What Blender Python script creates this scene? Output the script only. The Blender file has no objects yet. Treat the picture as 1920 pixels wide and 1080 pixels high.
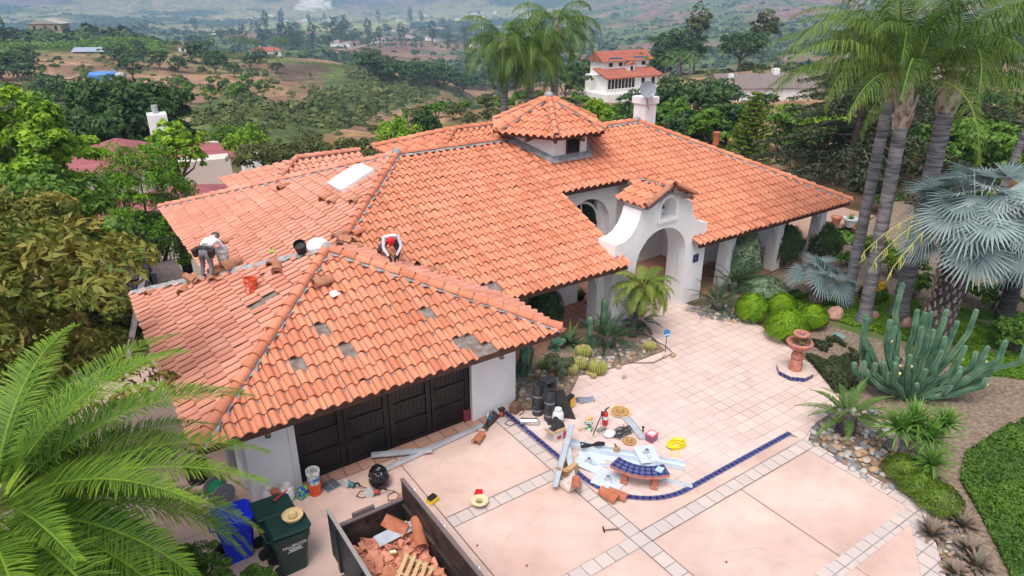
import bpy, bmesh, math, random
import numpy as np
from math import sin, cos, tan, pi, radians, atan2, sqrt, hypot
from mathutils import Vector, Matrix, Euler, noise as mnoise
random.seed(7); RNG = np.random.default_rng(7)
S = bpy.context.scene; COL = S.collection
# ---------------------------------------------------------------- camera, sky, sun
CAMH = 10.6; AZ = radians(55.6); TH = radians(23.7); FPX = 1280.
cd = bpy.data.cameras.new("camera"); cam = bpy.data.objects.new("camera", cd); COL.objects.link(cam)
cam.location = (0, 0, CAMH); cam.rotation_euler = (radians(90)-TH, 0, AZ-radians(90))
cd.lens = 24; cd.sensor_width = 36; cd.clip_end = 20000; cd.clip_start = .1; S.camera = cam
w = bpy.data.worlds.new("World"); S.world = w; w.use_nodes = True
nt = w.node_tree; bg = nt.nodes['Background']
sk = nt.nodes.new('ShaderNodeTexSky'); sk.sky_type = 'NISHITA'; sk.sun_disc = False
SUN_EL, SUN_AZ = radians(64), radians(214)      # azimuth of the sun measured from +X
sk.sun_elevation = SUN_EL; sk.sun_rotation = radians(90)-SUN_AZ
sk.air_density = .8; sk.dust_density = 4.0; sk.ozone_density = .6
hsv = nt.nodes.new('ShaderNodeHueSaturation'); hsv.inputs['Saturation'].default_value = .55; nt.links.new(sk.outputs[0], hsv.inputs['Color']); nt.links.new(hsv.outputs[0], bg.inputs[0]); bg.inputs[1].default_value = .15
sl = bpy.data.lights.new("sun", 'SUN'); so = bpy.data.objects.new("sun", sl); COL.objects.link(so)
sl.energy = 1.35; sl.angle = radians(30); sl.color = (1, .965, .92)
sd = Vector((cos(SUN_EL)*cos(SUN_AZ), cos(SUN_EL)*sin(SUN_AZ), sin(SUN_EL)))
so.rotation_euler = sd.to_track_quat('Z', 'Y').to_euler()
S.view_settings.view_transform = 'Standard'; S.view_settings.look = 'None'; S.view_settings.exposure = .62
# ---------------------------------------------------------------- authoring helpers
FW = np.array([cos(AZ)*cos(TH), sin(AZ)*cos(TH), -sin(TH)]); RT = np.array([sin(AZ), -cos(AZ), 0.]); UP = np.cross(RT, FW)
def ray(x, y): return FW+(x-960)/FPX*RT-(y-540)/FPX*UP
def G(x, y, z=0.):                                # where the line of sight of a survey point meets the level z
    r = ray(x, y); t = (z-CAMH)/r[2]; return Vector((t*r[0], t*r[1], z))
def proj(x, y, z):
    d = np.stack([x, y, np.asarray(z)-CAMH], -1); wd = d@FW
    return 960+FPX*(d@RT)/wd, 540-FPX*(d@UP)/wd, wd
# ---------------------------------------------------------------- materials
MATS = {}
def mat(name, c1, c2=None, scale=3., rough=.8, bump=0., attr=False, metal=0., spec=.3, trans=0., detail=5., bscale=None, lo=.35, hi=.65, stretch=(1, 1, 1), vary=.0, stain=0.):
    if name in MATS: return MATS[name]
    m = bpy.data.materials.new(name); m.use_nodes = True; n = m.node_tree.nodes; l = m.node_tree.links
    b = n['Principled BSDF']; MATS[name] = m; m.diffuse_color = (*c1, 1)
    b.inputs['Roughness'].default_value = rough; b.inputs['Metallic'].default_value = metal
    b.inputs['Specular IOR Level'].default_value = spec
    tc = n.new('ShaderNodeTexCoord'); mp = n.new('ShaderNodeMapping'); mp.inputs['Scale'].default_value = stretch
    l.new(tc.outputs['Object'], mp.inputs[0])
    if c2 is None: b.inputs['Base Color'].default_value = (*c1, 1); col = None
    else:
        no = n.new('ShaderNodeTexNoise'); no.inputs['Scale'].default_value = scale; no.inputs['Detail'].default_value = detail
        l.new(mp.outputs[0], no.inputs[0])
        mr = n.new('ShaderNodeMapRange'); mr.inputs[1].default_value = lo; mr.inputs[2].default_value = hi; l.new(no.outputs[0], mr.inputs[0])
        fac = mr.outputs[0]
        if attr:
            at = n.new('ShaderNodeAttribute'); at.attribute_name = 'rnd'
            ad = n.new('ShaderNodeMath'); ad.operation = 'MULTIPLY_ADD'; ad.inputs[1].default_value = .35; ad.use_clamp = True
            mu = n.new('ShaderNodeMath'); mu.operation = 'MULTIPLY_ADD'; mu.inputs[1].default_value = .9; mu.inputs[2].default_value = -.12; mu.use_clamp = True
            l.new(at.outputs['Fac'], mu.inputs[0]); l.new(fac, ad.inputs[0]); l.new(mu.outputs[0], ad.inputs[2]); fac = ad.outputs[0]
        mx = n.new('ShaderNodeMix'); mx.data_type = 'RGBA'; mx.inputs['A'].default_value = (*c1, 1); mx.inputs['B'].default_value = (*c2, 1)
        l.new(fac, mx.inputs['Factor']); col = mx.outputs['Result']
        if vary > 0:
            oi = n.new('ShaderNodeObjectInfo'); hs = n.new('ShaderNodeHueSaturation'); m2 = n.new('ShaderNodeMath'); m2.operation = 'MULTIPLY_ADD'
            m2.inputs[1].default_value = vary; m2.inputs[2].default_value = 1-vary/2
            l.new(oi.outputs['Random'], m2.inputs[0]); l.new(m2.outputs[0], hs.inputs['Value']); l.new(col, hs.inputs['Color']); col = hs.outputs[0]
        l.new(col, b.inputs['Base Color'])
    if stain and col is not None:
        for sc_, lo_, hi_, am in ((.35, .38, .62, stain), (2.3, .45, .75, stain*.8), (38., .5, .72, stain*.7)):
            ns = n.new('ShaderNodeTexNoise'); ns.inputs['Scale'].default_value = sc_; ns.inputs['Detail'].default_value = 9; l.new(tc.outputs['Object'], ns.inputs[0])
            m3 = n.new('ShaderNodeMapRange'); m3.inputs[1].default_value = lo_; m3.inputs[2].default_value = hi_; m3.inputs[3].default_value = 1; m3.inputs[4].default_value = 1-am; l.new(ns.outputs[0], m3.inputs[0])
            vs_ = n.new('ShaderNodeVectorMath'); vs_.operation = 'SCALE'; l.new(col, vs_.inputs[0]); l.new(m3.outputs[0], vs_.inputs['Scale']); col = vs_.outputs[0]
        l.new(col, b.inputs['Base Color'])
    if bump:
        nb = n.new('ShaderNodeTexNoise'); nb.inputs['Scale'].default_value = bscale or scale*4; nb.inputs['Detail'].default_value = 4
        l.new(mp.outputs[0], nb.inputs[0]); bu = n.new('ShaderNodeBump'); bu.inputs['Strength'].default_value = 1; bu.inputs['Distance'].default_value = bump
        l.new(nb.outputs[0], bu.inputs['Height']); l.new(bu.outputs[0], b.inputs['Normal'])
    if trans:
        tr = n.new('ShaderNodeBsdfTranslucent'); ms = n.new('ShaderNodeMixShader'); ms.inputs[0].default_value = trans
        if col is not None: l.new(col, tr.inputs[0])
        else: tr.inputs[0].default_value = (*c1, 1)
        o = n['Material Output']; l.new(b.outputs[0], ms.inputs[1]); l.new(tr.outputs[0], ms.inputs[2]); l.new(ms.outputs[0], o.inputs[0])
    return m
def simple(name, c, rough=.6, metal=0., spec=.4, v=.12, scale=8):
    k = 1-v; return mat(name, c, tuple(x*k for x in c), scale=scale, rough=rough, metal=metal, spec=spec)
# ---------------------------------------------------------------- objects
def tag(o, label=None, cat=None, group=None, kind=None):
    if label: o['label'] = label
    if cat: o['category'] = cat
    if group: o['group'] = group
    if kind: o['kind'] = kind
    return o
def empty(name, loc=(0, 0, 0), label=None, cat=None, group=None, rz=0.):
    o = bpy.data.objects.new(name, None); COL.objects.link(o); o.location = loc; o.rotation_euler = (0, 0, rz); o.empty_display_size = .3
    return tag(o, label, cat, group)
def link(name, me, parent=None):
    o = bpy.data.objects.new(name, me); COL.objects.link(o)
    if parent: o.parent = parent
    return o
def npmesh(name, V, F, m, parent=None, rnd=None, smooth=False, col=None):
    V = np.asarray(V, np.float32).reshape(-1, 3); F = np.asarray(F, np.int32); k = F.shape[1]
    me = bpy.data.meshes.new(name); me.vertices.add(len(V)); me.vertices.foreach_set('co', V.ravel())
    me.loops.add(F.size); me.loops.foreach_set('vertex_index', F.ravel()); me.polygons.add(len(F))
    me.polygons.foreach_set('loop_start', np.arange(0, F.size, k, dtype=np.int32)); me.polygons.foreach_set('loop_total', np.full(len(F), k, np.int32))
    if smooth: me.polygons.foreach_set('use_smooth', np.ones(len(F), bool))
    me.update(calc_edges=True); me.materials.append(m)
    if rnd is not None:
        a = me.attributes.new('rnd', 'FLOAT', 'POINT'); a.data.foreach_set('value', np.asarray(rnd, np.float32))
    if col is not None:
        a = me.color_attributes.new('cover', 'FLOAT_COLOR', 'POINT'); a.data.foreach_set('color', np.asarray(col, np.float32).ravel())
    return link(name, me, parent)
def rotm(rx=0, ry=0, rz=0): return Euler((rx, ry, rz)).to_matrix()
class MB:
    def __init__(s): s.v = []; s.f = []; s.m = []; s.k = 0; s.uv = {}
    def add(s, vs, fs, M=None, loc=(0, 0, 0)):
        b = len(s.v); L = Vector(loc)
        for p in vs:
            p = Vector(p)
            if M is not None: p = M@p
            s.v.append(tuple(p+L))
        for f in fs: s.f.append([b+i for i in f]); s.m.append(s.k)
        return s
    def box(s, c, d, R=None, taper=1.):
        x, y, z = d[0]/2, d[1]/2, d[2]/2; t = taper
        vs = [(-x, -y, -z), (x, -y, -z), (x, y, -z), (-x, y, -z), (-x*t, -y*t, z), (x*t, -y*t, z), (x*t, y*t, z), (-x*t, y*t, z)]
        return s.add(vs, [(3, 2, 1, 0), (4, 5, 6, 7), (0, 1, 5, 4), (1, 2, 6, 5), (2, 3, 7, 6), (3, 0, 4, 7)], R, c)
    def bb(s, a, b): return s.box([(a[i]+b[i])/2 for i in range(3)], [abs(b[i]-a[i]) for i in range(3)])
    def lathe(s, prof, n=24, loc=(0, 0, 0), M=None, caps=True, flute=0, fn=0):
        vs = []; fs = []
        for r, z in prof:
            for i in range(n):
                a = 2*pi*i/n; rr = r*(1+flute*cos(fn*a)) if flute else r
                vs.append((rr*cos(a), rr*sin(a), z))
        for j in range(len(prof)-1):
            for i in range(n): a = j*n+i; b = j*n+(i+1) % n; fs.append((a, b, b+n, a+n))
        if caps: fs.append(tuple(range(n-1, -1, -1))); fs.append(tuple(range((len(prof)-1)*n, len(prof)*n)))
        return s.add(vs, fs, M, loc)
    def cyl(s, p0, p1, r0, r1=None, n=12, caps=True):
        p0 = Vector(p0); p1 = Vector(p1); d = p1-p0; M = d.to_track_quat('Z', 'Y').to_matrix()
        return s.lathe([(r0, 0), (r0 if r1 is None else r1, d.length)], n, p0, M, caps)
    def tube(s, pts, r, n=8, closed=False):
        pts = [Vector(p) for p in pts]; m = len(pts); rr = r if isinstance(r, (list, tuple)) else [r]*m
        vs = []; fs = []; x = None
        for i, p in enumerate(pts):
            t = (pts[min(i+1, m-1)]-pts[max(i-1, 0)]); t = t.normalized() if t.length > 1e-9 else Vector((0, 0, 1))
            if x is None: x = t.orthogonal().normalized()
            x = (x-t*x.dot(t)); x = x.normalized() if x.length > 1e-6 else t.orthogonal().normalized(); y = t.cross(x)
            for k in range(n): a = 2*pi*k/n; vs.append(p+(x*cos(a)+y*sin(a))*rr[i])
        for j in range(m-1):
            for k in range(n): a = j*n+k; b = j*n+(k+1) % n; fs.append((a, b, b+n, a+n))
        fs.append(tuple(range(n-1, -1, -1))); fs.append(tuple(range((m-1)*n, m*n)))
        return s.add(vs, fs)
    def prism(s, poly, z0, z1, M=None, loc=(0, 0, 0)):
        n = len(poly); vs = [(p[0], p[1], z0) for p in poly]+[(p[0], p[1], z1) for p in poly]
        return s.add(vs, [tuple(range(n-1, -1, -1)), tuple(range(n, 2*n))]+[(i, (i+1) % n, n+(i+1) % n, n+i) for i in range(n)], M, loc)
    def sheet(s, poly): return s.add(poly, [tuple(range(len(poly)))])
    def sphere(s, c, r, nu=14, nv=9, sc=(1, 1, 1), M=None):
        prof = [(max(1e-4, r*sin(pi*j/nv)), -r*cos(pi*j/nv)) for j in range(nv+1)]
        D = Matrix.Diagonal(sc); return s.lathe(prof, nu, c, (M@D if M is not None else D), False)
    def build(s, name, mats, parent=None, smooth=False, bevel=0., loc=None):
        me = bpy.data.meshes.new(name); me.from_pydata(s.v, [], s.f); me.update()
        for m in (mats if isinstance(mats, (list, tuple)) else [mats]): me.materials.append(m)
        me.polygons.foreach_set('material_index', s.m)
        if smooth: me.polygons.foreach_set('use_smooth', [True]*len(s.f)); me.set_sharp_from_angle(angle=radians(40 if smooth is True else smooth))
        o = link(name, me, parent)
        if loc is not None: o.location = loc
        if bevel:
            bv = o.modifiers.new('b', 'BEVEL'); bv.width = bevel; bv.segments = 2; bv.limit_method = 'ANGLE'; bv.harden_normals = False
        return o
def copy_tree(o, parent=None, **kw):
    c = o.copy(); COL.objects.link(c); c.parent = parent
    for ch in list(o.children): copy_tree(ch, c)
    return c
def place(proto, loc, rz=0., sc=1., label=None, group=None, rx=0., ry=0.):
    c = copy_tree(proto); c.location = loc; c.rotation_euler = (rx, ry, rz); c.scale = (sc,)*3 if not isinstance(sc, tuple) else sc
    tag(c, label, None, group); return c
def purge(o):
    for ch in list(o.children): purge(ch)
    bpy.data.objects.remove(o)
def text_mesh(txt, size, name, m, parent, M, ext=.002):
    c = bpy.data.curves.new(name, 'FONT'); c.body = txt; c.size = size; c.extrude = ext; c.align_x = 'CENTER'; c.align_y = 'CENTER'
    o = bpy.data.objects.new(name, c); COL.objects.link(o); bpy.context.view_layer.update()
    me = bpy.data.meshes.new_from_object(o.evaluated_get(bpy.context.evaluated_depsgraph_get())); bpy.data.objects.remove(o)
    me.materials.clear(); me.materials.append(m); r = link(name, me, parent); r.matrix_local = M; return r
# value noise for terrain
def _h(ix, iy, s): 
    n = (ix*374761393+iy*668265263+s*144269504) & 0xffffffff; n = ((n ^ (n >> 13))*1274126177) & 0xffffffff
    return ((n ^ (n >> 16)) & 0xffff)/65535.
def vn(x, y, s=0):
    ix = np.floor(x).astype(np.int64); iy = np.floor(y).astype(np.int64); fx = x-ix; fy = y-iy; fx = fx*fx*(3-2*fx); fy = fy*fy*(3-2*fy)
    return (_h(ix, iy, s)*(1-fx)+_h(ix+1, iy, s)*fx)*(1-fy)+(_h(ix, iy+1, s)*(1-fx)+_h(ix+1, iy+1, s)*fx)*fy
def fbm(x, y, o=5, s=0, ridge=False):
    t = 0; a = .5
    for i in range(o):
        v = vn(x, y, s+i); v = 1-abs(2*v-1) if ridge else v
        t = t+a*v; a *= .5; x = x*2.03+17.; y = y*2.03+5.
    return t
def inpoly(x, y, P):
    c = np.zeros(np.shape(x), bool); n = len(P); j = n-1
    for i in range(n):
        xi, yi = P[i]; xj, yj = P[j]
        c ^= ((yi > y) != (yj > y)) & (x < (xj-xi)*(y-yi)/(yj-yi+1e-12)+xi); j = i
    return c
# ---------------------------------------------------------------- terrain
# survey columns: bearing given by a photo column, then (range m, ('z', height) or the sight line's y)
Zc = lambda r, z: (r, 'z', z)
COLS = {
 -900: [Zc(8, 0), Zc(16, -.5), Zc(45, -9), Zc(130, -18), Zc(500, -18), Zc(900, -60), Zc(2500, -60), Zc(4000, 60), Zc(7000, 180)],
 0: [Zc(8, 0), Zc(16, -.3), Zc(24, -2.5), Zc(45, -9), Zc(80, -14), (120, 265), (190, 200), (260, 150), (330, 112), (380, 97), (500, 64), (530, 62), Zc(600, -40), Zc(1200, -75), (2200, 48), (2600, 30), (3200, 6), (3800, -20), (7000, -50)],
 200: [Zc(10, 0), Zc(18, -.3), Zc(26, -2.5), Zc(45, -8), Zc(80, -14), (130, 235), (175, 190), (210, 165), (260, 145), (300, 118), (340, 105), (400, 88), (520, 62), Zc(560, -28), Zc(900, -60), (1500, 58), (2200, 42), (2700, 28), (3300, 4), (4000, -20), (7000, -50)],
 400: [Zc(32, 0), Zc(45, -5), Zc(70, -11), (110, 240), (150, 200), (200, 175), (260, 140), (330, 118), (420, 100), Zc(600, -50), (1000, 78), (1600, 62), (2300, 45), (3000, 26), (3800, 6), (4600, -15), (7500, -50)],
 600: [Zc(35, 0), Zc(50, -4), Zc(80, -12), (120, 255), (180, 200), (250, 165), (300, 140), (340, 125), (380, 113), Zc(450, -45), (700, 98), (1000, 82), (1500, 60), (2200, 45), (3000, 28), (3800, 12), (4600, -10), (7500, -50)],
 800: [Zc(36, 0), Zc(50, -2), (70, 268), (90, 235), (105, 215), Zc(125, -14), Zc(170, -28), (260, 185), (330, 155), (400, 140), Zc(470, -52), (620, 130), (750, 108), (950, 88), (1100, 78), (1500, 62), (2200, 46), (3000, 28), (3900, 12), (4800, -10), (7500, -50)],
 960: [Zc(38, 0), Zc(60, -2), (90, 205), (100, 195), Zc(120, -12), Zc(170, -30), Zc(400, -55), (520, 148), (620, 130), (750, 108), (900, 92), (1100, 78), (1500, 62), (2200, 42), (2800, 26), (3500, 6), (4500, -20), (7500, -60)],
 1100: [Zc(40, 0), Zc(60, -2), (90, 200), (115, 180), Zc(135, -12), Zc(190, -32), (500, 140), (700, 115), (1000, 85), (1400, 60), (1900, 33), (2500, 8), (3200, -20), (7500, -70)],
 1280: [Zc(32, 0), Zc(45, -3), (70, 238), (90, 215), (110, 198), (135, 180), (160, 160), (205, 136), Zc(240, -24), Zc(330, -44), (600, 125), (900, 85), (1300, 50), (1900, 15), (2600, -20), (7500, -75)],
 1450: [Zc(30, 0), Zc(42, -2), (60, 270), (90, 215), (115, 185), (140, 163), (170, 145), (215, 130), Zc(250, -20), Zc(330, -38), (600, 110), (900, 70), (1300, 40), (1900, 5), (2600, -30), (7500, -80)],
 1650: [Zc(28, 0), Zc(40, -1), (60, 275), (90, 220), (120, 190), (160, 162), (210, 142), Zc(270, -24), (600, 110), (900, 65), (1300, 35), (1900, 0), (2600, -30), (7500, -80)],
 1920: [Zc(28, 0), Zc(40, -1), (60, 290), (90, 240), (120, 205), (160, 180), Zc(250, -22), (600, 110), (900, 65), (1300, 35), (1900, 0), (2600, -30), (7500, -80)],
 2900: [Zc(28, 0), Zc(60, -1), Zc(160, -9), Zc(250, -22), Zc(900, -40), Zc(1900, 40), Zc(7500, 180)]}
RG = np.exp(np.linspace(np.log(6), np.log(7500), 460)); AG = np.radians(np.linspace(-62, 62, 560))
prof = []; pa = []
for px, L in COLS.items():
    rr = []; zz = []
    for e in L:
        if e[1] == 'z': z = e[2]
        else:
            d = ray(px, e[1]); z = CAMH+e[0]*d[2]/hypot(d[0], d[1])
        rr.append(math.log(e[0])); zz.append(z)
    # smooth the height by range through a light blur of the piecewise line
    p = np.interp(np.log(RG), rr, zz); prof.append(p); pa.append(math.atan((px-960)/1398.))
prof = np.array(prof); pa = np.array(pa); ZG = np.zeros((len(AG), len(RG)))
for i, a in enumerate(AG):
    k = int(np.clip(np.searchsorted(pa, a)-1, 0, len(pa)-2)); t = np.clip((a-pa[k])/(pa[k+1]-pa[k]), 0, 1); t = t*t*(3-2*t)*.5+t*.5
    ZG[i] = prof[k]*(1-t)+prof[k+1]*t
for _ in range(3):
    Q = ZG.copy(); Q[1:-1] = (ZG[:-2]+2*ZG[1:-1]+ZG[2:])/4; ZG = Q
    Q = ZG.copy(); Q[:, 1:-1] = (ZG[:, :-2]+2*ZG[:, 1:-1]+ZG[:, 2:])/4; ZG = Q
AA, RR = np.meshgrid(AG, RG, indexing='ij'); TX = RR*np.cos(AZ-AA); TY = RR*np.sin(AZ-AA)
sm = lambda a, b, x: np.clip((x-a)/(b-a), 0, 1)**2*(3-2*np.clip((x-a)/(b-a), 0, 1))
ZG += sm(36, 90, RR)*(fbm(TX/28, TY/28, 4, 3)-.47)*np.clip(RR*.014, 0, 6)
ZG += sm(350, 700, RR)*(fbm(TX/150, TY/150, 5, 9, True)-.55)*np.clip((RR-300)*.022, 0, 42)
ZG += sm(2300, 3600, RR)*(fbm(TX/800, TY/800, 6, 19, True)-.5)*300
def zt(x, y):
    x = np.asarray(x, float); y = np.asarray(y, float); r = np.hypot(x, y); a = (AZ-np.arctan2(y, x)+pi) % (2*pi)-pi
    fi = np.clip((a-AG[0])/(AG[1]-AG[0]), 0, len(AG)-1.001); fj = np.clip((np.log(np.maximum(r, 6))-np.log(RG[0]))/(np.log(RG[1])-np.log(RG[0])), 0, len(RG)-1.001)
    i = fi.astype(int); j = fj.astype(int); u = fi-i; v = fj-j
    return (ZG[i, j]*(1-u)+ZG[i+1, j]*u)*(1-v)+(ZG[i, j+1]*(1-u)+ZG[i+1, j+1]*u)*v
def hit(px, py, r0=30., r1=7000.):               # survey: first terrain point on a sight line
    d = ray(px, py); h = hypot(d[0], d[1]); rs = np.exp(np.linspace(math.log(r0), math.log(r1), 900))
    x = d[0]/h*rs; y = d[1]/h*rs; z = CAMH+d[2]/h*rs; zz = zt(x, y); k = np.argmax(z < zz)
    if not (z < zz).any(): k = np.argmax((zz-z)/rs)
    return Vector((x[k], y[k], float(zz[k])))
# land cover: real ground colours
PX, PY, _ = proj(TX, TY, ZG)
n1 = fbm(TX/22, TY/22, 4, 31); n2 = fbm(TX/90, TY/90, 4, 41); n3 = fbm(TX/420, TY/420, 4, 51)
def lerp(a, b, t): t = np.clip(t, 0, 1)[..., None]; return np.array(a)*(1-t)+np.array(b)*t
DRY = (.27, .165, .095); DIRT = (.20, .125, .085); SCR = (.095, .125, .042); SAGE = (.085, .095, .055); GRASS = (.085, .125, .022); GOLD = (.34, .21, .10); SOIL = (.115, .082, .055); PINK = (.21, .115, .085)
C = lerp(DRY, SCR, (n2-.38)*5+(n1-.5)*2)
far = lerp(PINK, SCR, (n3-.30)*5+(n2-.44)*7); C = C*(1-sm(420, 600, RR)[..., None])+far*sm(420, 600, RR)[..., None]
fld = lerp((.22, .20, .08), (.035, .065, .028), (n3-.36)*7+(n2-.5)*5)
k = (sm(1300, 1600, RR)*(1-sm(2800, 3300, RR))*(1-sm(1000, 1200, PX)))[..., None]; C = C*(1-k)+fld*k
mt = lerp((.13, .085, .062), (.022, .034, .022), (n3-.42)*9+(n2-.5)*8); k = sm(2700, 3300, RR)[..., None]; C = C*(1-k)+mt*k
ZON = [(DRY, [(90, 150), (190, 130), (330, 165), (430, 140), (560, 150), (520, 215), (350, 235), (300, 200), (210, 205), (140, 215), (120, 180)], 0, 420),
       (SOIL, [(500, 122), (560, 118), (620, 122), (650, 132), (620, 150), (530, 152)], 250, 420), (DIRT, [(90, 148), (190, 120), (200, 130), (110, 160)], 200, 420),
       (GRASS, [(600, 150), (650, 128), (625, 118), (540, 112), (505, 105), (490, 112), (620, 124)], 250, 420),
       ((.07, .11, .02), [(0, 60), (60, 62), (180, 75), (330, 90), (310, 102), (200, 100), (0, 92)], 300, 560), ((.07, .11, .02), [(170, 58), (300, 82), (310, 95), (150, 80), (120, 70)], 300, 560),
       (GOLD, [(560, 262), (700, 215), (800, 190), (900, 165), (1100, 160), (1060, 210), (940, 200), (800, 240), (700, 255), (640, 290)], 55, 130),
       (SCR, [(250, 240), (430, 170), (560, 215), (640, 115), (830, 165), (800, 190), (720, 210), (640, 240), (540, 280), (400, 300)], 100, 450),
       (SCR, [(0, 160), (110, 190), (150, 230), (230, 250), (200, 330), (0, 330)], 60, 300),
       ((.23, .23, .08), [(480, 45), (560, 38), (640, 42), (760, 36), (770, 50), (620, 58), (480, 54)], 900, 3000),
       ((.27, .16, .09), [(1380, 110), (1500, 115), (1500, 150), (1370, 145)], 60, 200)]
for c, P, ra, rb in ZON:
    jx = (n1-.5)*26; k = inpoly(PX+jx, PY+jx*.5, P) & (RR > ra) & (RR < rb); C[k] = np.array(c)*(.78+.44*n1[k, None])
k = inpoly(PX, PY, [(550, 18), (562, 2), (575, -8), (600, -12), (615, 2), (625, 14), (590, 17)]) & (RR > 2600); C[k] = (.48, .44, .38)
near = sm(30, 46, RR)[..., None]; C = C*near+np.array((.115, .088, .062))*(1-near)
C = np.concatenate([C, np.ones(C.shape[:2]+(1,))], -1)
na, nr = ZG.shape; idx = np.arange(na*nr).reshape(na, nr); F = np.stack([idx[:-1, :-1], idx[1:, :-1], idx[1:, 1:], idx[:-1, 1:]], -1).reshape(-1, 4)
gm = bpy.data.materials.new('land'); gm.use_nodes = True; n = gm.node_tree.nodes; l = gm.node_tree.links; b = n['Principled BSDF']; b.inputs['Roughness'].default_value = .95; b.inputs['Specular IOR Level'].default_value = .1
at = n.new('ShaderNodeAttribute'); at.attribute_name = 'cover'; tc = n.new('ShaderNodeTexCoord')
def gnoise(sc, lo, hi, a, bb, det=8):
    no = n.new('ShaderNodeTexNoise'); no.inputs['Scale'].default_value = sc; no.inputs['Detail'].default_value = det; l.new(tc.outputs['Object'], no.inputs[0])
    mr = n.new('ShaderNodeMapRange'); mr.inputs[1].default_value = lo; mr.inputs[2].default_value = hi; mr.inputs[3].default_value = a; mr.inputs[4].default_value = bb; l.new(no.outputs[0], mr.inputs[0]); return mr.outputs[0], no.outputs[0]
f1, _ = gnoise(.5, .35, .65, .72, 1.28); f2, h2 = gnoise(.045, .35, .65, .62, 1.35, 12)
mm = n.new('ShaderNodeMath'); mm.operation = 'MULTIPLY'; l.new(f1, mm.inputs[0]); l.new(f2, mm.inputs[1])
vm = n.new('ShaderNodeVectorMath'); vm.operation = 'SCALE'; l.new(at.outputs['Color'], vm.inputs[0]); l.new(mm.outputs[0], vm.inputs['Scale']); l.new(vm.outputs[0], b.inputs['Base Color'])
S.cycles.volume_bounces = 2
gr = npmesh('terrain', np.stack([TX, TY, ZG-.06], -1), F, gm, smooth=True, col=C.reshape(-1, 4)); tag(gr, 'rolling hills, valley and mountains of dry grass and green scrub', kind='structure')
# ground around and behind the viewpoint
soilm = mat('garden_soil', (.20, .145, .105), (.12, .085, .062), scale=1.3, rough=.95, bump=.02, bscale=30, spec=.1)
m_ = MB(); n_ = 40; vs = [(0, 0, -.05)]; fs = []
for i in range(n_+1):
    a_ = AZ+radians(61.9)+radians(236.2)*i/n_
    for r_, z_ in ((6.02, -.06), (30, -.5), (400, -40), (7400, -70)): vs.append((r_*cos(a_), r_*sin(a_), z_))
for i in range(n_):
    p = 1+4*i
    for k_ in range(3): fs.append((p+k_, p+k_+1, p+k_+5, p+k_+4))
    fs.append((0, p, p+4))
for i in range(n_):
    a0_ = AZ-radians(62)+radians(124)*i/n_; a1_ = AZ-radians(62)+radians(124)*(i+1)/n_; q = len(vs)
    vs += [(6.03*cos(a0_), 6.03*sin(a0_), -.06), (6.03*cos(a1_), 6.03*sin(a1_), -.06)]; fs.append((0, q, q+1))
m_.add(vs, fs); tag(m_.build('ground', soilm), 'bare ground falling away behind the hilltop', kind='structure')
# haze: real air
hz = MB(); hz.bb((-7600, -7600, -140), (7600, 7600, 330)); hm = bpy.data.materials.new('air'); hm.use_nodes = True; n = hm.node_tree.nodes; n.remove(n['Principled BSDF'])
pv = n.new('ShaderNodeVolumePrincipled'); pv.inputs['Density'].default_value = .00022; pv.inputs['Color'].default_value = (.46, .68, 1, 1); pv.inputs['Anisotropy'].default_value = -.15
hm.node_tree.links.new(pv.outputs[0], n['Material Output'].inputs['Volume'])
tag(hz.build('haze', hm), 'thin blue haze in the air over the valley', kind='stuff')
# ---------------------------------------------------------------- materials of the place
def rmat(name, c1, c2, **k): return mat(name, c1, c2, attr=True, **k)
clay = rmat('clay_tile', (.53, .175, .095), (.72, .29, .17), stain=.08, scale=1.1, rough=.75, spec=.25, bump=.003, bscale=60, lo=.2, hi=.6)
clayd = rmat('dusty_clay_tile', (.56, .225, .15), (.72, .34, .245), stain=.05, scale=.8, rough=.85, spec=.2, bump=.003, bscale=60, lo=.3, hi=.7)
clayb = mat('weathered_clay', (.33, .13, .075), (.47, .22, .13), scale=9, rough=.85, bump=.003)
claynew = mat('new_clay', (.38, .12, .06), (.47, .17, .095), scale=7, rough=.75)
mortar = mat('grey_mortar', (.23, .235, .24), (.40, .40, .40), scale=5, rough=.95, bump=.03, bscale=14)
under = mat('underlayment', (.16, .12, .10), (.27, .23, .21), scale=7, rough=.9)
stucco = mat('white_stucco', (.86, .85, .845), (.80, .785, .78), stain=.065, scale=1.2, rough=.9, bump=.008, bscale=30, spec=.15)
fascia = mat('brown_fascia', (.075, .035, .024), (.11, .05, .032), scale=6, rough=.7)
blackp = mat('black_door_paint', (.006, .005, .005), (.016, .014, .013), scale=3, rough=.4, spec=.4, stretch=(1, 1, 12))
glass = simple('dark_glass', (.012, .014, .016), rough=.08, spec=.6); iron = simple('black_iron', (.012, .012, .012), .45)
whitep = simple('white_paint', (.78, .78, .77), .5, v=.05)
TW, TE = .29, .40
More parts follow.
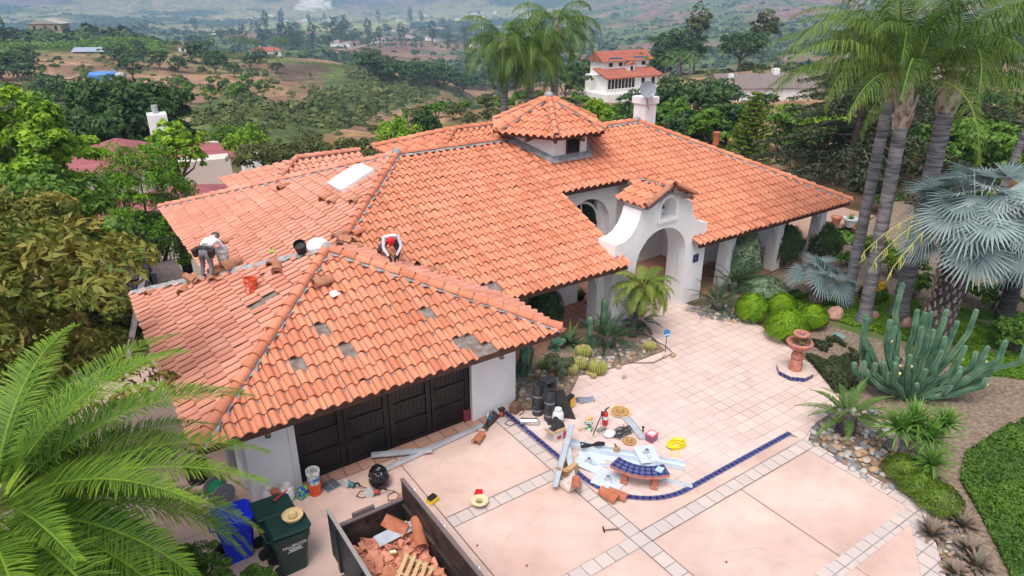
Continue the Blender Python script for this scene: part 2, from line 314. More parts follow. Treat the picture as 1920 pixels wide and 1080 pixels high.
def tile_plane(name, poly, u, m, parent, skip=(), label=None, seed=1, tw=TW, te=TE, slab=True, overhang=.07, eave=True):
    hb, gw = (1.0, .97) if m is clayd else (1, .95)
    P = [Vector(p) for p in poly]; u = Vector(u).normalized(); nrm = None
    for i in range(len(P)):
        c = (P[(i+1) % len(P)]-P[i]).cross(P[(i+2) % len(P)]-P[i])
        if c.length > 1e-4: nrm = c.normalized(); break
    if nrm.z < 0: nrm = -nrm
    v = nrm.cross(u)
    if v.z < 0: v = -v; u = -u
    if m is clayd: u = -u
    o = P[0]; A = np.array([((p-o).dot(u), (p-o).dot(v)) for p in P]); u0, v0 = A.min(0); u1, v1 = A.max(0)
    nu = int((u1-u0)/tw)+2; nv = int((v1-v0+overhang)/te)+2; rg = np.random.default_rng(seed)
    s = np.array([0, .03, .12, .24, .36, .48, .58, .62, .74, .86, 1.]); K = 11; b = np.where(s < .62, np.sin(pi*np.clip(s/.62, 0, 1))**.62*.082*hb+.016*np.clip(1-s*14, 0, 1)*(m is clayd), -np.sin(pi*(s-.62)/.38)**.7*.03); V = []; F = []; R = []; c = 0; SK = []
    for q in skip: d = Vector(q)-o; SK.append((d.dot(u), d.dot(v)))
    cell = set((int((a-u0)/tw), int((bv-v0+overhang)/te)) for a, bv in SK)
    for i in range(nu):
        wob = 0
        for j in range(nv):
            if (i, j) in cell: continue
            a0 = u0+i*tw; b0 = v0-overhang+j*te+rg.normal()*.012; du = rg.normal()*.004; tw_ = rg.normal()*.006; dz = rg.normal()*.003; r = rg.random()
            r = .3+.7*r
            if rg.random() < .05: r = rg.random()*.25-.3
            rows = ((b0, .050+dz, 0), (b0+te*.5, .026+dz, .5), (b0+te*1.04, .004, 1.))
            st = len(V)
            for k, (bv, lift, t) in enumerate(rows):
                for q in range(K): V.append((a0+s[q]*tw*gw+du+tw_*(1-t), bv, b[q]*(1-.08*t)+lift))
            for q in range(K): V.append((a0+s[q]*tw*gw+du+tw_, b0+.004, b[q]*.98+.046+dz-.030))
            R += [r]*(4*K)
            for q in range(K-1):
                x = st+q; F += [(x, x+1, x+K+1, x+K), (x+K, x+K+1, x+2*K+1, x+2*K), (x+3*K, x+3*K+1, x+1, x)]
    V = np.array(V); W = np.array(o)+V[:, :1]*np.array(u)+V[:, 1:2]*np.array(v)+V[:, 2:3]*np.array(nrm)
    ob = npmesh(name, W, F, m, parent, rnd=R, smooth=False); bm = bmesh.new(); bm.from_mesh(ob.data)
    cen = sum(P, Vector())/len(P)
    for i in range(len(P)):
        p, q = P[i], P[(i+1) % len(P)]; e = (q-p)
        if e.length < 1e-4: continue
        pl = e.normalized().cross(nrm)
        if pl.dot(cen-p) > 0: pl = -pl
        if abs(e.normalized().dot(u)) > .999 and pl.dot(v) < 0 and eave: continue
        bmesh.ops.bisect_plane(bm, geom=bm.verts[:]+bm.edges[:]+bm.faces[:], plane_co=p+pl*.03, plane_no=pl, clear_outer=True)
    bm.to_mesh(ob.data); bm.free(); ob.data.polygons.foreach_set('use_smooth', np.ones(len(ob.data.polygons), bool)); ob.data.set_sharp_from_angle(angle=radians(50))
    if slab:
        k = MB(); n = len(P); k.add([p-nrm*.012 for p in P]+[p-nrm*.14 for p in P], [tuple(range(n)), tuple(range(2*n-1, n-1, -1))]+[(i, (i+1) % n, n+(i+1) % n, n+i) for i in range(n)])
        bm = bmesh.new(); o2 = k.build('roof_deck', [under], parent); bm.from_mesh(o2.data); bmesh.ops.recalc_face_normals(bm, faces=bm.faces[:]); bm.to_mesh(o2.data); bm.free()
    if label: ob['label'] = label
    return ob
def halfbarrel(mb, p0, p1, r0, r1, up, n=8, th=.016, ang=pi):
    p0 = Vector(p0); p1 = Vector(p1); t = (p1-p0).normalized(); up = (up-t*up.dot(t)).normalized(); x = t.cross(up); vs = []; fs = []
    for (p, r) in ((p0, r0), (p1, r1)):
        for rr in (r, r-th):
            for i in range(n+1): a = (pi-ang)/2+ang*i/n; vs.append(p+(x*cos(a)+up*sin(a))*rr)
    N = n+1
    for i in range(n): fs += [(i, i+1, 2*N+i+1, 2*N+i), (N+i+1, N+i, 3*N+i, 3*N+i+1), (i+1, i, N+i, N+i+1), (2*N+i, 2*N+i+1, 3*N+i+1, 3*N+i)]
    fs += [(0, 2*N, 3*N, N), (n, N+n, 3*N+n, 2*N+n)]; mb.add(vs, fs)
def ridge_caps(a, b, parent, m=None, r=.125, lift=.045, mort=True, name='ridge_cap', wide=.165, step=.40, skip=()):
    a = Vector(a); b = Vector(b); L = (b-a).length; t = (b-a)/L; n = max(1, int(round(L/step))); k = MB(); up = Vector((0, 0, 1)); st = L/n; R = []
    for i in range(n):
        if i in skip: continue
        j = Vector((random.gauss(0, .006), random.gauss(0, .006), random.gauss(0, .004))); c0 = len(k.v)
        halfbarrel(k, a+t*(st*i-.03)+up*(lift+.028)+j, a+t*(st*(i+1)+.03)+up*lift+j, r*1.06, r*.9, up); rr = random.random()*1.0; R += [rr]*(len(k.v)-c0)
    o = k.build(name, m or clay, parent, smooth=30); at = o.data.attributes.new('rnd', 'FLOAT', 'POINT'); at.data.foreach_set('value', R)
    if mort:
        x = t.cross(up).normalized(); N = int(L/.07); vs = []; fs = []
        for i in range(N+1):
            p = a+t*(L*i/N); w1 = wide*(1.05+.2*sin(i*2*pi*.07/.41)+random.gauss(0, .05)); w2 = wide*(1.05+.2*sin(i*2*pi*.07/.41+1)+random.gauss(0, .05))
            slope = .40*.72
            vs += [p-x*w1+up*(.048-w1*slope), p+up*.085, p+x*w2+up*(.048-w2*slope)]
            if i < N: q = 3*i; fs += [(q, q+1, q+4, q+3), (q+1, q+2, q+5, q+4)]
        k2 = MB(); k2.add(vs, fs); k2.build('mortar_bed', mortar, parent, smooth=True)
    return o
# ---------------------------------------------------------------- the house
H_ = empty('tiled_house', (0, 0, 0), 'white stucco house with orange clay tile roofs, black garage door and bell arch', 'house')
ZE = 2.4; T = .40
A = (1.1, 12.42); Bx = 10.05; Cy = 21.32; AP = Vector((5.575, 16.87, ZE+T*4.47))
zA = lambda x, y: (x, y, ZE)
# garage roof: pyramid
tile_plane('garage_roof_slope', [(1.1, 12.42, ZE), (Bx, 12.42, ZE), tuple(AP)], (1, 0, 0), clay, H_, seed=3,
           skip=[(4.46, 14.3, 3.15), (4.71, 13.6, 2.9), (3.63, 13.6, 2.9), (6.98, 13.95, 3.0), (7.36, 13.05, 2.62), (7.62, 12.8, 2.5), (7.5, 12.42, 2.4), (7.8, 12.42, 2.4), (8.05, 12.42, 2.4)])
tile_plane('garage_roof_slope', [(1.1, 12.42, ZE), tuple(AP), (1.1, Cy, ZE)], (0, 1, 0), clayd, H_, seed=4, skip=[(3.62, 16.42, 3.41), (3.95, 16.42, 3.54)])
tile_plane('garage_roof_slope', [(Bx, 12.42, ZE), (Bx, 14.9, ZE), (Bx-3.3, 18.1, ZE+T*3.3), tuple(AP)], (0, 1, 0), clayd, H_, seed=5)
k = MB(); k.sheet([(1.1, Cy, ZE+.02), tuple(AP+Vector((0, 0, .02))), (Bx, Cy, ZE+.02)]); k.build('roof_underlay', mortar, H_)
t_ = AP+Vector((0, 0, .03))
ridge_caps((1.1, 12.42, ZE+.03), t_, H_, r=.13); ridge_caps((Bx, 12.42, ZE+.03), t_, H_, r=.13)
# the unfinished hip: a bare grey mortar bed
k = MB(); a = Vector((1.1, Cy, ZE)); N = 60; vs = []; fs = []
for i in range(N+1):
    p = a.lerp(AP, i/N); x = Vector((-1, -1, 0)).normalized(); w1 = .17+.05*sin(i*1.7)+random.gauss(0, .02); w2 = .26+random.gauss(0, .02)
    vs += [p+x*w1+Vector((0, 0, .10-w1*.29)), p+Vector((0, 0, .13+random.gauss(0, .012))), p-x*w2+Vector((0, 0, .06-w2*.29))]
    if i < N: q = 3*i; fs += [(q, q+1, q+4, q+3), (q+1, q+2, q+5, q+4)]
k.add(vs, fs); k.build('mortar_bed', mortar, H_, smooth=True)['label'] = 'bare grey mortar strip where the hip tiles are off'
# main roof
YM = 14.85; zm = lambda y: ZE+T*(y-YM); YR = 21.9; ZR = zm(YR); XQ = 10.1; XR = 21.6; XS = 27.4
tile_plane('main_roof_slope', [(Bx, YM, ZE), (14.75, YM, ZE), (14.9, YR, ZR), (XQ, YR, ZR), (6.3, 18.1, zm(18.1)), (6.8, 18.1, zm(18.1))], (1, 0, 0), clay, H_, seed=6, skip=[(9.75, 15.5, 2.6), (9.8, 15.2, 2.5)])
tile_plane('main_roof_slope', [(14.84, 18.62, zm(18.62)), (18.1, 18.62, zm(18.62)), (18.1, YR, ZR), (14.87, YR, ZR)], (1, 0, 0), clay, H_, seed=7)
tile_plane('main_roof_slope', [(18.08, YM, ZE), (XS, YM, ZE), (XR, YR, ZR), (18.08, YR, ZR)], (1, 0, 0), clay, H_, seed=8)
XF = 3.3; TL = (ZR-ZE)/(XQ-XF)
zl = lambda x: ZE+TL*(x-XF)
tile_plane('main_roof_slope', [(XF, 21.1, ZE), (6.3, 18.1, zl(6.3)), (XQ, YR, ZR), (XF, 30.1, ZE)], (0, 1, 0), clayd, H_, seed=9)
k = MB()
for pl in ([(XQ, YR, ZR), (XR, YR, ZR), (XS, 30, ZE), (XF, 30.1, ZE)],): k.sheet([(p[0], p[1], p[2]-.02) for p in pl])
k.build('rear_roof_slope', clay, H_)
tile_plane('main_roof_slope', [(XS, YM, ZE), (XS, 30, ZE), (XR, YR, ZR)], (0, 1, 0), clay, H_, seed=10)
U = Vector((0, 0, .03)); V3 = Vector
ridge_caps(V3((6.45, 18.25, zm(18.25)))+U, V3((XQ, YR, ZR))+U, H_, r=.12, wide=.15); ridge_caps(V3((XF, 30.1, ZE))+U, V3((XQ, YR, ZR))+U, H_, clayd, r=.12, wide=.15)
ridge_caps(V3((XQ, YR, ZR))+U, V3((15.0, YR, ZR))+U, H_, r=.12, wide=.17); ridge_caps(V3((XR, YR, ZR))+U, V3((18.2, YR, ZR))+U, H_, r=.12, wide=.17)
ridge_caps(V3((XS, YM, ZE))+U, V3((XR, YR, ZR))+U, H_, r=.12, wide=.17)
for p, r in (((XQ, YR, ZR+.14), .17), ((XR, YR, ZR+.14), .17), (tuple(AP+V3((0, 0, .12))), .15)): k = MB(); k.sphere(p, r, 12, 8, (1, 1, .8)); k.build('mortar_cap', mortar, H_, smooth=True)
# rear wings
w1 = V3((14.16, 24.9, 5.2))
tile_plane('wing_roof_slope', [(11.6, 22.4, 4.35), (14.16, 24.9, 5.2), (11.6, 27.4, 4.35)], (0, 1, 0), clay, H_, seed=11)
tile_plane('wing_roof_slope', [(11.6, 22.4, 4.35), (17.0, 22.4, 4.35), (17.0, 24.9, 5.2), (14.16, 24.9, 5.2)], (1, 0, 0), clay, H_, seed=12)
ridge_caps(V3((11.6, 22.4, 4.38)), w1+U, H_, wide=.12); ridge_caps(w1+U, V3((17, 24.9, 5.22)), H_, wide=.12); ridge_caps(V3((11.6, 27.4, 4.38)), w1+U, H_, wide=.12)
g1 = V3((8.6, 28.6, 4.0))
tile_plane('wing_roof_slope', [(6.0, 26.0, 3.0), (11.4, 26.0, 3.0), (11.4, 28.6, 4.0), (8.6, 28.6, 4.0)], (1, 0, 0), clayd, H_, seed=13)
tile_plane('wing_roof_slope', [(6.0, 26.0, 3.0), (8.6, 28.6, 4.0), (6.0, 31.2, 3.0)], (0, 1, 0), clayd, H_, seed=14)
ridge_caps(V3((6.0, 26.0, 3.03)), g1+U, H_, clayd, wide=.1); ridge_caps(g1+U, V3((11.4, 28.6, 4.02)), H_, clayd, wide=.1)
# fascia boards
k = MB(); fz = (ZE-.17, ZE-.02)
k.bb((1.12, 12.42, fz[0]), (Bx-.02, 12.45, fz[1])); k.bb((1.1, 12.45, fz[0]), (1.13, Cy, fz[1])); k.bb((Bx-.03, 12.46, fz[0]), (Bx, YM-.02, fz[1]))
k.bb((Bx, YM, fz[0]), (14.73, YM+.03, fz[1])); k.bb((18.12, YM, fz[0]), (XS, YM+.03, fz[1])); k.bb((XF, 21.3, fz[0]), (XF+.03, 30.1, fz[1])); k.bb((XS-.03, YM+.04, fz[0]), (XS, 30, fz[1]))
k.bb((14.86, 18.62, zm(18.62)-.17), (18.1, 18.65, zm(18.62)-.02)); k.build('fascia', fascia, H_)
# walls
def wall(*boxes, name='wall', m=None):
    for a, b in boxes: k = MB(); k.bb(a, b); o = k.build(name, m or stucco, H_, bevel=.012)
    return o
zt_ = ZE-.02
wall(((2.05, 13.2, 0), (3.0, 13.45, zt_))); wall(((7.9, 13.2, 0), (9.16, 13.45, zt_))); wall(((3.0, 13.2, 2.12), (7.9, 13.45, zt_)), ((2.05, 13.45, 0), (2.3, 20.6, zt_)), ((8.92, 13.45, 0), (9.16, 17.5, zt_)))
for x_ in (3.0, 7.76): k = MB(); k.bb((x_, 13.185, 0), (x_+.145, 13.3, 2.12)); k.build('door_trim', whitep, H_)
k = MB(); k.bb((3.15, 13.36, 0), (7.76, 13.42, 2.14)); gd = k.build('garage_door', blackp, H_)
k = MB(); n_l = 4; wL = 4.61/n_l
for i in range(n_l):
    x0 = 3.15+i*wL
    for (za, zb) in ((0.04, .12), (.62, .70), (1.18, 1.26), (2.0, 2.1)): k.bb((x0+.03, 13.325, za), (x0+wL-.03, 13.36, zb))
    for xs in (x0+.03, x0+wL-.13): k.bb((xs, 13.32, .04), (xs+.10, 13.36, 2.1))
    for s in range(1, 8): k.bb((x0+.12+s*(wL-.24)/8, 13.35, .12), (x0+.126+s*(wL-.24)/8, 13.36, 2.0))
k.build('door_rail', blackp, gd)
for x in (3.15+wL, 3.15+3*wL):
    for s in (-1, 1):
        k = MB(); k.tube([(x+s*.14, 13.31, 1.35), (x+s*.14, 13.27, 1.35), (x+s*.14, 13.27, 1.1), (x+s*.14, 13.31, 1.1)], .013, 6); k.build('handle', iron, gd)
        k = MB(); k.bb((x+s*.06, 13.305, .62), (x+s*.42, 13.325, .67)); k.build('hinge', iron, gd)
wall(((Bx-.6, 17.5, 0), (14.9, 17.72, 3.3)), ((14.9, 17.72, 0), (15.1, 19.2, 3.4)), ((15.1, 19.2, 0), (16.25-.9, 19.4, 3.9)), ((16.25+.9, 19.2, 0), (23, 19.4, 3.9)), ((15.35, 19.2, 3.5), (17.2, 19.4, 3.9)), ((15.35, 19.2, 0), (17.2, 19.4, 1.2)), ((21.0, 17.3, 0), (26.6, 17.5, 3.2)), ((21.0, 17.5, 0), (21.2, 19.2, 3.1)), ((26.6, 17.3, 0), (26.8, 27, 2.3)), ((4.9, 22, 0), (5.1, 29.5, 2.6)))
# deep arched opening with half-round window in the recess
def arch_pts(xc, w, zs, n=14): return [(xc+w*cos(pi*i/n), zs+w*sin(pi*i/n)) for i in range(n+1)]
def arch_wall(x0, x1, z1, y0, y1, xc, w, zs, name='wall', m=None, z0=0, top=None, floor=0):
    """wall with an arched opening from the floor, outline top as polyline"""
    ap = arch_pts(xc, w, zs); tp = top or [(x1, z1), (x0, z1)]; k = MB(); vs = []; fs = []
    # quads between arch and outline, matched by parameter
    out = []
    N = len(ap)
    def ray_out(px, pz):
        dx = px-xc; dz = pz-zs
        L = 60.; best = None; poly = [(x1, zs)]+tp+[(x0, zs)]
        for i in range(len(poly)-1):
            a, b = poly[i], poly[i+1]; ex, ez = b[0]-a[0], b[1]-a[1]; den = dx*ez-dz*ex
            if abs(den) < 1e-9: continue
            t = ((a[0]-xc)*ez-(a[1]-zs)*ex)/den; s = ((a[0]-xc)*dz-(a[1]-zs)*dx)/den
            if t > .99 and -1e-6 <= s <= 1+1e-6 and (best is None or t < best): best = t
        return (xc+dx*best, zs+dz*best) if best else (px, pz)
    # add outline corners as extra arch params
    par = [i/(N-1)*pi for i in range(N)]+[atan2(p[1]-zs, p[0]-xc) for p in tp]; par = sorted(set(round(p, 5) for p in par if 0 <= p <= pi+1e-6))
    A_ = [(xc+w*cos(p), zs+w*sin(p)) for p in par]; O_ = [ray_out(*q) for q in A_]
    A_ = [(xc+w, floor)]+A_+[(xc-w, floor)]; O_ = [(x1, z0)]+O_+[(x0, z0)]
    n = len(A_)
    for y in (y0, y1):
        for p in A_: vs.append((p[0], y, p[1]))
        for p in O_: vs.append((p[0], y, p[1]))
    for i in range(n-1):
        fs += [(i, n+i, n+i+1, i+1), (2*n+i+1, 3*n+i+1, 3*n+i, 2*n+i), (i+1, 2*n+i+1, 2*n+i, i), (n+i, 3*n+i, 3*n+i+1, n+i+1)]
    fs += [(0, 2*n, 3*n, n), (n-1, 2*n-1, 4*n-1, 3*n-1)]
    return k.add(vs, fs)
k = arch_wall(15.1, 17.95, 3.72, 18.95, 19.19, 16.5, 1.1, 2.2); k.build('wall', stucco, H_, smooth=25)
k = MB(); ap = arch_pts(16.3, .85, 2.3); k.add([(p[0], 19.17, p[1]) for p in ap]+[(15.45, 19.17, 1.3), (17.15, 19.17, 1.3)], [tuple(range(15))+(15, 16)]); wn = k.build('window', glass, H_)
k = MB(); k.tube([(p[0], 19.15, p[1]) for p in ap], .05, 6); k.tube([(16.3, 19.15, 1.3), (16.3, 19.15, 3.1)], .025, 6); k.build('window_frame', whitep, wn)
# window seen through the bell arch
k = MB(); k.bb((19.1, 19.17, .7), (19.9, 19.19, 2.3)); wn = k.build('window', glass, H_)
k = MB(); k.bb((18.98, 19.12, .58), (19.1, 19.19, 2.42)); k.bb((19.9, 19.12, .58), (20.02, 19.19, 2.42)); k.bb((19.1, 19.12, 2.3), (19.9, 19.19, 2.42)); k.bb((19.1, 19.12, .58), (19.9, 19.19, .7)); k.build('window_frame', whitep, wn)
# floors under the eaves
floor = bpy.data.materials.new('terracotta_pavers')
def grid_mat(name, c1, c2, cm, size, mort, origin=(0, 0), bright=None, rough=.75, nlo=.35, nhi=.65, nscale=1.4, c3=None):
    m = bpy.data.materials.get(name) or bpy.data.materials.new(name); m.use_nodes = True; n = m.node_tree.nodes; l = m.node_tree.links; b = n['Principled BSDF']; b.inputs['Roughness'].default_value = rough; b.inputs['Specular IOR Level'].default_value = .25
    tc = n.new('ShaderNodeTexCoord'); mp = n.new('ShaderNodeMapping'); mp.inputs['Location'].default_value = (-origin[0], -origin[1], 0); l.new(tc.outputs['Object'], mp.inputs[0])
    br = n.new('ShaderNodeTexBrick'); br.offset = 0; br.squash = 1; br.inputs['Scale'].default_value = 1; br.inputs['Brick Width'].default_value = size; br.inputs['Row Height'].default_value = size
    br.inputs['Mortar Size'].default_value = mort; br.inputs['Mortar Smooth'].default_value = .4; br.inputs['Color1'].default_value = (*c1, 1); br.inputs['Color2'].default_value = (*c2, 1); br.inputs['Mortar'].default_value = (*cm, 1); br.inputs['Bias'].default_value = 0
    l.new(mp.outputs[0], br.inputs[0])
    no = n.new('ShaderNodeTexNoise'); no.inputs['Scale'].default_value = nscale; no.inputs['Detail'].default_value = 7; l.new(tc.outputs['Object'], no.inputs[0])
    mr = n.new('ShaderNodeMapRange'); mr.inputs[1].default_value = nlo; mr.inputs[2].default_value = nhi; l.new(no.outputs[0], mr.inputs[0])
    mx = n.new('ShaderNodeMix'); mx.data_type = 'RGBA'; mx.inputs['B'].default_value = (*(c3 or c1), 1); m2 = n.new('ShaderNodeMath'); m2.operation = 'MULTIPLY'; m2.inputs[1].default_value = .55
    l.new(mr.outputs[0], m2.inputs[0]); l.new(m2.outputs[0], mx.inputs['Factor']); l.new(br.outputs['Color'], mx.inputs['A']); l.new(mx.outputs['Result'], b.inputs['Base Color'])
    bu = n.new('ShaderNodeBump'); bu.inputs['Distance'].default_value = .004; bu.invert = True; l.new(br.outputs['Fac'], bu.inputs['Height']); l.new(bu.outputs[0], b.inputs['Normal']); return m
terr = grid_mat('terracotta_pavers', (.42, .19, .12), (.34, .14, .09), (.10, .075, .06), .31, .016, c3=(.47, .26, .19))
k = MB(); k.bb((Bx-.9, 15.0, -.1), (15.0, 17.5, .012)); k.bb((14.3, 17.4, -.1), (21, 19.2, .0125)); k.bb((18.85, 15.3, -.1), (27.2, 17.3, .011)); tag(k.build('porch_floor', terr, None), 'terracotta tiled porch floor', kind='structure')
# arcade on the right
for i, (x, y) in enumerate(((20.6, 15.45), (23.6, 15.45), (26.5, 15.45))):
    k = MB(); k.box((x, y+.12, 1.15), (.46, .5, 2.3), taper=.82)
    for s in (-1, 1):
        if i == 2 and s == 1: continue
        vs = []; N = 8
        for j in range(N+1):
            a = pi/2*j/N; xx = x+s*(.2+.75*(1-cos(a))); zz = 1.35+.85*sin(a); vs.append((xx, zz))
        P2 = vs+[(x+s*.2, 2.2)]; q = len(P2); v3 = [(p[0], y-.02, p[1]) for p in P2]+[(p[0], y+.28, p[1]) for p in P2]
        k.add(v3, [tuple(range(q)), tuple(range(2*q-1, q-1, -1))]+[(j, (j+1) % q, q+(j+1) % q, q+j) for j in range(q)])
    k.build('arcade_column', stucco, H_, smooth=30)
wall(((18.85, y-.03, 2.19), (26.75, y+.29, ZE-.03)), name='arcade_beam')
k = MB(); k.box((14.35, 15.85, 1.2), (.45, .5, 2.4), taper=.9)
for s in (-1,):
    P2 = [(14.1-.75*(1-cos(pi/2*j/8)), 1.4+.85*sin(pi/2*j/8)) for j in range(9)]+[(14.1, 2.26)]; q = len(P2); v3 = [(p[0], 15.62, p[1]) for p in P2]+[(p[0], 15.95, p[1]) for p in P2]
    k.add(v3, [tuple(range(q)), tuple(range(2*q-1, q-1, -1))]+[(j, (j+1) % q, q+(j+1) % q, q+j) for j in range(q)])
k.build('arcade_column', stucco, H_, smooth=30); k = MB(); P2 = [(9.16+.9*(1-cos(pi/2*j/8)), 1.2+1.1*sin(pi/2*j/8)) for j in range(9)]+[(9.16, 2.31)]; q = len(P2); v3 = [(p[0], 15.5, p[1]) for p in P2]+[(p[0], 15.85, p[1]) for p in P2]
k.add(v3, [tuple(range(q)), tuple(range(2*q-1, q-1, -1))]+[(j, (j+1) % q, q+(j+1) % q, q+j) for j in range(q)])
k.build('arcade_bracket', stucco, H_, smooth=30); wall(((9.17, 15.5, 2.30), (14.1, 15.8, ZE-.03)), name='arcade_beam')
# bell arch
Yp, Yb = 15.16, 16.0
top = [(18.82, 2.98), (18.45, 3.08), (18.2, 3.22), (18.0, 3.45), (17.9, 3.7), (17.86, 3.93), (17.62, 3.95), (17.6, 4.12), (17.4, 4.15), (16.58, 4.5), (15.85, 4.15), (15.72, 4.12), (15.7, 4.0), (15.47, 3.98), (15.40, 3.72), (15.27, 3.45), (15.05, 3.2), (14.78, 3.06), (14.42, 3.03)]
k = arch_wall(14.42, 18.82, 3, Yp, Yb, 16.6, 1.2, 2.0, top=top); pw = k.build('bell_arch', stucco, H_, smooth=28)
# niche: a framed arched recess on the face
ap = [(16.68+.36*cos(pi*i/12), 3.90+.36*sin(pi*i/12)) for i in range(13)]; ou = [(16.68+.46*cos(pi*i/12), 3.90+.46*sin(pi*i/12)) for i in range(13)]
ap = [(17.04, 3.54)]+ap+[(16.32, 3.54)]; ou = [(17.14, 3.42)]+ou+[(16.22, 3.42)]; n = len(ap); k = MB()
k.add([(p[0], Yp-.06, p[1]) for p in ap]+[(p[0], Yp-.06, p[1]) for p in ou]+[(p[0], Yp+.012, p[1]) for p in ap]+[(p[0], Yp+.012, p[1]) for p in ou],
      [(i, i+1, n+i+1, n+i) for i in range(n-1)]+[(n+i, n+i+1, 3*n+i+1, 3*n+i) for i in range(n-1)]+[(i+1, i, 2*n+i, 2*n+i+1) for i in range(n-1)])
k.bb((16.22, Yp-.075, 3.42), (17.14, Yp+.01, 3.54)); nf = k.build('niche_surround', stucco, pw, smooth=30)
nich = mat('niche_shade', (.42, .40, .39), (.36, .35, .34), scale=2, rough=.9)
# a true recess is cut with a boolean
cut = MB(); cut.add([(p[0], Yp-.2, p[1]) for p in ap]+[(p[0], Yp+.5, p[1]) for p in ap], [tuple(range(n)), tuple(range(2*n-1, n-1, -1))]+[(i, (i+1) % n, n+(i+1) % n, n+i) for i in range(n)])
co = cut.build('cut', stucco)
for o_ in (co, pw):
    bm = bmesh.new(); bm.from_mesh(o_.data); bmesh.ops.remove_doubles(bm, verts=bm.verts[:], dist=1e-4); bmesh.ops.recalc_face_normals(bm, faces=bm.faces[:]); bm.to_mesh(o_.data); bm.free()
bo = pw.modifiers.new('n', 'BOOLEAN'); bo.object = co; bo.operation = 'DIFFERENCE'; bo.solver = 'EXACT'; bpy.context.view_layer.update()
me = bpy.data.meshes.new_from_object(pw.evaluated_get(bpy.context.evaluated_depsgraph_get())); pw.modifiers.clear(); pw.data = me; bpy.data.objects.remove(co)
bronze = simple('green_bronze', (.13, .19, .15), .5, metal=.5)
k = MB(); k.lathe([(.13, 0), (.115, .03), (.09, .12), (.07, .2), (.02, .24)], 16, (16.6, Yp+.22, 3.85)); k.cyl((16.6, Yp+.22, 4.08), (16.6, Yp+.22, 4.3), .012, n=6); k.build('bell', bronze, pw, smooth=True)
for s, xe in ((-1, 15.45), (1, 17.65)):
    pk = (16.56, 4.66); ez = 4.20
    tile_plane('bell_roof_slope', [(xe, Yp-.25, ez), (xe, Yb+.35, ez), (pk[0], Yb+.35, pk[1]), (pk[0], Yp-.25, pk[1])], (0, 1, 0), clay, H_, seed=20+s, overhang=.12)
ridge_caps((16.56, Yp-.28, 4.68), (16.56, Yb+.36, 4.68), H_, r=.13, wide=.15)
k = MB()
for s, xe in ((-1, 15.40), (1, 17.72)): halfbarrel(k, (xe, Yp-.24, 4.24), (16.56+s*.1, Yp-.24, 4.73), .12, .11, V3((0, 0, 1)))
o_ = k.build('rake_tile', clayb, H_, smooth=30)
for xa, xb in ((15.5, 16.12), (17.22, 17.62)): k = MB(); k.bb((xa, Yp-.02, 4.04), (xb, Yb+.02, 4.13)); k.build('bell_cornice', stucco, H_, bevel=.03)
# blue ceramic plaque
def ceramic(name, dark, mid, lite):
    m = bpy.data.materials.new(name); m.use_nodes = True; n = m.node_tree.nodes; l = m.node_tree.links; b = n['Principled BSDF']; b.inputs['Roughness'].default_value = .25
    uv = n.new('ShaderNodeUVMap'); fr = n.new('ShaderNodeVectorMath'); fr.operation = 'FRACTION'; l.new(uv.outputs[0], fr.inputs[0])
    sb = n.new('ShaderNodeVectorMath'); sb.operation = 'SUBTRACT'; sb.inputs[1].default_value = (.5, .5, 0); l.new(fr.outputs[0], sb.inputs[0])
    ln = n.new('ShaderNodeVectorMath'); ln.operation = 'LENGTH'; l.new(sb.outputs[0], ln.inputs[0])
    rp = n.new('ShaderNodeValToRGB'); e = rp.color_ramp; e.interpolation = 'CONSTANT'; e.elements[0].color = (*dark, 1); e.elements[1].position = .31; e.elements[1].color = (*lite, 1)
    for p, c in ((.34, mid), (.46, mid), (.55, lite), (.6, dark)): x = e.elements.new(p); x.color = (*c, 1)
    l.new(ln.outputs['Value'], rp.inputs[0])
    vo = n.new('ShaderNodeTexVoronoi'); vo.inputs['Scale'].default_value = 5; l.new(uv.outputs[0], vo.inputs[0]); gt = n.new('ShaderNodeMath'); gt.operation = 'LESS_THAN'; gt.inputs[1].default_value = .12; l.new(vo.outputs[0], gt.inputs[0])
    mx = n.new('ShaderNodeMix'); mx.data_type = 'RGBA'; mx.inputs['B'].default_value = (*lite, 1); l.new(gt.outputs[0], mx.inputs['Factor']); l.new(rp.outputs[0], mx.inputs['A']); l.new(mx.outputs['Result'], b.inputs['Base Color'])
    return m
blue_t = ceramic('blue_ceramic', (.003, .003, .055), (.007, .009, .15), (.42, .45, .58))
def strip(name, pts, wd, z, m, parent=None, tile=.15, tiles=1.):
    """ribbon along pts with a pattern repeat; returns the object"""
    P = [V3((p[0], p[1], z)) for p in pts]; vs = []; fs = []; uvs = []; d = 0
    for i, p in enumerate(P):
        t = (P[min(i+1, len(P)-1)]-P[max(i-1, 0)]).normalized(); x = V3((-t.y, t.x, 0)); vs += [p+x*wd/2, p-x*wd/2]
        if i: d += (p-P[i-1]).length
        uvs.append(d/tile)
        if i: q = 2*i; fs.append((q-2, q-1, q+1, q))
    k = MB(); k.add(vs, fs); o = k.build(name, m, parent); L = o.data.uv_layers.new(name='UVMap')
    for pl in o.data.polygons:
        for li in pl.loop_indices:
            vi = o.data.loops[li].vertex_index; L.data[li].uv = (uvs[vi//2], tiles*(1-vi % 2))
    return o
def quad_uv(name, c4, m, parent, su, sv):
    k = MB(); k.sheet(c4); o = k.build(name, m, parent); L = o.data.uv_layers.new(name='UVMap')
    for i, uv in enumerate(((0, 0), (su, 0), (su, sv), (0, sv))): L.data[i].uv = uv
    return o
k = MB(); k.bb((18.22, Yp-.022, 1.58), (18.5, Yp-.001, 1.88)); pq = k.build('ceramic_plaque', simple('plaque_edge', (.2, .2, .3)), pw)
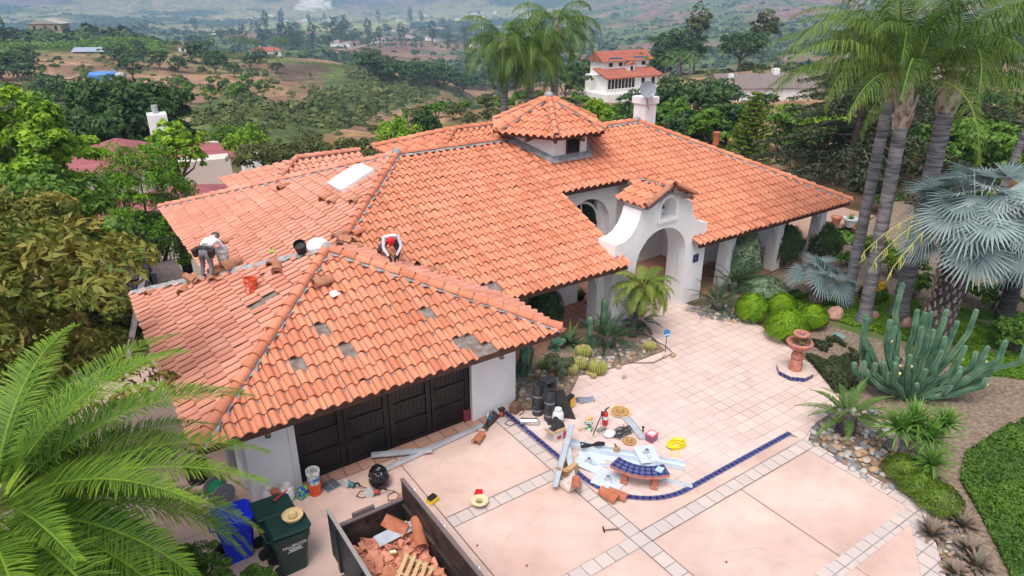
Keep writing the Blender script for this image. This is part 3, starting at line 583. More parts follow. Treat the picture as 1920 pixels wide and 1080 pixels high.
quad_uv('plaque_face', [(18.22, Yp-.024, 1.58), (18.5, Yp-.024, 1.58), (18.5, Yp-.024, 1.88), (18.22, Yp-.024, 1.88)], blue_t, pq, 2, 2)
# cupola
cx, cy = 16.6, 21.7; hexp = lambda R, z, ph=0: [V3((cx+R*cos(radians(60*i+ph)), cy+R*sin(radians(60*i+ph)), z)) for i in range(6)]
cup = bpy.data.objects.new('cupola', None); COL.objects.link(cup); cup.parent = H_
k = MB(); h = hexp(1.63, 0); k.prism([(p.x, p.y) for p in h], 4.2, 5.62); k.build('cupola_wall', stucco, cup, bevel=.02)
k = MB(); hh = hexp(1.63, 0); a, b = hh[4], hh[5]; mid = (a+b)/2; t = (b-a).normalized(); nn = V3((0, -1, 0))
k.bb((mid.x-.28+.1, mid.y-.03, 4.85), (mid.x+.28+.1, mid.y+.02, 5.5)); wd_ = k.build('cupola_window', glass, cup)
k = MB(); k.bb((mid.x-.22, mid.y-.06, 4.80), (mid.x-.18, mid.y-.001, 5.52)); k.bb((mid.x+.38, mid.y-.06, 4.80), (mid.x+.42, mid.y-.001, 5.52)); k.bb((mid.x-.18, mid.y-.06, 4.80), (mid.x+.38, mid.y-.001, 4.85)); k.build('window_frame', fascia, wd_)
ev = hexp(2.38, 5.62); apx = V3((cx, cy, 6.66))
for i in range(6):
    a, b = ev[i], ev[(i+1) % 6]; tile_plane('cupola_roof_slope', [a, b, apx], (b-a), clay, cup, seed=30+i, slab=False)
for i in range(6): ridge_caps(ev[i]+V3((0, 0, .04)), apx+V3((0, 0, .04)), cup, r=.115, wide=.13)
k = MB(); n6 = [p for p in ev]; k.prism([(p.x, p.y) for p in hexp(2.34, 0)], 5.5, 5.6)
for i in range(12):
    a = radians(30*i); k.box((cx+1.9*cos(a), cy+1.9*sin(a), 5.44), (.6, .1, .12), rotm(0, 0, a))
k.build('eave_boards', fascia, cup); k = MB(); k.sphere((cx, cy, 6.8), .2, 12, 8, (1, 1, .7)); k.build('mortar_cap', mortar, cup, smooth=True)
k = MB()      # flashing skirt
for i in (3, 4, 5):
    a, b = hexp(1.66, 0)[i], hexp(1.66, 0)[(i+1) % 6]; a2, b2 = hexp(1.93, 0)[i], hexp(1.93, 0)[(i+1) % 6]; N = 14
    for j in range(N):
        p, q = a.lerp(b, j/N), a.lerp(b, (j+1)/N); p2, q2 = a2.lerp(b2, j/N), a2.lerp(b2, (j+1)/N)
        def zz(v, e): return zm(min(v.y, 43.8-v.y))+e
        k.sheet([(p2.x, p2.y, zz(p2, .10+.02*(j % 2))), (q2.x, q2.y, zz(q2, .10)), (q.x, q.y, zz(q, .22)), (p.x, p.y, zz(p, .22))])
k.build('flashing', mortar, cup, smooth=True)
# chimney
k = MB(); k.bb((21.75, 21.6, 4.0), (22.45, 22.3, 6.25)); k.bb((21.68, 21.53, 6.0), (22.52, 22.37, 6.3)); k.build('chimney', stucco, H_, bevel=.02)
k = MB(); k.lathe([(.14, 0), (.14, .45), (.17, .5), (.17, .56)], 14, (25.2, 20.4, 4.1)); k.build('vent_pipe', claynew, H_, smooth=True)
D_ = empty('satellite_dish', (21.75, 21.55, 6.3), 'grey satellite dish on top of the white chimney', 'satellite dish')
k = MB(); k.lathe([(.0001, 0), (.15, .015), (.28, .06), (.36, .11), (.37, .10), (.28, .045), (.0001, -.02)], 24, (0, 0, .32), M=rotm(radians(68), 0, radians(-25)), caps=False); k.build('dish', simple('dish_grey', (.26, .28, .32), .5), D_, smooth=True)
k = MB(); k.tube([(0, .05, .3), (.02, -.02, .1), (.02, .02, -.05)], .02); k.tube([(0, -.02, .15), (-.08, -.33, .28)], .012); k.box((-.09, -.36, .3), (.06, .08, .06)); k.build('bracket', simple('galv', (.3, .3, .31), .4), D_)
k = MB(); k.tube([(-.05, -.04, .05), (.05, -.06, -.3), (.12, -.05, -.5)], .012); k.build('cable', simple('brown_cable', (.22, .1, .07)), D_)
# skylight, flush dome
a, b, c, d = V3((7.83, 22.62, zl(7.83))), V3((7.83, 21.42, zl(7.83))), V3((9.1, 21.5, zl(9.1))), V3((9.1, 22.6, zl(9.1))); nr_ = V3((-TL, 0, 1)).normalized()
k = MB(); e = [p+nr_*.02 for p in (a, b, c, d)]; f_ = [p+nr_*.2 for p in (a, b, c, d)]; k.add(e+f_, [(0, 1, 5, 4), (1, 2, 6, 5), (2, 3, 7, 6), (3, 0, 4, 7), (4, 5, 6, 7)])
sky = k.build('skylight', whitep, H_)
k = MB(); N = 8; vs = []; fs = []
for i in range(N+1):
    for j in range(N+1):
        u_, v_ = i/N, j/N; p = a.lerp(b, u_).lerp(d.lerp(c, u_), v_); vs.append(p+nr_*(.2+.16*(sin(pi*u_)*sin(pi*v_))**.4 if 0 < i < N and 0 < j < N else p-p+.2 if False else .2) if True else 0)
for i in range(N):
    for j in range(N): q = i*(N+1)+j; fs.append((q, q+1, q+N+2, q+N+1))
k.add(vs, fs); k.build('skylight_dome', simple('milky_acrylic', (.82, .84, .86), .25, spec=.5, v=.02), sky, smooth=True)
k = MB(); k.sphere((6.04, 19.05, zl(6.04)+.03), .34, 20, 10, (1, 1, .75)); k.build('tubular_skylight', simple('milky_acrylic', (.8, .8, .8)), H_, smooth=True)
# lanterns
def lantern(x, y, z):
    k = MB(); k.bb((x-.05, y-.02, z+.05), (x+.05, y, z+.2)); k.tube([(x, y, z+.15), (x, y-.12, z+.2), (x, y-.16, z+.12)], .012, 6)
    k.lathe([(.02, .12), (.11, .02), (.1, 0), (.085, -.005), (.06, -.2), (.07, -.21), (.02, -.24)], 8, (x, y-.16, z)); o = k.build('wall_lantern', iron, H_)
    k = MB(); k.lathe([(.088, -.02), (.066, -.19)], 8, (x, y-.16, z), caps=False); k.build('lantern_glass', simple('amber_glass', (.25, .22, .17), .2), o)
lantern(2.55, 13.2, 1.95); lantern(8.6, 13.2, 1.95)
# ---------------------------------------------------------------- paving
conc = mat('stained_concrete', (.72, .53, .455), (.64, .42, .35), stain=.17, scale=.55, rough=.7, bump=.0015, bscale=60, lo=.35, hi=.7, detail=9)
patm = grid_mat('saltillo_tiles', (.67, .52, .455), (.57, .41, .355), (.34, .27, .245), .335, .013, (13.3, 7.75), nscale=.9, c3=(.70, .55, .49))
patm2 = grid_mat('bleached_tiles', (.64, .485, .435), (.58, .42, .375), (.45, .33, .295), .335, .010, (8.85, 8.15), nscale=.8, c3=(.72, .60, .555))
band = grid_mat('band_tiles', (.52, .43, .395), (.64, .50, .44), (.19, .165, .16), .335, .014, (8.275, 7.385), nscale=2.5, c3=(.50, .46, .45))
band2 = grid_mat('door_band_tiles', (.40, .22, .165), (.55, .33, .25), (.12, .09, .085), .38, .018, (3.0, 12.95), nscale=2.5, c3=(.50, .25, .17))
joint = simple('joint', (.16, .10, .08))
def slab(name, poly, z, m, label):
    k = MB(); k.prism([(p[0], p[1]) for p in poly], -.12, z); return tag(k.build(name, m), label, kind='structure')
gp = lambda x, y: tuple(G(x, y))[:2]
slab('driveway', [(-1.2, 24), (-1.0, 6), (2, 3.0), (9, 1.5), (12.3, 3.0), (12.62, 3.4), (14.4, 4.72), (14.42, 7.75), (8.9, 13.0), (9.1, 13.2), (2.1, 13.2), (2.1, 21), (.6, 24)], 0., conc, 'pink stained concrete driveway')
pt = [(8.7, 13.15), (10.1, 12.25), (11.6, 13.4), (12.0, 13.25), (13.5, 13.05), (14.85, 13.05), (15.2, 13.9), (15.2, 16.2), (18.3, 16.2), (18.1, 15.1), (18.55, 13.1), (18.95, 12.9), (18.6, 11.6), (18.0, 10.2), (17.9, 9.0), (16.4, 8.0), (15.3, 8.0), (14.35, 7.6), (14.3, 8.0), (10.4, 8.0), (9.4, 8.4), (8.8, 9.2), (8.7, 9.8)]
slab('patio', pt, .004, patm, 'saltillo tiled patio with dark grout')
slab('patio', [(8.75, 13.1), (10.1, 12.2), (11.6, 13.38), (12.0, 13.22), (13.22, 13.05), (13.32, 8.1), (10.4, 8.1), (9.45, 8.45), (8.85, 9.2), (8.75, 9.8)], .008, patm2, 'bleached tiled part of the patio inside the blue border')
def bandp(x0, y0, x1, y1, z=.012, m=None, nm='tile_band'):
    k = MB(); k.sheet([(x0, y0, z), (x1, y0, z), (x1, y1, z), (x0, y1, z)]); tag(k.build(nm, m or band), 'band of grey and pink paving tiles', kind='structure')
bandp(5.39, 10.08, 8.275, 10.415); bandp(8.275, 3.0, 8.61, 13.0, .013); bandp(2.0, 7.385, 8.27, 7.72); bandp(8.615, 7.385, 14.05, 7.72); bandp(8.6, 4.585, 14.05, 4.92); bandp(14.055, 4.6, 14.39, 7.72, .013)
bandp(3.0, 12.95, 8.27, 13.33, .012, band2)
slab('tile_band', [(14.05, 4.9), (14.4, 4.7), (12.6, 3.37), (12.3, 3.72)], .0125, band, 'angled border of paving tiles by the garden')
for x0, y0, x1, y1 in ((5.36, 3, 5.38, 13.0), (11.45, 4.92, 11.465, 7.38), (0, 12.945, 8.27, 12.955), (11.45, 1, 11.46, 4.58), (5.38, 10.42, 8.27, 10.428), (5.38, 10.066, 8.27, 10.076), (8.6, 7.372, 14.05, 7.383), (8.6, 7.722, 14.05, 7.732), (8.615, 3, 8.625, 13), (8.262, 3, 8.272, 13)): bandp(x0, y0, x1, y1, .0145, joint, 'control_joint')
arc = [(8.72, 13.1), (8.72, 11), (8.72, 9.9)]+[(10.42-1.7*cos(t), 9.8-1.72*sin(t)) for t in np.linspace(.06, pi/2, 16)]+[(11, 8.08), (12.5, 8.08), (14.3, 8.08)]
tag(strip('blue_tile_border', arc, .15, .017, blue_t, None, .15), 'curved border of blue ceramic tiles round the patio', kind='structure')

# hairline cracks in the concrete
cr = simple('crack', (.38, .26, .20), .9); g_ = random.Random(8)
for i, (x, y, a, L) in enumerate(((5.9, 11.9, -.2, 2.3), (6.0, 9.2, .1, 1.9), (12.4, 5.9, .5, 1.2), (9.4, 6.4, -.7, 1.6), (3.2, 12.2, -1.4, 1.6), (12.0, 4.1, .9, 1.0), (10.5, 7.2, .0, .9))):
    pts = [(x, y)]; aa = a
    while L > 0: aa += g_.gauss(0, .35)-(aa-a)*.3; pts.append((pts[-1][0]+.09*cos(aa), pts[-1][1]+.09*sin(aa))); L -= .09
    strip('concrete_crack', pts, .0045, .0035 if i != 6 else .0035, cr)['kind'] = 'structure'
# ---------------------------------------------------------------- plants
def leafm(name, c1, c2, **k):
    k.setdefault('rough', .55); return mat(name, c1, c2, scale=k.pop('scale', 1.5), attr=True, spec=.3, trans=k.pop('trans', .25), lo=.3, hi=.7, **k)
LF = dict(
 lime=leafm('lime_leaves', (.10, .24, .006), (.30, .48, .015)), bright=leafm('bright_leaves', (.10, .23, .012), (.33, .50, .03)), mid=leafm('green_leaves', (.055, .135, .015), (.15, .28, .03)),
 dark=leafm('dark_leaves', (.022, .055, .015), (.07, .14, .03)), oak=leafm('oak_leaves', (.026, .065, .018), (.085, .16, .038)), olive=leafm('olive_leaves', (.07, .09, .025), (.16, .18, .055)),
 avo=leafm('bronze_green_leaves', (.07, .15, .015), (.36, .29, .06)), sage=leafm('sage_leaves', (.09, .12, .06), (.18, .21, .12)), blue=leafm('blue_grey_fan', (.11, .17, .165), (.36, .44, .43), trans=.1),
 palm=leafm('palm_leaflets', (.035, .10, .02), (.15, .27, .03)), fgpalm=leafm('yellow_green_leaflets', (.03, .11, .010), (.22, .35, .028)), queen=leafm('drooping_leaflets', (.035, .095, .015), (.16, .25, .035)),
 sago=leafm('sago_leaflets', (.012, .045, .014), (.04, .10, .03)), cedar=leafm('cedar_needles', (.035, .055, .028), (.09, .12, .05)), norf=leafm('pine_needles', (.07, .15, .012), (.24, .36, .02)),
 jas=leafm('jasmine_leaves', (.03, .10, .03), (.38, .48, .30)), yellow=leafm('yellow_petals', (.75, .45, .01), (.85, .62, .02)), cover=leafm('creeping_green', (.08, .19, .008), (.22, .38, .015)), covd=leafm('dark_creeper', (.045, .06, .025), (.10, .12, .045)),
 red=leafm('red_leaves', (.12, .015, .03), (.28, .03, .06)), brown=leafm('dry_stalks', (.20, .13, .06), (.36, .26, .12)), aloe=leafm('aloe_leaves', (.09, .12, .075), (.32, .20, .16), trans=0), agave=leafm('agave_leaves', (.05, .12, .045), (.13, .21, .08), trans=0))
bark = mat('bark', (.10, .075, .058), (.20, .16, .13), scale=5, rough=.95, bump=.03, bscale=12, stretch=(1, 1, .3))
pbark = mat('grey_palm_bark', (.09, .085, .09), (.30, .28, .285), scale=2.2, rough=.9, bump=.02, bscale=6, stretch=(.6, .6, 5))
dkbark = mat('dark_palm_bark', (.045, .038, .038), (.12, .10, .10), scale=3, rough=.95, bump=.02, bscale=8, stretch=(.8, .8, 6))
fib = mat('palm_fibre', (.20, .10, .07), (.50, .43, .38), scale=6, rough=.95, bump=.02)
cact = mat('cactus_skin', (.045, .12, .07), (.13, .22, .13), scale=3, rough=.6, bump=.004)
def leaves(name, pts, nrm, size, m, parent, seed=0, asp=.55, jit=.8, rnd=None, fold=True):
    """one small pointed leaf per point"""
    g = np.random.default_rng(seed); n = len(pts); pts = np.asarray(pts); d = g.normal(size=(n, 3)); d /= np.linalg.norm(d, axis=1)[:, None]
    d = d*jit+nrm*(1.0); d /= np.linalg.norm(d, axis=1)[:, None]; a = np.cross(d, g.normal(size=(n, 3))); a /= np.linalg.norm(a, axis=1)[:, None]; b = np.cross(d, a)
    s = (size*g.uniform(.6, 1.35, n))[:, None]
    V = np.stack([pts-a*s, pts-b*s*asp+d*s*.25, pts+a*s, pts+b*s*asp+d*s*.25], 1).reshape(-1, 3); F = np.arange(4*n).reshape(-1, 4)
    r = g.uniform(0, 1, n) if rnd is None else np.clip(rnd+g.normal(0, .15, n), 0, 1.2); return npmesh(name, V, F, m, parent, rnd=np.repeat(r, 4))
def crown_pts(lobes, n, seed, nclump=14, spread=.33, shell=.75):
    g = np.random.default_rng(seed); vol = np.array([l[1][0]*l[1][1]+l[1][2]*l[1][0] for l in lobes]); pr = vol/vol.sum(); P = []; N = []; R = []
    for (c, r), f in zip(lobes, pr):
        c = np.array(c, float); r = np.array(r, float); k = max(5, int(nclump*len(lobes)*f)); d = g.normal(size=(k, 3)); d[:, 2] = np.where(d[:, 2] < -.25, -d[:, 2]*.6, d[:, 2]); d /= np.linalg.norm(d, axis=1)[:, None]
        cc = c+d*r*g.uniform(.55, .95, k)[:, None]; cs = g.uniform(.6, 1.3, k); tint = g.uniform(.1, .8, k)
        m = int(n*f); w = g.integers(0, k, m); e = g.normal(size=(m, 3)); e /= np.linalg.norm(e, axis=1)[:, None]; e[:, 2] = np.where(e[:, 2] < -.3, -e[:, 2], e[:, 2])
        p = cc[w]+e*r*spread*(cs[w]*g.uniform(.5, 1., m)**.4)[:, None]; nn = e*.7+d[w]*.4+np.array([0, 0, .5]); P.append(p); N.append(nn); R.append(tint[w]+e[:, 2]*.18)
    P = np.concatenate(P); N = np.concatenate(N); N /= np.linalg.norm(N, axis=1)[:, None]; return P, N, np.concatenate(R)
def trunk_mesh(h, r, seed, m, parent, lobes=(), name='trunk', bend=.1, forks=True):
    g = random.Random(seed); k = MB(); top = Vector((g.uniform(-bend, bend)*h, g.uniform(-bend, bend)*h, h)); pts = [Vector((0, 0, -.3)), Vector((top.x*.3+g.uniform(-.05, .05), top.y*.3, h*.4)), top]
    k.tube(pts, [r*1.25, r*.85, r*.6], 8)
    for c, rr in list(lobes)[:9]:
        c = Vector(c); mid = top.lerp(c, .5)+Vector((g.uniform(-.2, .2), g.uniform(-.2, .2), -.12*h*.3)); k.tube([top-Vector((0, 0, .15*h)), mid, c+Vector((0, 0, rr[2]*.4))], [r*.5, r*.3, r*.08], 6)
    return k.build(name, m, parent, smooth=True)
def tree(name, loc, h, w, leaf, n=3000, seed=1, label=None, cat='tree', group=None, lsize=.16, lobn=6, tr=.16, flat=.75, base=.35, bm=None, asp=.55, nclump=14, spread=.33, mk=None):
    g = random.Random(seed); e = empty(name, loc, label, cat, group); lobes = [((0, 0, h*.68), (w*.34, w*.34, h*.30))]
    for i in range(lobn):
        a = 2*pi*i/lobn+g.uniform(-.4, .4); q = g.uniform(.22, .36)*w; zz = h*(base+.12+(.6-base)*(i*.618 % 1)); rr = w*g.uniform(.19, .28); lobes.append(((q*cos(a), q*sin(a), zz), (rr, rr, max(rr*flat, h*.14))))
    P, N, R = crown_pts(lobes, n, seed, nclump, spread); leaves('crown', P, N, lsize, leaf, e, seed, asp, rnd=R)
    trunk_mesh(h*base, tr, seed, bm or bark, e, lobes); return e
def bush(name, loc, w, h, leaf, n=900, seed=1, label=None, cat='shrub', group=None, lsize=.06, lobn=4, asp=.6, nclump=10, dome=False, spread=.3):
    g = random.Random(seed); e = empty(name, loc, label, cat, group)
    if dome:
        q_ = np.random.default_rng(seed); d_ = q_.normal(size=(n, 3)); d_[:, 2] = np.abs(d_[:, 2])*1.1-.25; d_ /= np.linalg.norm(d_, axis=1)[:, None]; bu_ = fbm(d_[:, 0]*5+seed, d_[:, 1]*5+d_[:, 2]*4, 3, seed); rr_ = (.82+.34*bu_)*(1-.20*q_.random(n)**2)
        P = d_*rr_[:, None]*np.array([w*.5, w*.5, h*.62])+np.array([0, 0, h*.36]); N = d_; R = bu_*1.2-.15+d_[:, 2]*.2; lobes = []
    else:
        lobes = [((0, 0, h*.5), (w*.28, w*.28, h*.42))]
        for i in range(lobn): a = 2*pi*i/lobn+g.uniform(-.5, .5); q = w*g.uniform(.15, .3); lobes.append(((q*cos(a), q*sin(a), h*g.uniform(.3, .55)), (w*.22, w*.22, h*.33)))
    if lobes: P, N, R = crown_pts(lobes, n, seed, nclump, spread)
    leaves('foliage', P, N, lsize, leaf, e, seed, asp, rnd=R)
    k = MB()
    for i in range(4): a = i*1.7; k.tube([(0, 0, -.05), (w*.12*cos(a), w*.12*sin(a), h*.3), (w*.22*cos(a), w*.22*sin(a), h*.6)], [.02+.01*w, .015+.006*w, .006], 5)
    k.build('stem', bark, e); return e
def frond(V, F, R, base, az, el, L, droop, nl, ll, lw, g, vee=.5, hang=.35, seg=14, rr=None, tipc=1., start=.12, M=None, taper=.8, rach=.02):
    """feather leaf: rachis + leaflets; appended to lists"""
    t = np.linspace(0, 1, seg+1); ang = el-droop*t**1.4; ds = L/seg; x = np.cumsum(np.cos(ang))*ds; z = np.cumsum(np.sin(ang))*ds; H = np.array([cos(az), sin(az), 0.])
    P = np.array(base)+np.outer(x, H)+np.outer(z, [0, 0, 1.]); side = np.array([-sin(az), cos(az), 0.]); r0 = g.random()*.5+.1 if rr is None else rr
    for i in range(seg):
        a, b = P[i], P[i+1]; w = rach*(1-.8*i/seg); s = len(V); V += [a-side*w, a+side*w, b+side*w*.9, b-side*w*.9]; R += [1.1]*4; F.append((s, s+1, s+2, s+3))
    for j in range(nl):
        u = start+(1-start)*(j+.5)/nl; i = min(int(u*seg), seg-1); f = u*seg-i; p = P[i]*(1-f)+P[i+1]*f; T = P[i+1]-P[i]; T /= np.linalg.norm(T); N = np.cross(side, T); N = N if N[2] > 0 or abs(N[2]) < .05 else -N
        l = ll*(sin(pi*(min(1, .25+u*.82)))**.6)*g.uniform(.85, 1.1); l = max(l, ll*.25)
        for sg in (-1, 1):
            d = side*sg*1.0+T*(.45+.8*u**3)+N*(vee*(1-.5*u))+g.normal(0, .10, 3); d /= np.linalg.norm(d); q1 = p+d*l*.5+np.array([0, 0, -hang*l*.12]); q2 = p+d*l*.9+np.array([0, 0, -hang*l*.75]); W = np.cross(d, N); W /= np.linalg.norm(W)+1e-9; W = T*.8+W*.2
            s = len(V); V += [p-W*lw*.5, p+W*lw*.5, q1+W*lw, q1-W*lw, q2+W*lw*.25, q2-W*lw*.25]; c = r0+g.normal(0, .12)+u*.25; R += [c-.15, c-.15, c, c, c+.35*tipc, c+.35*tipc]; F += [(s, s+1, s+2, s+3), (s+3, s+2, s+4, s+5)]
def feather_crown(name, parent, m, n, L, nl, ll, lw, seed, base=(0, 0, 0), els=(-.2, 1.3), droop=1.6, vee=.4, hang=.4, rb=.12, az0=0, rach=.025, split=False, seg=12, azs=None, tipc=1.):
    g = np.random.default_rng(seed); V = []; F = []; R = []
    for i in range(n):
        az = az0+i*2.39996+g.normal(0, .1) if azs is None else azs[i][0]; el = els[1]+(els[0]-els[1])*((i+.5)/n)**.8+g.normal(0, .07) if azs is None else azs[i][1]
        LL = L*g.uniform(.88, 1.1); b = np.array(base)+np.array([cos(az), sin(az), 0])*rb
        frond(V, F, R, b, az, el, LL, droop*g.uniform(.8, 1.2), nl, ll, lw, g, vee, hang, seg, tipc=tipc, rach=rach)
        if split: npmesh(name, np.array(V), np.array(F), m, parent, rnd=R); V, F, R = [], [], []
    if not split: return npmesh(name, np.array(V), np.array(F), m, parent, rnd=R)
def fan_leaf(V, F, R, base, az, el, pet, Rr, g, nb=30, spread=2.5, droop=.3, lw=.03, cup=.15):
    H = np.array([cos(az), sin(az), 0.]); side = np.array([-sin(az), cos(az), 0.]); D = H*cos(el)+np.array([0, 0, sin(el)]); N = np.cross(side, D); N = -N if N[2] < 0 else N
    base = np.array(base); tip = base+D*pet; s = len(V); V += [base-side*.02, base+side*.02, tip+side*.014, tip-side*.014]; R += [1.]*4; F.append((s, s+1, s+2, s+3)); r0 = g.uniform(.1, .6)
    tl = g.uniform(.45, 1.15); side = side+np.array([0, 0, 1])*g.normal(0, .25); side /= np.linalg.norm(side); D2 = D*cos(tl)-np.array([0, 0, 1])*sin(tl); D2 /= np.linalg.norm(D2); N2 = np.cross(side, D2); N2 = -N2 if N2[2] < 0 else N2
    for j in range(nb):
        a = (j/(nb-1)-.5)*2*spread/2*1.0*1.25; d = D2*cos(a)+side*sin(a)+N2*cup*(.4+.6*abs(sin(a))); d /= np.linalg.norm(d); l = Rr*(1-.18*abs(a)/1.6)*g.uniform(.92, 1.06); W = np.cross(d, N2); W /= np.linalg.norm(W)
        up = N2*(.006 if j % 2 else -.006); p1 = tip+d*l*.55+up; p2 = tip+d*l+np.array([0, 0, -droop*l*.25*g.uniform(.5, 1.5)]); w1 = max(lw*.6, l*.55*spread*1.25/nb*.50); s = len(V)
        V += [tip-W*.006, tip+W*.006, p1+W*w1, p1-W*w1, p2+W*.004, p2-W*.004]; c = r0+g.normal(0, .12); R += [c-.1, c-.1, c, c+.1, c+.35, c+.35]; F += [(s, s+1, s+2, s+3), (s+3, s+2, s+4, s+5)]
def fan_palm(name, loc, h, tr, n, pet, Rr, seed, label, m=None, cat='palm', group=None, bk=None, els=(-.7, 1.3), nb=30, lean=(0, 0), top=None, skirt=False):
    e = empty(name, loc, label, cat, group); g = np.random.default_rng(seed); V = []; F = []; R = []; tx = (lean[0], lean[1], h)
    for i in range(n):
        az = i*2.39996+g.normal(0, .15); el = els[1]+(els[0]-els[1])*((i+.5)/n)**.85+g.normal(0, .08); fan_leaf(V, F, R, tx, az, el, pet*g.uniform(.85, 1.15), Rr*g.uniform(.9, 1.1), g, nb)
    npmesh('fan_leaves', np.array(V), np.array(F), m or LF['blue'], e, rnd=R)
    k = MB(); N = 10; pts = [(lean[0]*(i/N)**1.5, lean[1]*(i/N)**1.5, -.2+(h+.2)*i/N) for i in range(N+1)]; k.tube(pts, [tr*(1.15-.3*i/N) for i in range(N+1)], 12); k.build('trunk', bk or dkbark, e, smooth=True)
    if skirt:
        k = MB()
        for i in range(170):
            a = i*2.39996; z = h*(.12+.85*i/170); r = tr*(1.13-.28*z/h); k.box((r*cos(a), r*sin(a), z), (.11, .05, .2), rotm(0, .35, a)@rotm(0, 0, g.uniform(-.5, .5)), taper=.5)
        k.build('leaf_bases', fib, e)
    return e
def ring_trunk(pts, radii, parent, m, n=12, step=.12, name='trunk'):
    P = [Vector(p) for p in pts]; out = []; rr = []; tot = 0
    for i in range(len(P)-1):
        L = (P[i+1]-P[i]).length; q = max(2, int(L/step))
        for j in range(q): t = j/q; out.append(P[i].lerp(P[i+1], t)); rr.append((radii[i]*(1-t)+radii[i+1]*t)*(1+.035*((len(out)) % 2)))
    out.append(P[-1]); rr.append(radii[-1]); k = MB(); k.tube(out, rr, n); return k.build(name, m, parent, smooth=True)
def blades(name, parent, n, L, w, seed, m, els=(.1, 1.4), bend=.6, base=(0, 0, 0), fold=.3, seg=4, tipr=.4, rb=.03):
    g = np.random.default_rng(seed); V = []; F = []; R = []
    for i in range(n):
        az = i*2.39996+g.normal(0, .1); el = els[1]+(els[0]-els[1])*((i+.5)/n)+g.normal(0, .06); l = L*g.uniform(.8, 1.12); H = np.array([cos(az), sin(az), 0]); sd = np.array([-sin(az), cos(az), 0]); p = np.array(base)+H*rb; r0 = g.uniform(0, .6); s = len(V)
        for j in range(seg+1):
            t = j/seg; a = el-bend*t**1.5; ww = w*(1-t**2)*(.75+.5*min(1, t*3))+.002; N = np.array([-cos(az)*sin(a), -sin(az)*sin(a), cos(a)]); V += [p-sd*ww+N*ww*fold, p.copy(), p+sd*ww+N*ww*fold]; R += [r0+tipr*t]*3
            p = p+(H*cos(a)+np.array([0, 0, sin(a)]))*l/seg
            if j: q = s+3*j; F += [(q-3, q-2, q+1, q), (q-2, q-1, q+2, q+1)]
    return npmesh(name, np.array(V), np.array(F), m, parent, rnd=R, smooth=True)
def column_cactus(k, pts, r, ribs=7, n=28):
    P = [Vector(p) for p in pts]; rs = [r*.8]+[r]*(len(P)-2)+[r*.9]; d = (P[-1]-P[-2]).normalized(); P += [P[-1]+d*r*.5, P[-1]+d*r*.8]; rs += [r*.65, r*.12]
    vs = []; fs = []; x = None; m = len(P)
    for i, p in enumerate(P):
        t = (P[min(i+1, m-1)]-P[max(i-1, 0)]).normalized(); x = t.orthogonal().normalized() if x is None else (x-t*x.dot(t)).normalized(); y = t.cross(x)
        for q in range(n): a = 2*pi*q/n; rr = rs[i]*(1+.16*cos(ribs*a)); vs.append(p+(x*cos(a)+y*sin(a))*rr)
    for j in range(m-1):
        for q in range(n): a = j*n+q; b = j*n+(q+1) % n; fs.append((a, b, b+n, a+n))
    fs.append(tuple(range((m-1)*n, m*n))); k.add(vs, fs)
# ---------------------------------------------------------------- scrub scattered over the hills: nobody could count it
def scrub(name, N, ra, rb, sz, nl, ls, m, label, seed, green=True, thr=.0, pxr=(-150, 2070), bias=1.0, ymin=-30, excl=()):
    g = np.random.default_rng(seed); a = np.arctan((g.uniform(*pxr, N)-960)/1398.); r = np.exp(g.uniform(math.log(ra), math.log(rb), N)); x = r*np.cos(AZ-a); y = r*np.sin(AZ-a)
    fi = np.clip(((a-AG[0])/(AG[1]-AG[0])).astype(int), 0, na-1); fj = np.clip(((np.log(r)-np.log(RG[0]))/(np.log(RG[1])-np.log(RG[0]))).astype(int), 0, nr-1)
    c = C[fi, fj]; gr_ = c[:, 1]-c[:, 0]*.95; keep = (g.random(N) < np.where(gr_ > 0, 1., .10 if green else .5)) & (c[:, 0] < .4)
    z = zt(x, y); px, py, _ = proj(x, y, z)
    for P in excl: keep &= ~inpoly(px, py, P)
    keep &= (x < 0) | (x > 34) | (y > 36) | (y < 4)
    x, y, z, r = x[keep], y[keep], z[keep], r[keep]; n = len(x); s = sz*(r/ra)**.18*g.lognormal(0, .38, n); t = g.uniform(0, .9, n)
    d = g.normal(size=(n, nl, 3)); d[:, :, 2] = np.abs(d[:, :, 2])+.1; d /= np.linalg.norm(d, axis=2)[:, :, None]; q = g.uniform(.7, 1.05, (n, nl))
    P = np.stack([x, y, z-.05*s], -1)[:, None]+d*(s[:, None]*q)[:, :, None]*np.array([1, 1, .8]); L = (s[:, None]*ls*g.uniform(.7, 1.3, (n, nl)))[:, :, None]
    nn = d+g.normal(0, .35, d.shape); nn /= np.linalg.norm(nn, axis=2)[:, :, None]; A_ = np.cross(nn, g.normal(size=d.shape)); A_ /= np.linalg.norm(A_, axis=2)[:, :, None]; B_ = np.cross(nn, A_)
    V = np.stack([P-A_*L, P-B_*L*.8, P+A_*L, P+B_*L*.8], 2).reshape(-1, 3); F = np.arange(len(V)).reshape(-1, 4); R = np.repeat((t[:, None]+g.normal(0, .12, (n, nl))).ravel(), 4)
    o = npmesh(name, V, F, m, rnd=R); return tag(o, label, kind='stuff')
chap = mat('chaparral', (.055, .085, .028), (.19, .215, .075), scale=.06, rough=.9, attr=True, lo=.3, hi=.7, spec=.1, trans=.1)
wood = mat('valley_woodland', (.035, .062, .03), (.10, .14, .06), scale=.02, rough=.95, attr=True, spec=.05)
fieldpoly = [[(495, 110), (620, 108), (655, 135), (640, 160), (520, 165)], [(0, 60), (310, 78), (330, 105), (0, 100)], [(210, 175), (430, 170), (430, 200), (260, 240), (170, 210)]]
scrub('scrub', 2200, 46, 150, .62, 300, .13, chap, 'dense green chaparral scrub over the nearer slopes', 8, excl=fieldpoly)
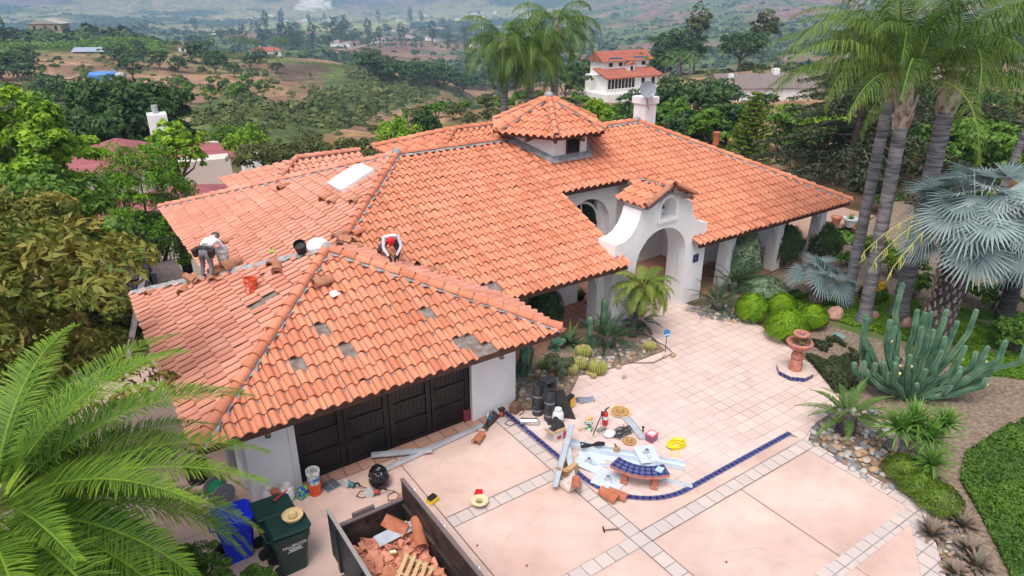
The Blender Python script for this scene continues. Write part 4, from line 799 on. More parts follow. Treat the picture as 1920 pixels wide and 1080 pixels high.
scrub('scrub', 13000, 130, 470, .95, 70, .26, chap, 'dense green chaparral scrub over the far side of the ravine', 1, excl=fieldpoly)
scrub('woodland', 12000, 430, 3600, 2.6, 22, .5, wood, 'dark woodland and orchards over the valley floor', 2, excl=[[(480, 40), (770, 36), (770, 56), (480, 58)]])
# vineyard: rows of vines on the left hill
V = []; N_ = []; g_ = np.random.default_rng(5)
for (x0, y0, x1, y1, nrow) in ((-60, 92, 310, 100, 15), (150, 76, 312, 90, 8)):
    for i in range(nrow):
        t = i/(nrow-1); a = hit(x0, y0-30*t+2 if x0 < 0 else y0-12*t, 250, 560); b = hit(x1-30*t, y1-(20*t), 250, 560); L = (b-a).length
        q = int(L/1.1); u = np.linspace(0, 1, q); xx = a.x+(b.x-a.x)*u+g_.normal(0, .15, q); yy = a.y+(b.y-a.y)*u+g_.normal(0, .15, q); zz = zt(xx, yy)
        for k_ in range(7): V.append(np.stack([xx+g_.normal(0, .3, q), yy+g_.normal(0, .3, q), zz+g_.uniform(.3, 1.7, q)], -1))
V = np.concatenate(V); nrm = np.tile([0, 0, 1.], (len(V), 1)); tag(leaves('vineyard', V, nrm, .5, leafm('vine_leaves', (.07, .16, .015), (.20, .34, .03)), None, 3, .8), 'rows of bright green vines on the hillside', kind='stuff')
# ---------------------------------------------------------------- trees one can tell apart out on the slopes
def at(px, py, r0=30, r1=7000): return hit(px, py, r0, r1)
far_oak = [tree('oak_tree', (0, 0, 0), 7, 9, LF['oak'], 900, 50+i, 'far tree', 'tree', lsize=.42, lobn=7, tr=.3, base=.2, nclump=7) for i in range(2)]
far_round = tree('round_tree', (0, 0, 0), 5, 5, LF['mid'], 500, 60, 'x', 'tree', lsize=.32, lobn=4, tr=.15, base=.2, nclump=6)
far_con = tree('conifer_tree', (0, 0, 0), 14, 6, LF['dark'], 700, 61, 'x', 'tree', lsize=.45, lobn=8, tr=.3, base=.12, flat=1.6, nclump=7)
far_palm = empty('feather_palm', (0, 0, 0), 'x', 'palm'); feather_crown('crown', far_palm, LF['palm'], 16, 2.6, 9, .9, .14, 3, base=(0, 0, 8), els=(-.6, 1.2), droop=1.3, seg=4)
k = MB(); k.tube([(0, 0, -.5), (0, 0, 4), (0, 0, 8)], [.3, .22, .2], 7); k.build('trunk', pbark, far_palm)
HG = 'oaks on the hill beyond the ravine'
spots = [(228, 128, 1.15), (250, 148, 1.0), (270, 118, .9), (300, 130, 1.0), (335, 135, .8), (385, 120, 1.5), (405, 138, 1.1), (360, 118, 1.1), (210, 112, .8), (420, 130, .8), (440, 145, .7), (470, 130, .9), (490, 118, .8), (520, 138, .7), (258, 98, .8), (60, 115, .9), (62, 125, .6), (28, 118, .7), (5, 150, 1.2), (35, 148, 1.3), (50, 160, 1.0), (95, 185, .9), (110, 200, .9), (85, 170, .7)]
for i, (x, y, s) in enumerate(spots): place(far_oak[i % 2], at(x, y, 150, 420), i*1.3, s, 'dark evergreen oak on the dry hill beyond the ravine', HG)
SG = 'round bushes on the dry slopes'
for i, (x, y, s) in enumerate([(163, 158, .9), (212, 165, .5), (338, 172, .8), (355, 176, .7), (398, 168, .8), (425, 165, .6), (358, 195, 1.), (395, 202, .9), (330, 190, .5), (582, 148, .5), (500, 150, .7), (540, 100, .6), (575, 100, .6), (560, 104, .5), (440, 178, .6), (410, 155, .5), (465, 175, 1.1), (495, 185, 1.0), (455, 198, 1.1), (30, 215, 1.4), (90, 225, 1.2)]):
    place(far_round, at(x, y, 120, 420), i, s*.9, 'small round green bush on the dry hill beyond the ravine', SG)
NG = 'bushes on the near golden slope'
near_b = [bush('slope_bush', (0, 0, 0), 3.2, 2., LF['mid' if i else 'olive'], 900, 70+i, 'x', lsize=.16, lobn=6) for i in range(2)]
for i, (x, y, s) in enumerate([(910, 182, .9), (945, 205, 1.0), (925, 228, .9), (870, 205, .8), (850, 218, 1.0), (820, 215, 1.1), (790, 225, 1.1), (770, 205, 1.0), (805, 195, .8), (840, 198, .9), (880, 232, .8), (740, 238, .7), (700, 245, .7), (975, 178, .7), (1010, 190, .9), (905, 168, .6), (845, 180, .8), (680, 225, .6), (1060, 215, 1.1), (1085, 200, 1.0), (1120, 225, 1.1), (1150, 235, 1.1)]):
    place(near_b[i % 2], at(x, y+6, 45, 160), i, s*1.15, 'leafy bush on the golden grass slope behind the house', NG)
RG_ = 'trees along the valley creek'
for i in range(46):
    x = 700+i*9+random.uniform(-12, 12); y = 168-abs(i-20)*.9+random.uniform(-8, 8); p = at(x, y, 300, 800); place(far_oak[i % 2], p, i, random.uniform(1.0, 1.7), 'dark tree in the line along the valley creek', RG_)
VG = 'tall trees on the valley floor'
for i in range(70):
    x = random.uniform(330, 900); y = random.uniform(40, 95); p = at(x, y, 700, 3500); place((far_con, far_oak[0], far_oak[1])[i % 3], p, i, random.uniform(.9, 1.7)*(1+p.length/2500), 'tall dark tree on the hazy valley floor', VG)
for i, (x, y, s) in enumerate([(442, 95, 1.), (455, 96, 1.1), (472, 95, 1.), (485, 96, .9), (515, 100, 1.), (528, 99, 1.1), (540, 100, 1.)]): place(far_palm, at(x, y, 250, 420), i, s, 'feather palm beside the far red roofed villa', 'palms round the far villa')
for i, (x, y, s) in enumerate([(1060, 160, .9), (1090, 155, 1.1), (1190, 225, .6), (1220, 205, .6), (1250, 215, .7), (1270, 225, .8), (1300, 230, .8), (1330, 240, .8), (1350, 225, .8), (1180, 240, .5), (1255, 185, .7), (1440, 215, .5), (1395, 228, .4), (1240, 222, .4)]):
    place(far_oak[i % 2], at(x, y, 60, 170), i, s*.8, 'dark green tree on the slope below the far white house', 'trees between the house and the white villa')
place(far_con, at(4, 78, 300, 600), 0, 1.1, 'tall dark conifer beside the tan ridge top house')
for i in range(5): place(far_palm, at((1180, 1200, 1245, 1270, 1290)[i], 165, 100, 200), i, .8, 'small feather palm behind the far white villa', 'palms behind the white villa')
for o in far_oak+[far_round, far_con, far_palm]+near_b: purge(o)
# large oaks with trunks beyond the grey roofed house
for i, (x, y, h, w_) in enumerate([(1275, 139, 12.5, 15), (1385, 134, 10.5, 13), (1232, 143, 10, 9)]):
    tree('oak_tree', at(x, y, 120, 230), h, w_, LF['oak'], 5200, 80+i, ('large spreading oak behind the grey roofed house', 'rounded dark oak right of the largest oak', 'narrow dark oak left of the largest oak')[i], lsize=.32, lobn=9, tr=.5, base=.3, nclump=12)
for i, (x, y, h) in enumerate([(1300, 134, 30), (1425, 130, 25)]):
    tree('eucalyptus_tree', at(x, y, 120, 230), h*.62, 8, LF['olive'], 2600, 90+i, ('tall thin eucalyptus above the large oak', 'shorter airy eucalyptus to the right of the tall one')[i], lsize=.34, lobn=9, tr=.3, base=.45, nclump=7, spread=.28, flat=1.1)
# ---------------------------------------------------------------- neighbours' houses
wallc = simple('cream_wall', (.62, .58, .50), .9); redroof = mat('far_red_roof', (.30, .085, .055), (.40, .14, .09), scale=2, rough=.8); shing = mat('grey_shingle', (.16, .13, .12), (.22, .18, .16), scale=3, rough=.9)
mauve = mat('mauve_tile', (.26, .07, .075), (.36, .12, .13), scale=1.2, stretch=(.5, 9, 1), rough=.7); pv_ = simple('solar_panel', (.05, .075, .14), .2)
def gable(k, x0, y0, x1, y1, z, rise, axis='x', ov=.5):
    if axis == 'x': m = (y0+y1)/2; v = [(x0-ov, y0-ov, z), (x1+ov, y0-ov, z), (x1+ov, y1+ov, z), (x0-ov, y1+ov, z), (x0-ov, m, z+rise), (x1+ov, m, z+rise)]; f = [(0, 1, 5, 4), (2, 3, 4, 5), (0, 4, 3), (1, 2, 5), (3, 2, 1, 0)]
    else: m = (x0+x1)/2; v = [(x0-ov, y0-ov, z), (x1+ov, y0-ov, z), (x1+ov, y1+ov, z), (x0-ov, y1+ov, z), (m, y0-ov, z+rise), (m, y1+ov, z+rise)]; f = [(0, 4, 5, 3), (1, 2, 5, 4), (0, 1, 4), (2, 3, 5), (3, 2, 1, 0)]
    k.add(v, f)
def hip(k, x0, y0, x1, y1, z, rise, ov=.4):
    d = min(x1-x0, y1-y0)/2+ov; X0, Y0, X1, Y1 = x0-ov, y0-ov, x1+ov, y1+ov
    if x1-x0 > y1-y0: a, b = (X0+d, (Y0+Y1)/2), (X1-d, (Y0+Y1)/2)
    else: a, b = ((X0+X1)/2, Y0+d), ((X0+X1)/2, Y1-d)
    v = [(X0, Y0, z), (X1, Y0, z), (X1, Y1, z), (X0, Y1, z), (*a, z+rise), (*b, z+rise)]
    f = [(0, 1, 5, 4), (1, 2, 5), (2, 3, 4, 5), (3, 0, 4), (3, 2, 1, 0)] if x1-x0 > y1-y0 else [(0, 1, 4), (1, 2, 5, 4), (2, 3, 5), (3, 0, 4, 5), (3, 2, 1, 0)]; k.add(v, f)
def house(name, loc, rz, sx, sy, h, roof, rm, wm, label, rise=1.6, wins=3, chim=True, axis='x', group=None, sc=1):
    e = empty(name, loc, label, 'house', group, rz); e.scale = (sc,)*3; k = MB(); k.bb((0, 0, -4), (sx, sy, h)); k.build('wall', wm, e)
    k = MB(); (gable(k, 0, 0, sx, sy, h, rise, axis) if roof == 'g' else hip(k, 0, 0, sx, sy, h, rise)); r = k.build('roof', rm, e)
    for i in range(wins): k = MB(); x = sx*(i+.5)/wins; k.bb((x-.6, -.06, h*.35), (x+.6, .0, h*.8)); k.build('window', glass, e)
    for i in range(max(1, wins//2)): k = MB(); y = sy*(i+.5)/max(1, wins//2); k.bb((-.06, y-.5, h*.35), (0, y+.5, h*.8)); k.build('window', glass, e)
    if chim: k = MB(); k.bb((sx*.3, sy*.6, h), (sx*.3+.9, sy*.6+.9, h+rise+.7)); k.build('chimney', wm, r)
    return e
# white two storey villa with terrace
p = at(1135, 190, 90, 150); p.z += 1.1; vz = -radians(4); W_ = empty('white_villa', (p.x-.5, p.y-1, p.z-3.0), 'far white villa with terrace, red roof and solar panels', 'house', rz=vz); W_.scale = (.9,)*3
white2 = simple('villa_white', (.80, .78, .74), .85)
def bx(nm, a, b, m, par=None, **kk): k = MB(); k.bb(a, b); return k.build(nm, m, par or W_, **kk)
bx('terrace_wall', (0, 0, -2), (13, 9, 3.2), white2); bx('wall', (2, 3, 3.2), (13, 9, 5.6), white2); bx('upper_wall', (3, 5.5, 5.6), (13, 9, 7.8), white2)
k = MB(); v = [(1.4, 2.2, 5.5), (13.5, 2.2, 5.5), (13.5, 6.2, 6.8), (1.4, 6.2, 6.8)]; k.add(v+[(a, b, c-.2) for a, b, c in v], [(0, 1, 2, 3), (7, 6, 5, 4), (0, 4, 5, 1), (1, 5, 6, 2), (2, 6, 7, 3), (3, 7, 4, 0)]); k.build('lower_roof', redroof, W_)
k = MB(); gable(k, 3, 5.5, 13, 9, 7.8, 1.5, 'x', .5); ur = k.build('upper_roof', redroof, W_)
for x in (4.2, 9.6): k = MB(); k.add([(x, 5.4, 8.15), (x+2.8, 5.4, 8.15), (x+2.8, 6.5, 8.65), (x, 6.5, 8.65)], [(0, 1, 2, 3)]); k.build('solar_panel', pv_, ur)
for i in range(8): bx('window', (2.3+i*.72, 2.95, 3.6), (2.85+i*.72, 3, 5.2), glass)
for x in (9.4, 11.6): bx('window', (x, 2.95, 3.5), (x+.7, 3, 5.1), glass)
for x in (4.2, 6.3, 11.3): bx('window', (x, 5.45, 6.9), (x+.8, 5.5, 7.5), glass)
for x in (6.5, 9.8, 11.4): bx('window', (x, -.05, .8), (x+.8, 0, 2.0), glass)
k = MB()
for i in range(27): k.bb((i*.5, 0, 3.2), (i*.5+.09, .09, 4.0))
k.bb((0, 0, 4.0), (13, .1, 4.12)); k.build('balustrade', white2, W_)
D2 = bx('dormer', (7.6, 4.4, 5.9), (8.9, 6.5, 7.2), white2); k = MB(); gable(k, 7.6, 4.4, 8.9, 6.5, 7.2, .5, 'y', .2); k.build('dormer_roof', redroof, D2); k = MB(); k.bb((8.0, 4.34, 6.2), (8.5, 4.4, 6.9)); k.build('window', glass, D2)
# grey roofed low house
p = at(1335, 190, 90, 170); p.z += .9; W_ = empty('grey_roofed_house', (p.x-1, p.y-3, p.z-1.0), 'low house with grey shingle roof and white draped front', 'house', rz=radians(-28))
bx('wall', (0, 0, -2), (14, 8, 2.4), white2); k = MB(); gable(k, 0, 0, 14, 8, 2.4, 1.7, 'x', .5); r_ = k.build('roof', shing, W_); k = MB(); k.bb((9, 3.5, 3.5), (10, 4.4, 4.8)); k.build('chimney', white2, r_); k = MB(); k.bb((1.5, 2.4, 3.1), (2.2, 3.1, 4.2)); k.build('chimney', white2, r_)
bx('deck', (-5, -1.5, -1), (1, 3, .3), bark)
for x in (1.5, 5, 9): bx('drape', (x, -.15, .1), (x+2.6, -.02, 2.3), simple('white_sheeting', (.7, .7, .7)))
p = at(1445, 172, 90, 170); bx_ = MB(); bx_.bb((-9, -5, -.05), (11, 4, .18)); tag(bx_.build('roof_terrace', shing, None, loc=(p.x, p.y, p.z-.5)), 'paved grey yard beside the low house', kind='structure')
# mauve roofed neighbour on the left
W_ = empty('mauve_roofed_house', (-6.6, 48.6, -7.4), 'neighbouring house with mauve tile roofs and white chimneys', 'house', rz=radians(-6))
bx('wall', (0.4, 1, 0), (9, 9, 4.2), wallc); bx('upper_wall', (7, 5, 4), (17, 12, 6.8), wallc); bx('wing_wall', (9, -2.5, 0), (17.5, 5, 4.6), wallc)
k = MB(); hip(k, 0, 0, 11, 10, 4.2, 1.9); r_ = k.build('roof', mauve, W_)
for x0, y0, x1, y1, z, rs in ((7, 5, 13, 12, 6.8, 1.4), (12, 6, 18.5, 11, 6.4, 1.0), (9, -2.5, 18, 5, 4.6, 1.5)): k = MB(); hip(k, x0, y0, x1, y1, z, rs); k.build('roof', mauve, W_)
k = MB(); k.bb((12.3, 9, 6), (13.6, 10.3, 9.6)); k.build('chimney', stucco, W_, bevel=.03); k = MB(); k.bb((17.6, 3.0, 4), (18.9, 4.4, 7.3)); k.build('chimney', stucco, W_, bevel=.03); k = MB(); k.cyl((12.9, 9.6, 9.6), (12.9, 9.6, 10.2), .22); k.build('flue', simple('flue_grey', (.4, .4, .42)), W_)
bx('window', (14.6, 5.7, 5.0), (15.3, 5.95, 6.2), glass)
k = MB(); k.add([(2.6, 1.2, 4.85), (5.2, 1.2, 4.85), (5.2, 3.2, 5.7), (2.6, 3.2, 5.7), (2.6, 1.2, 4.95), (5.2, 1.2, 4.95), (5.2, 3.2, 5.8), (2.6, 3.2, 5.8)], [(4, 5, 6, 7), (0, 1, 5, 4), (1, 2, 6, 5), (2, 3, 7, 6), (3, 0, 4, 7)]); k.build('solar_panel', pv_, r_)
W_ = None
# other far buildings
tan = simple('tan_wall', (.36, .27, .17), .9); p = at(75, 60, 300, 560)
house('ridge_house', (p.x-5, p.y, p.z-1), -.5, 15, 9, 5, 'g', simple('pale_roof', (.42, .38, .34)), tan, 'tan house on top of the left ridge above the vines', 2.2, 3, False, 'y', sc=1.2)
p = at(468, 100, 250, 420); house('red_roofed_villa', (p.x, p.y, p.z-1), -.3, 16, 8, 3.2, 'h', redroof, white2, 'far villa with red roof among palms', 1.8, 3, True)
p = at(335, 96, 250, 420); house('red_roofed_villa', (p.x, p.y, p.z-1), -.3, 8, 6, 3, 'h', redroof, white2, 'small far villa half hidden behind dark oaks', 1.2, 2, False)
p = at(133, 100, 250, 420); e = empty('solar_array', p, 'long grey solar array below the hillside vineyard', 'solar array', rz=-.5); k = MB(); k.add([(0, 0, .6), (20, 0, .6), (20, 4, 2.2), (0, 4, 2.2)], [(0, 1, 2, 3)]); k.build('panel', simple('array', (.32, .36, .44), .25), e); k = MB(); [k.bb((x, 3.8, -1), (x+.15, 4, 2.1)) for x in (1, 7, 13, 19)]; k.build('post', iron, e)
p = at(195, 148, 150, 330); e = empty('water_tank', p, 'bright blue covered tank on the bare hill', 'tank', rz=-.5); k = MB(); k.lathe([(4.2, -1), (4.2, 1.6), (3.9, 1.9), (.1, 2.2)], 20); k.build('cover', simple('tank_blue', (.08, .25, .62), .5), e); k = MB(); k.box((5.6, -1, .5), (2.4, 2, 2.6)); k.build('shed', white2, e)
FGH = 'small houses scattered over the valley'
hp = house('valley_house', (0, 0, 0), 0, 16, 11, 4, 'h', simple('valley_roof', (.38, .24, .19)), white2, 'x', 2.5, 2, False)
for i in range(44):
    x = random.uniform(330, 1080); y = random.choice([random.uniform(24, 40), random.uniform(26, 60), random.uniform(60, 90)]); p = at(x, y, 800, 3800); place(hp, (p.x, p.y, p.z), random.uniform(0, 3), random.uniform(.8, 1.4), 'small pale house on the hazy valley floor', FGH)
purge(hp)

# dirt tracks over the hills
trk = mat('track_dirt', (.34, .235, .15), (.26, .175, .11), scale=.3, rough=.95)
for i, (L, wd, ra, rb) in enumerate((([(345, 232), (380, 218), (420, 202), (455, 188), (485, 176)], 3.2, 90, 330), ([(640, 95), (690, 84), (740, 78), (780, 72)], 9, 500, 1500), ([(480, 60), (470, 45), (478, 35)], 16, 900, 3000), ([(700, 60), (780, 56), (860, 52)], 16, 900, 3000), ([(120, 150), (170, 138), (230, 160)], 3, 150, 330), ([(880, 60), (960, 48), (1040, 44)], 14, 900, 3000))):
    P = []
    for j in range(len(L)-1):
        for q in range(6): t = q/6; P.append(hit(L[j][0]*(1-t)+L[j+1][0]*t, L[j][1]*(1-t)+L[j+1][1]*t, ra, rb))
    vs = []; fs = []
    for j, p in enumerate(P):
        d = P[min(j+1, len(P)-1)]-P[max(j-1, 0)]; n_ = Vector((-d.y, d.x, 0)).normalized()*wd/2
        for s_ in (-1, 1): q = p+n_*s_; vs.append((q.x, q.y, float(zt(q.x, q.y))+.18+wd*.02))
        if j and (P[j]-P[j-1]).length < wd*9: fs.append((2*j-2, 2*j-1, 2*j+1, 2*j))
    k = MB(); k.add(vs, fs); tag(k.build('dirt_road', trk), 'pale dirt track across the hills', kind='structure')
# orchard rows on the middle hills
V = []; g_ = np.random.default_rng(15)
for x0, x1, y0, y1, nr_, st in ((840, 925, 76, 92, 9, 9), (690, 790, 78, 92, 7, 9), (560, 640, 104, 108, 3, 6)):
    for i in range(nr_):
        t = i/max(1, nr_-1); a = hit(x0, y0+(y1-y0)*t, 350, 1600); b = hit(x1, y0+(y1-y0)*t-3, 350, 1600); q = max(4, int((b-a).length/st)); u = np.linspace(0, 1, q); xx = a.x+(b.x-a.x)*u; yy = a.y+(b.y-a.y)*u; zz = zt(xx, yy)
        for k_ in range(14): V.append(np.stack([xx+g_.normal(0, st*.16, q), yy+g_.normal(0, st*.16, q), zz+g_.uniform(.2, st*.4, q)], -1))
V = np.concatenate(V); tag(leaves('orchard', V, np.tile([0, 0, 1.], (len(V), 1)), 1.1, wood, None, 5, .8), 'planted orchard rows on the middle hills', kind='stuff')
# ---------------------------------------------------------------- garden and near trees
gz = lambda p: Vector((p.x, p.y, max(-8., float(zt(p.x, p.y))))) if p.length > 30 else Vector((p.x, p.y, 0))
def loc(px, py, z=0): return G(px, py, z)
def poly_g(L, z=0): return [tuple(G(x, y, z))[:2] for x, y in L]
def cover(name, poly, z, m, lf, n, ls, seed, label, hh=.06, struct=False):
    """creeping plants: a soil sheet and a dense low mat of leaves"""
    P = np.array(poly); g = np.random.default_rng(seed); lo = P.min(0); hi = P.max(0); q = g.uniform(lo, hi, (n*3, 2)); q = q[inpoly(q[:, 0], q[:, 1], poly)][:n]
    f = fbm(q[:, 0]*.9, q[:, 1]*.9, 4, seed); q = q[f > .30]; f = f[f > .30]
    pts = np.stack([q[:, 0], q[:, 1], z+g.uniform(.0, 1, len(q))*hh*(.4+1.6*(f-.3))], -1); o = leaves(name, pts, np.tile([0, 0, 1.], (len(pts), 1)), ls, lf, None, seed, .7, .9, rnd=(f-.30)*1.9); tag(o, label, kind='stuff')
def stones(name, poly, n, seed, label, rmin=.05, rmax=.13, z=0., cols=None):
    g = np.random.default_rng(seed); P = np.array(poly); lo = P.min(0); hi = P.max(0); k = MB(); c = 0; R = []; placed = []
    while c < n:
        q = g.uniform(lo, hi)
        if not inpoly(q[0], q[1], poly): c += .2; continue
        r = g.uniform(rmin, rmax); s0 = len(k.v); k.sphere((q[0], q[1], z+r*.3), r, 9, 6, (g.uniform(.8, 1.35), g.uniform(.7, 1), g.uniform(.5, .75)), rotm(g.uniform(-.2, .2), 0, g.uniform(0, 3))); R += [g.random()]*(len(k.v)-s0); c += 1
    o = k.build(name, stone_m, None, smooth=True); a = o.data.attributes.new('rnd', 'FLOAT', 'POINT'); a.data.foreach_set('value', R); tag(o, label, kind='stuff')
stone_m = mat('river_stone', (.2, .2, .2), (.3, .3, .3), rough=.7)
n = stone_m.node_tree.nodes; l = stone_m.node_tree.links; at_ = n.new('ShaderNodeAttribute'); at_.attribute_name = 'rnd'; rp = n.new('ShaderNodeValToRGB'); e = rp.color_ramp; e.interpolation = 'CONSTANT'; e.elements[0].color = (.17, .17, .18, 1); e.elements[1].position = .2; e.elements[1].color = (.34, .30, .25, 1)
for p_, c_ in ((.38, (.24, .15, .10)), (.5, (.42, .27, .16)), (.62, (.45, .42, .38)), (.74, (.20, .23, .26)), (.86, (.40, .33, .27))): x = e.elements.new(p_); x.color = (*c_, 1)
l.new(at_.outputs['Fac'], rp.inputs[0]); l.new(rp.outputs[0], n['Principled BSDF'].inputs['Base Color'])
gravel = mat('gravel_soil', (.31, .235, .17), (.15, .11, .08), scale=9, rough=.95, bump=.02, bscale=40, detail=9)
k = MB(); k.prism([(9.16, 12.95), (10.1, 12.25), (11.6, 13.4), (12, 13.25), (13.5, 13.05), (14.85, 13.07), (15.2, 13.9), (15.2, 15.1), (9.2, 15.1)], -.1, .03); tag(k.build('gravel_bed', gravel), 'planted gravel bed between the garage and the bell arch', kind='structure')
k = MB(); k.prism([(18.5, 15.3), (18.55, 13.1), (18.95, 12.9), (18.6, 11.6), (18, 10.2), (17.9, 9), (16.4, 8), (15.3, 8), (14.42, 7.6), (14.4, 4.7), (12.6, 3.3), (16, -4), (44, 0), (38, 18), (27.3, 15.2)], -.12, -.015); tag(k.build('garden_bed', gravel), 'garden soil to the right of the patio', kind='structure')
stones('river_stones', [(9.2, 12.95), (10.1, 12.3), (11.6, 13.45), (12, 13.3), (13.5, 13.15), (14.75, 13.15), (15.05, 13.9), (13, 14.3), (11, 14.4), (9.2, 14.4)], 330, 3, 'rounded river stones and pebbles in the cactus bed', .03, .10, .03)
stones('river_stones', poly_g([(1510, 822), (1560, 768), (1650, 770), (1720, 800), (1700, 880), (1660, 925)]), 330, 4, 'rounded river stones round the sago palm at the patio corner', .05, .12)
stones('river_stones', poly_g([(1285, 582), (1340, 600), (1385, 605), (1400, 585), (1340, 570)]), 200, 5, 'river stones beside the foot of the bell arch', .05, .12)
stones('river_stones', poly_g([(1745, 985), (1790, 980), (1850, 1060), (1850, 1090), (1770, 1090)]), 120, 6, 'grey gravel stones among the aloes', .03, .07)
moss = mat('moss_soil', (.09, .15, .025), (.19, .15, .095), scale=1.1, rough=.95, lo=.42, hi=.62, bump=.02, bscale=25)
k = MB(); k.prism(poly_g([(1440, 575), (1560, 540), (1700, 555), (1920, 590), (2010, 720), (1840, 705), (1760, 680), (1690, 650), (1560, 610), (1490, 595)]), -.1, -.008); tag(k.build('grass', moss), 'mossy ground under the palm trunks', kind='structure')
k = MB(); k.prism(poly_g([(1812, 852), (1900, 800), (2000, 770), (2060, 1000), (2000, 1180), (1905, 1090), (1845, 970), (1803, 900)]), -.1, -.006); tag(k.build('grass', moss), 'mossy ground under the lower lawn', kind='structure')
cover('lawn', poly_g([(1440, 570), (1560, 540), (1700, 560), (1920, 600), (1990, 720), (1830, 700), (1700, 640), (1560, 600), (1500, 590)]), 0, None, LF['cover'], 90000, .05, 11, 'patchy bright green creeping ground cover under the palms')
cover('lawn', poly_g([(1810, 850), (1900, 790), (2000, 760), (2060, 1000), (2000, 1180), (1900, 1090), (1840, 970), (1800, 900)]), 0, None, leafm('lawn_leaves', (.045, .11, .012), (.13, .24, .025)), 60000, .035, 12, 'green ground cover lawn at the lower right', .12)
cover('ground_cover', poly_g([(1890, 800), (1990, 760), (2060, 820), (1960, 830)]), 0, None, LF['covd'], 6000, .035, 13, 'dull dark creeping ground cover above the lower lawn')
cover('ground_cover', [(18.2, 10.3), (18.9, 11.1), (20.2, 10.6), (19.6, 9.3), (17.6, 8.3), (17.0, 8.5)], 0, None, LF['covd'], 22000, .03, 14, 'dark mat of creeping rosemary behind the fountain', .3)
# palms in the garden
def tall_palm(loc_, lean, h, seed, label, r=.24, L=3.6, n=17, els=(.35, 1.45), azs=None, cm=None):
    e = empty('queen_palm', loc_, label, 'palm', 'tall smooth trunked palms'); top = Vector((lean[0], lean[1], h))
    r *= .85; ring_trunk([(0, 0, -.2), (lean[0]*.05, lean[1]*.05, .5), (lean[0]*.45, lean[1]*.45, h*.5), top], [r*1.6, r*1.05, r, r*.95], e, pbark, 14, .16)
    k = MB(); k.lathe([(r*.95, -.1), (r*1.25, .2), (r*1.3, .45), (r*.8, .8), (r*.4, 1.5)], 14, top)
    g = random.Random(seed)
    for i in range(13): a = i*2.4; k.box(top+Vector((r*1.1*cos(a), r*1.1*sin(a), .05+.06*i)), (.16, .07, .5), rotm(0, .25, a)@rotm(0, 0, .3), taper=.3)
    k.build('crown_fibre', fib, e, smooth=30)
    feather_crown('fronds', e, cm or LF['queen'], n, L, 64, .75, .018, seed, base=top+Vector((0, 0, 1.1)), els=els, droop=1.55, vee=.25, hang=.95, rb=.12, rach=.035, seg=12, azs=azs); return e
tall_palm(loc(1586, 572), (-.1, .0), 7.3, 1, 'leftmost of the three tall trunks in front of the garden, rising from the left', .21, L=4.2, n=20)
tall_palm(loc(1618, 606), (-.25, .1), 6.8, 3, 'middle one of the three tall palm trunks, the one nearest the camera', .24, L=4.2, n=21)
tall_palm(loc(1684, 592), (.2, .2), 7.1, 5, 'rightmost of the three tall palms with the thickest trunk', .30, L=4.2, n=20)
tall_palm(gz(loc(1850, 420)), (1.2, -.4), 8.3, 2, 'slender palm behind the blue fan palm at the right edge', .2, L=3.6, n=16)
tall_palm(gz(loc(1905, 455)), (.6, .4), 9, 4, 'far right slender palm at the edge of the picture', .2, L=3.6, n=16)
# palm trio behind the cupola
for i, (dx, dy, h, lb) in enumerate(((0, 0, 7.0, 'left palm of the trio behind the cupola'), (1.6, -1.2, 6.2, 'middle palm of the trio behind the cupola, with a pale fibrous neck'), (3.8, -1.4, 7.9, 'right palm of the trio behind the cupola, tallest'))):
    q = G(1030, 262, 0); q = Vector((26.9+dx*.9, 40.4+dy*.9, -1)); e = empty('queen_palm', q, lb, 'palm', 'palms behind the cupola'); top = Vector((.2, .1, h))
    ring_trunk([(0, 0, -1), (.1, 0, h*.5), top], [.34, .26, .24], e, pbark, 10, .3); k = MB(); k.lathe([(.25, -.2), (.42, .3), (.36, .9), (.12, 1.6)], 12, top); k.build('crown_fibre', fib, e, smooth=True)
    feather_crown('fronds', e, LF['queen'], 26, 3.4, 60, .85, .024, 40+i, base=top+Vector((0, 0, 1.3)), els=(-.5, 1.35), droop=1.9, vee=.2, hang=1.0, rb=.15, rach=.04, seg=11)
# blue fan palms
fan_palm('blue_fan_palm', loc(1745, 650), 4.3, .40, 48, 1.25, 1.1, 5, 'big silvery blue fan palm with thick rough trunk', els=(-.5, 1.35), nb=24, lean=(.35, -.1), skirt=True)
fan_palm('blue_fan_palm', loc(1532, 566), .8, .24, 16, .75, .85, 6, 'small silver fan palm beside the porch garden', els=(.25, 1.4), nb=22, bk=fib, skirt=True)
fan_palm('blue_fan_palm', (4.2, 33.0, -1.6), 2.3, .2, 24, 1.2, .95, 7, 'pale fan palm standing behind the far left roof corner', m=LF['sage'], els=(-.3, 1.4), nb=26)
fan_palm('blue_fan_palm', (1.6, 31.4, -2), 1.2, .2, 24, 1.0, .9, 8, 'grey green fan palm below the deck railing', m=LF['sage'], els=(-.2, 1.4), nb=26)
fan_palm('blue_fan_palm', (6.5, 33.6, -1.5), .8, .2, 16, .8, .8, 9, 'small fan palm tucked behind the rear wing roof', m=LF['sage'], els=(0, 1.4), nb=22)
fan_palm('blue_fan_palm', gz(loc(1880, 600)), 2.6, .25, 22, 1.0, 1.1, 10, 'second blue fan palm behind the big one, cut by the right edge', els=(-.5, 1.3), nb=26)
k = MB()   # its flower stalks
g_ = random.Random(4); bp = loc(1745, 650)+Vector((.35, -.1, 4.2)); f_ = MB()
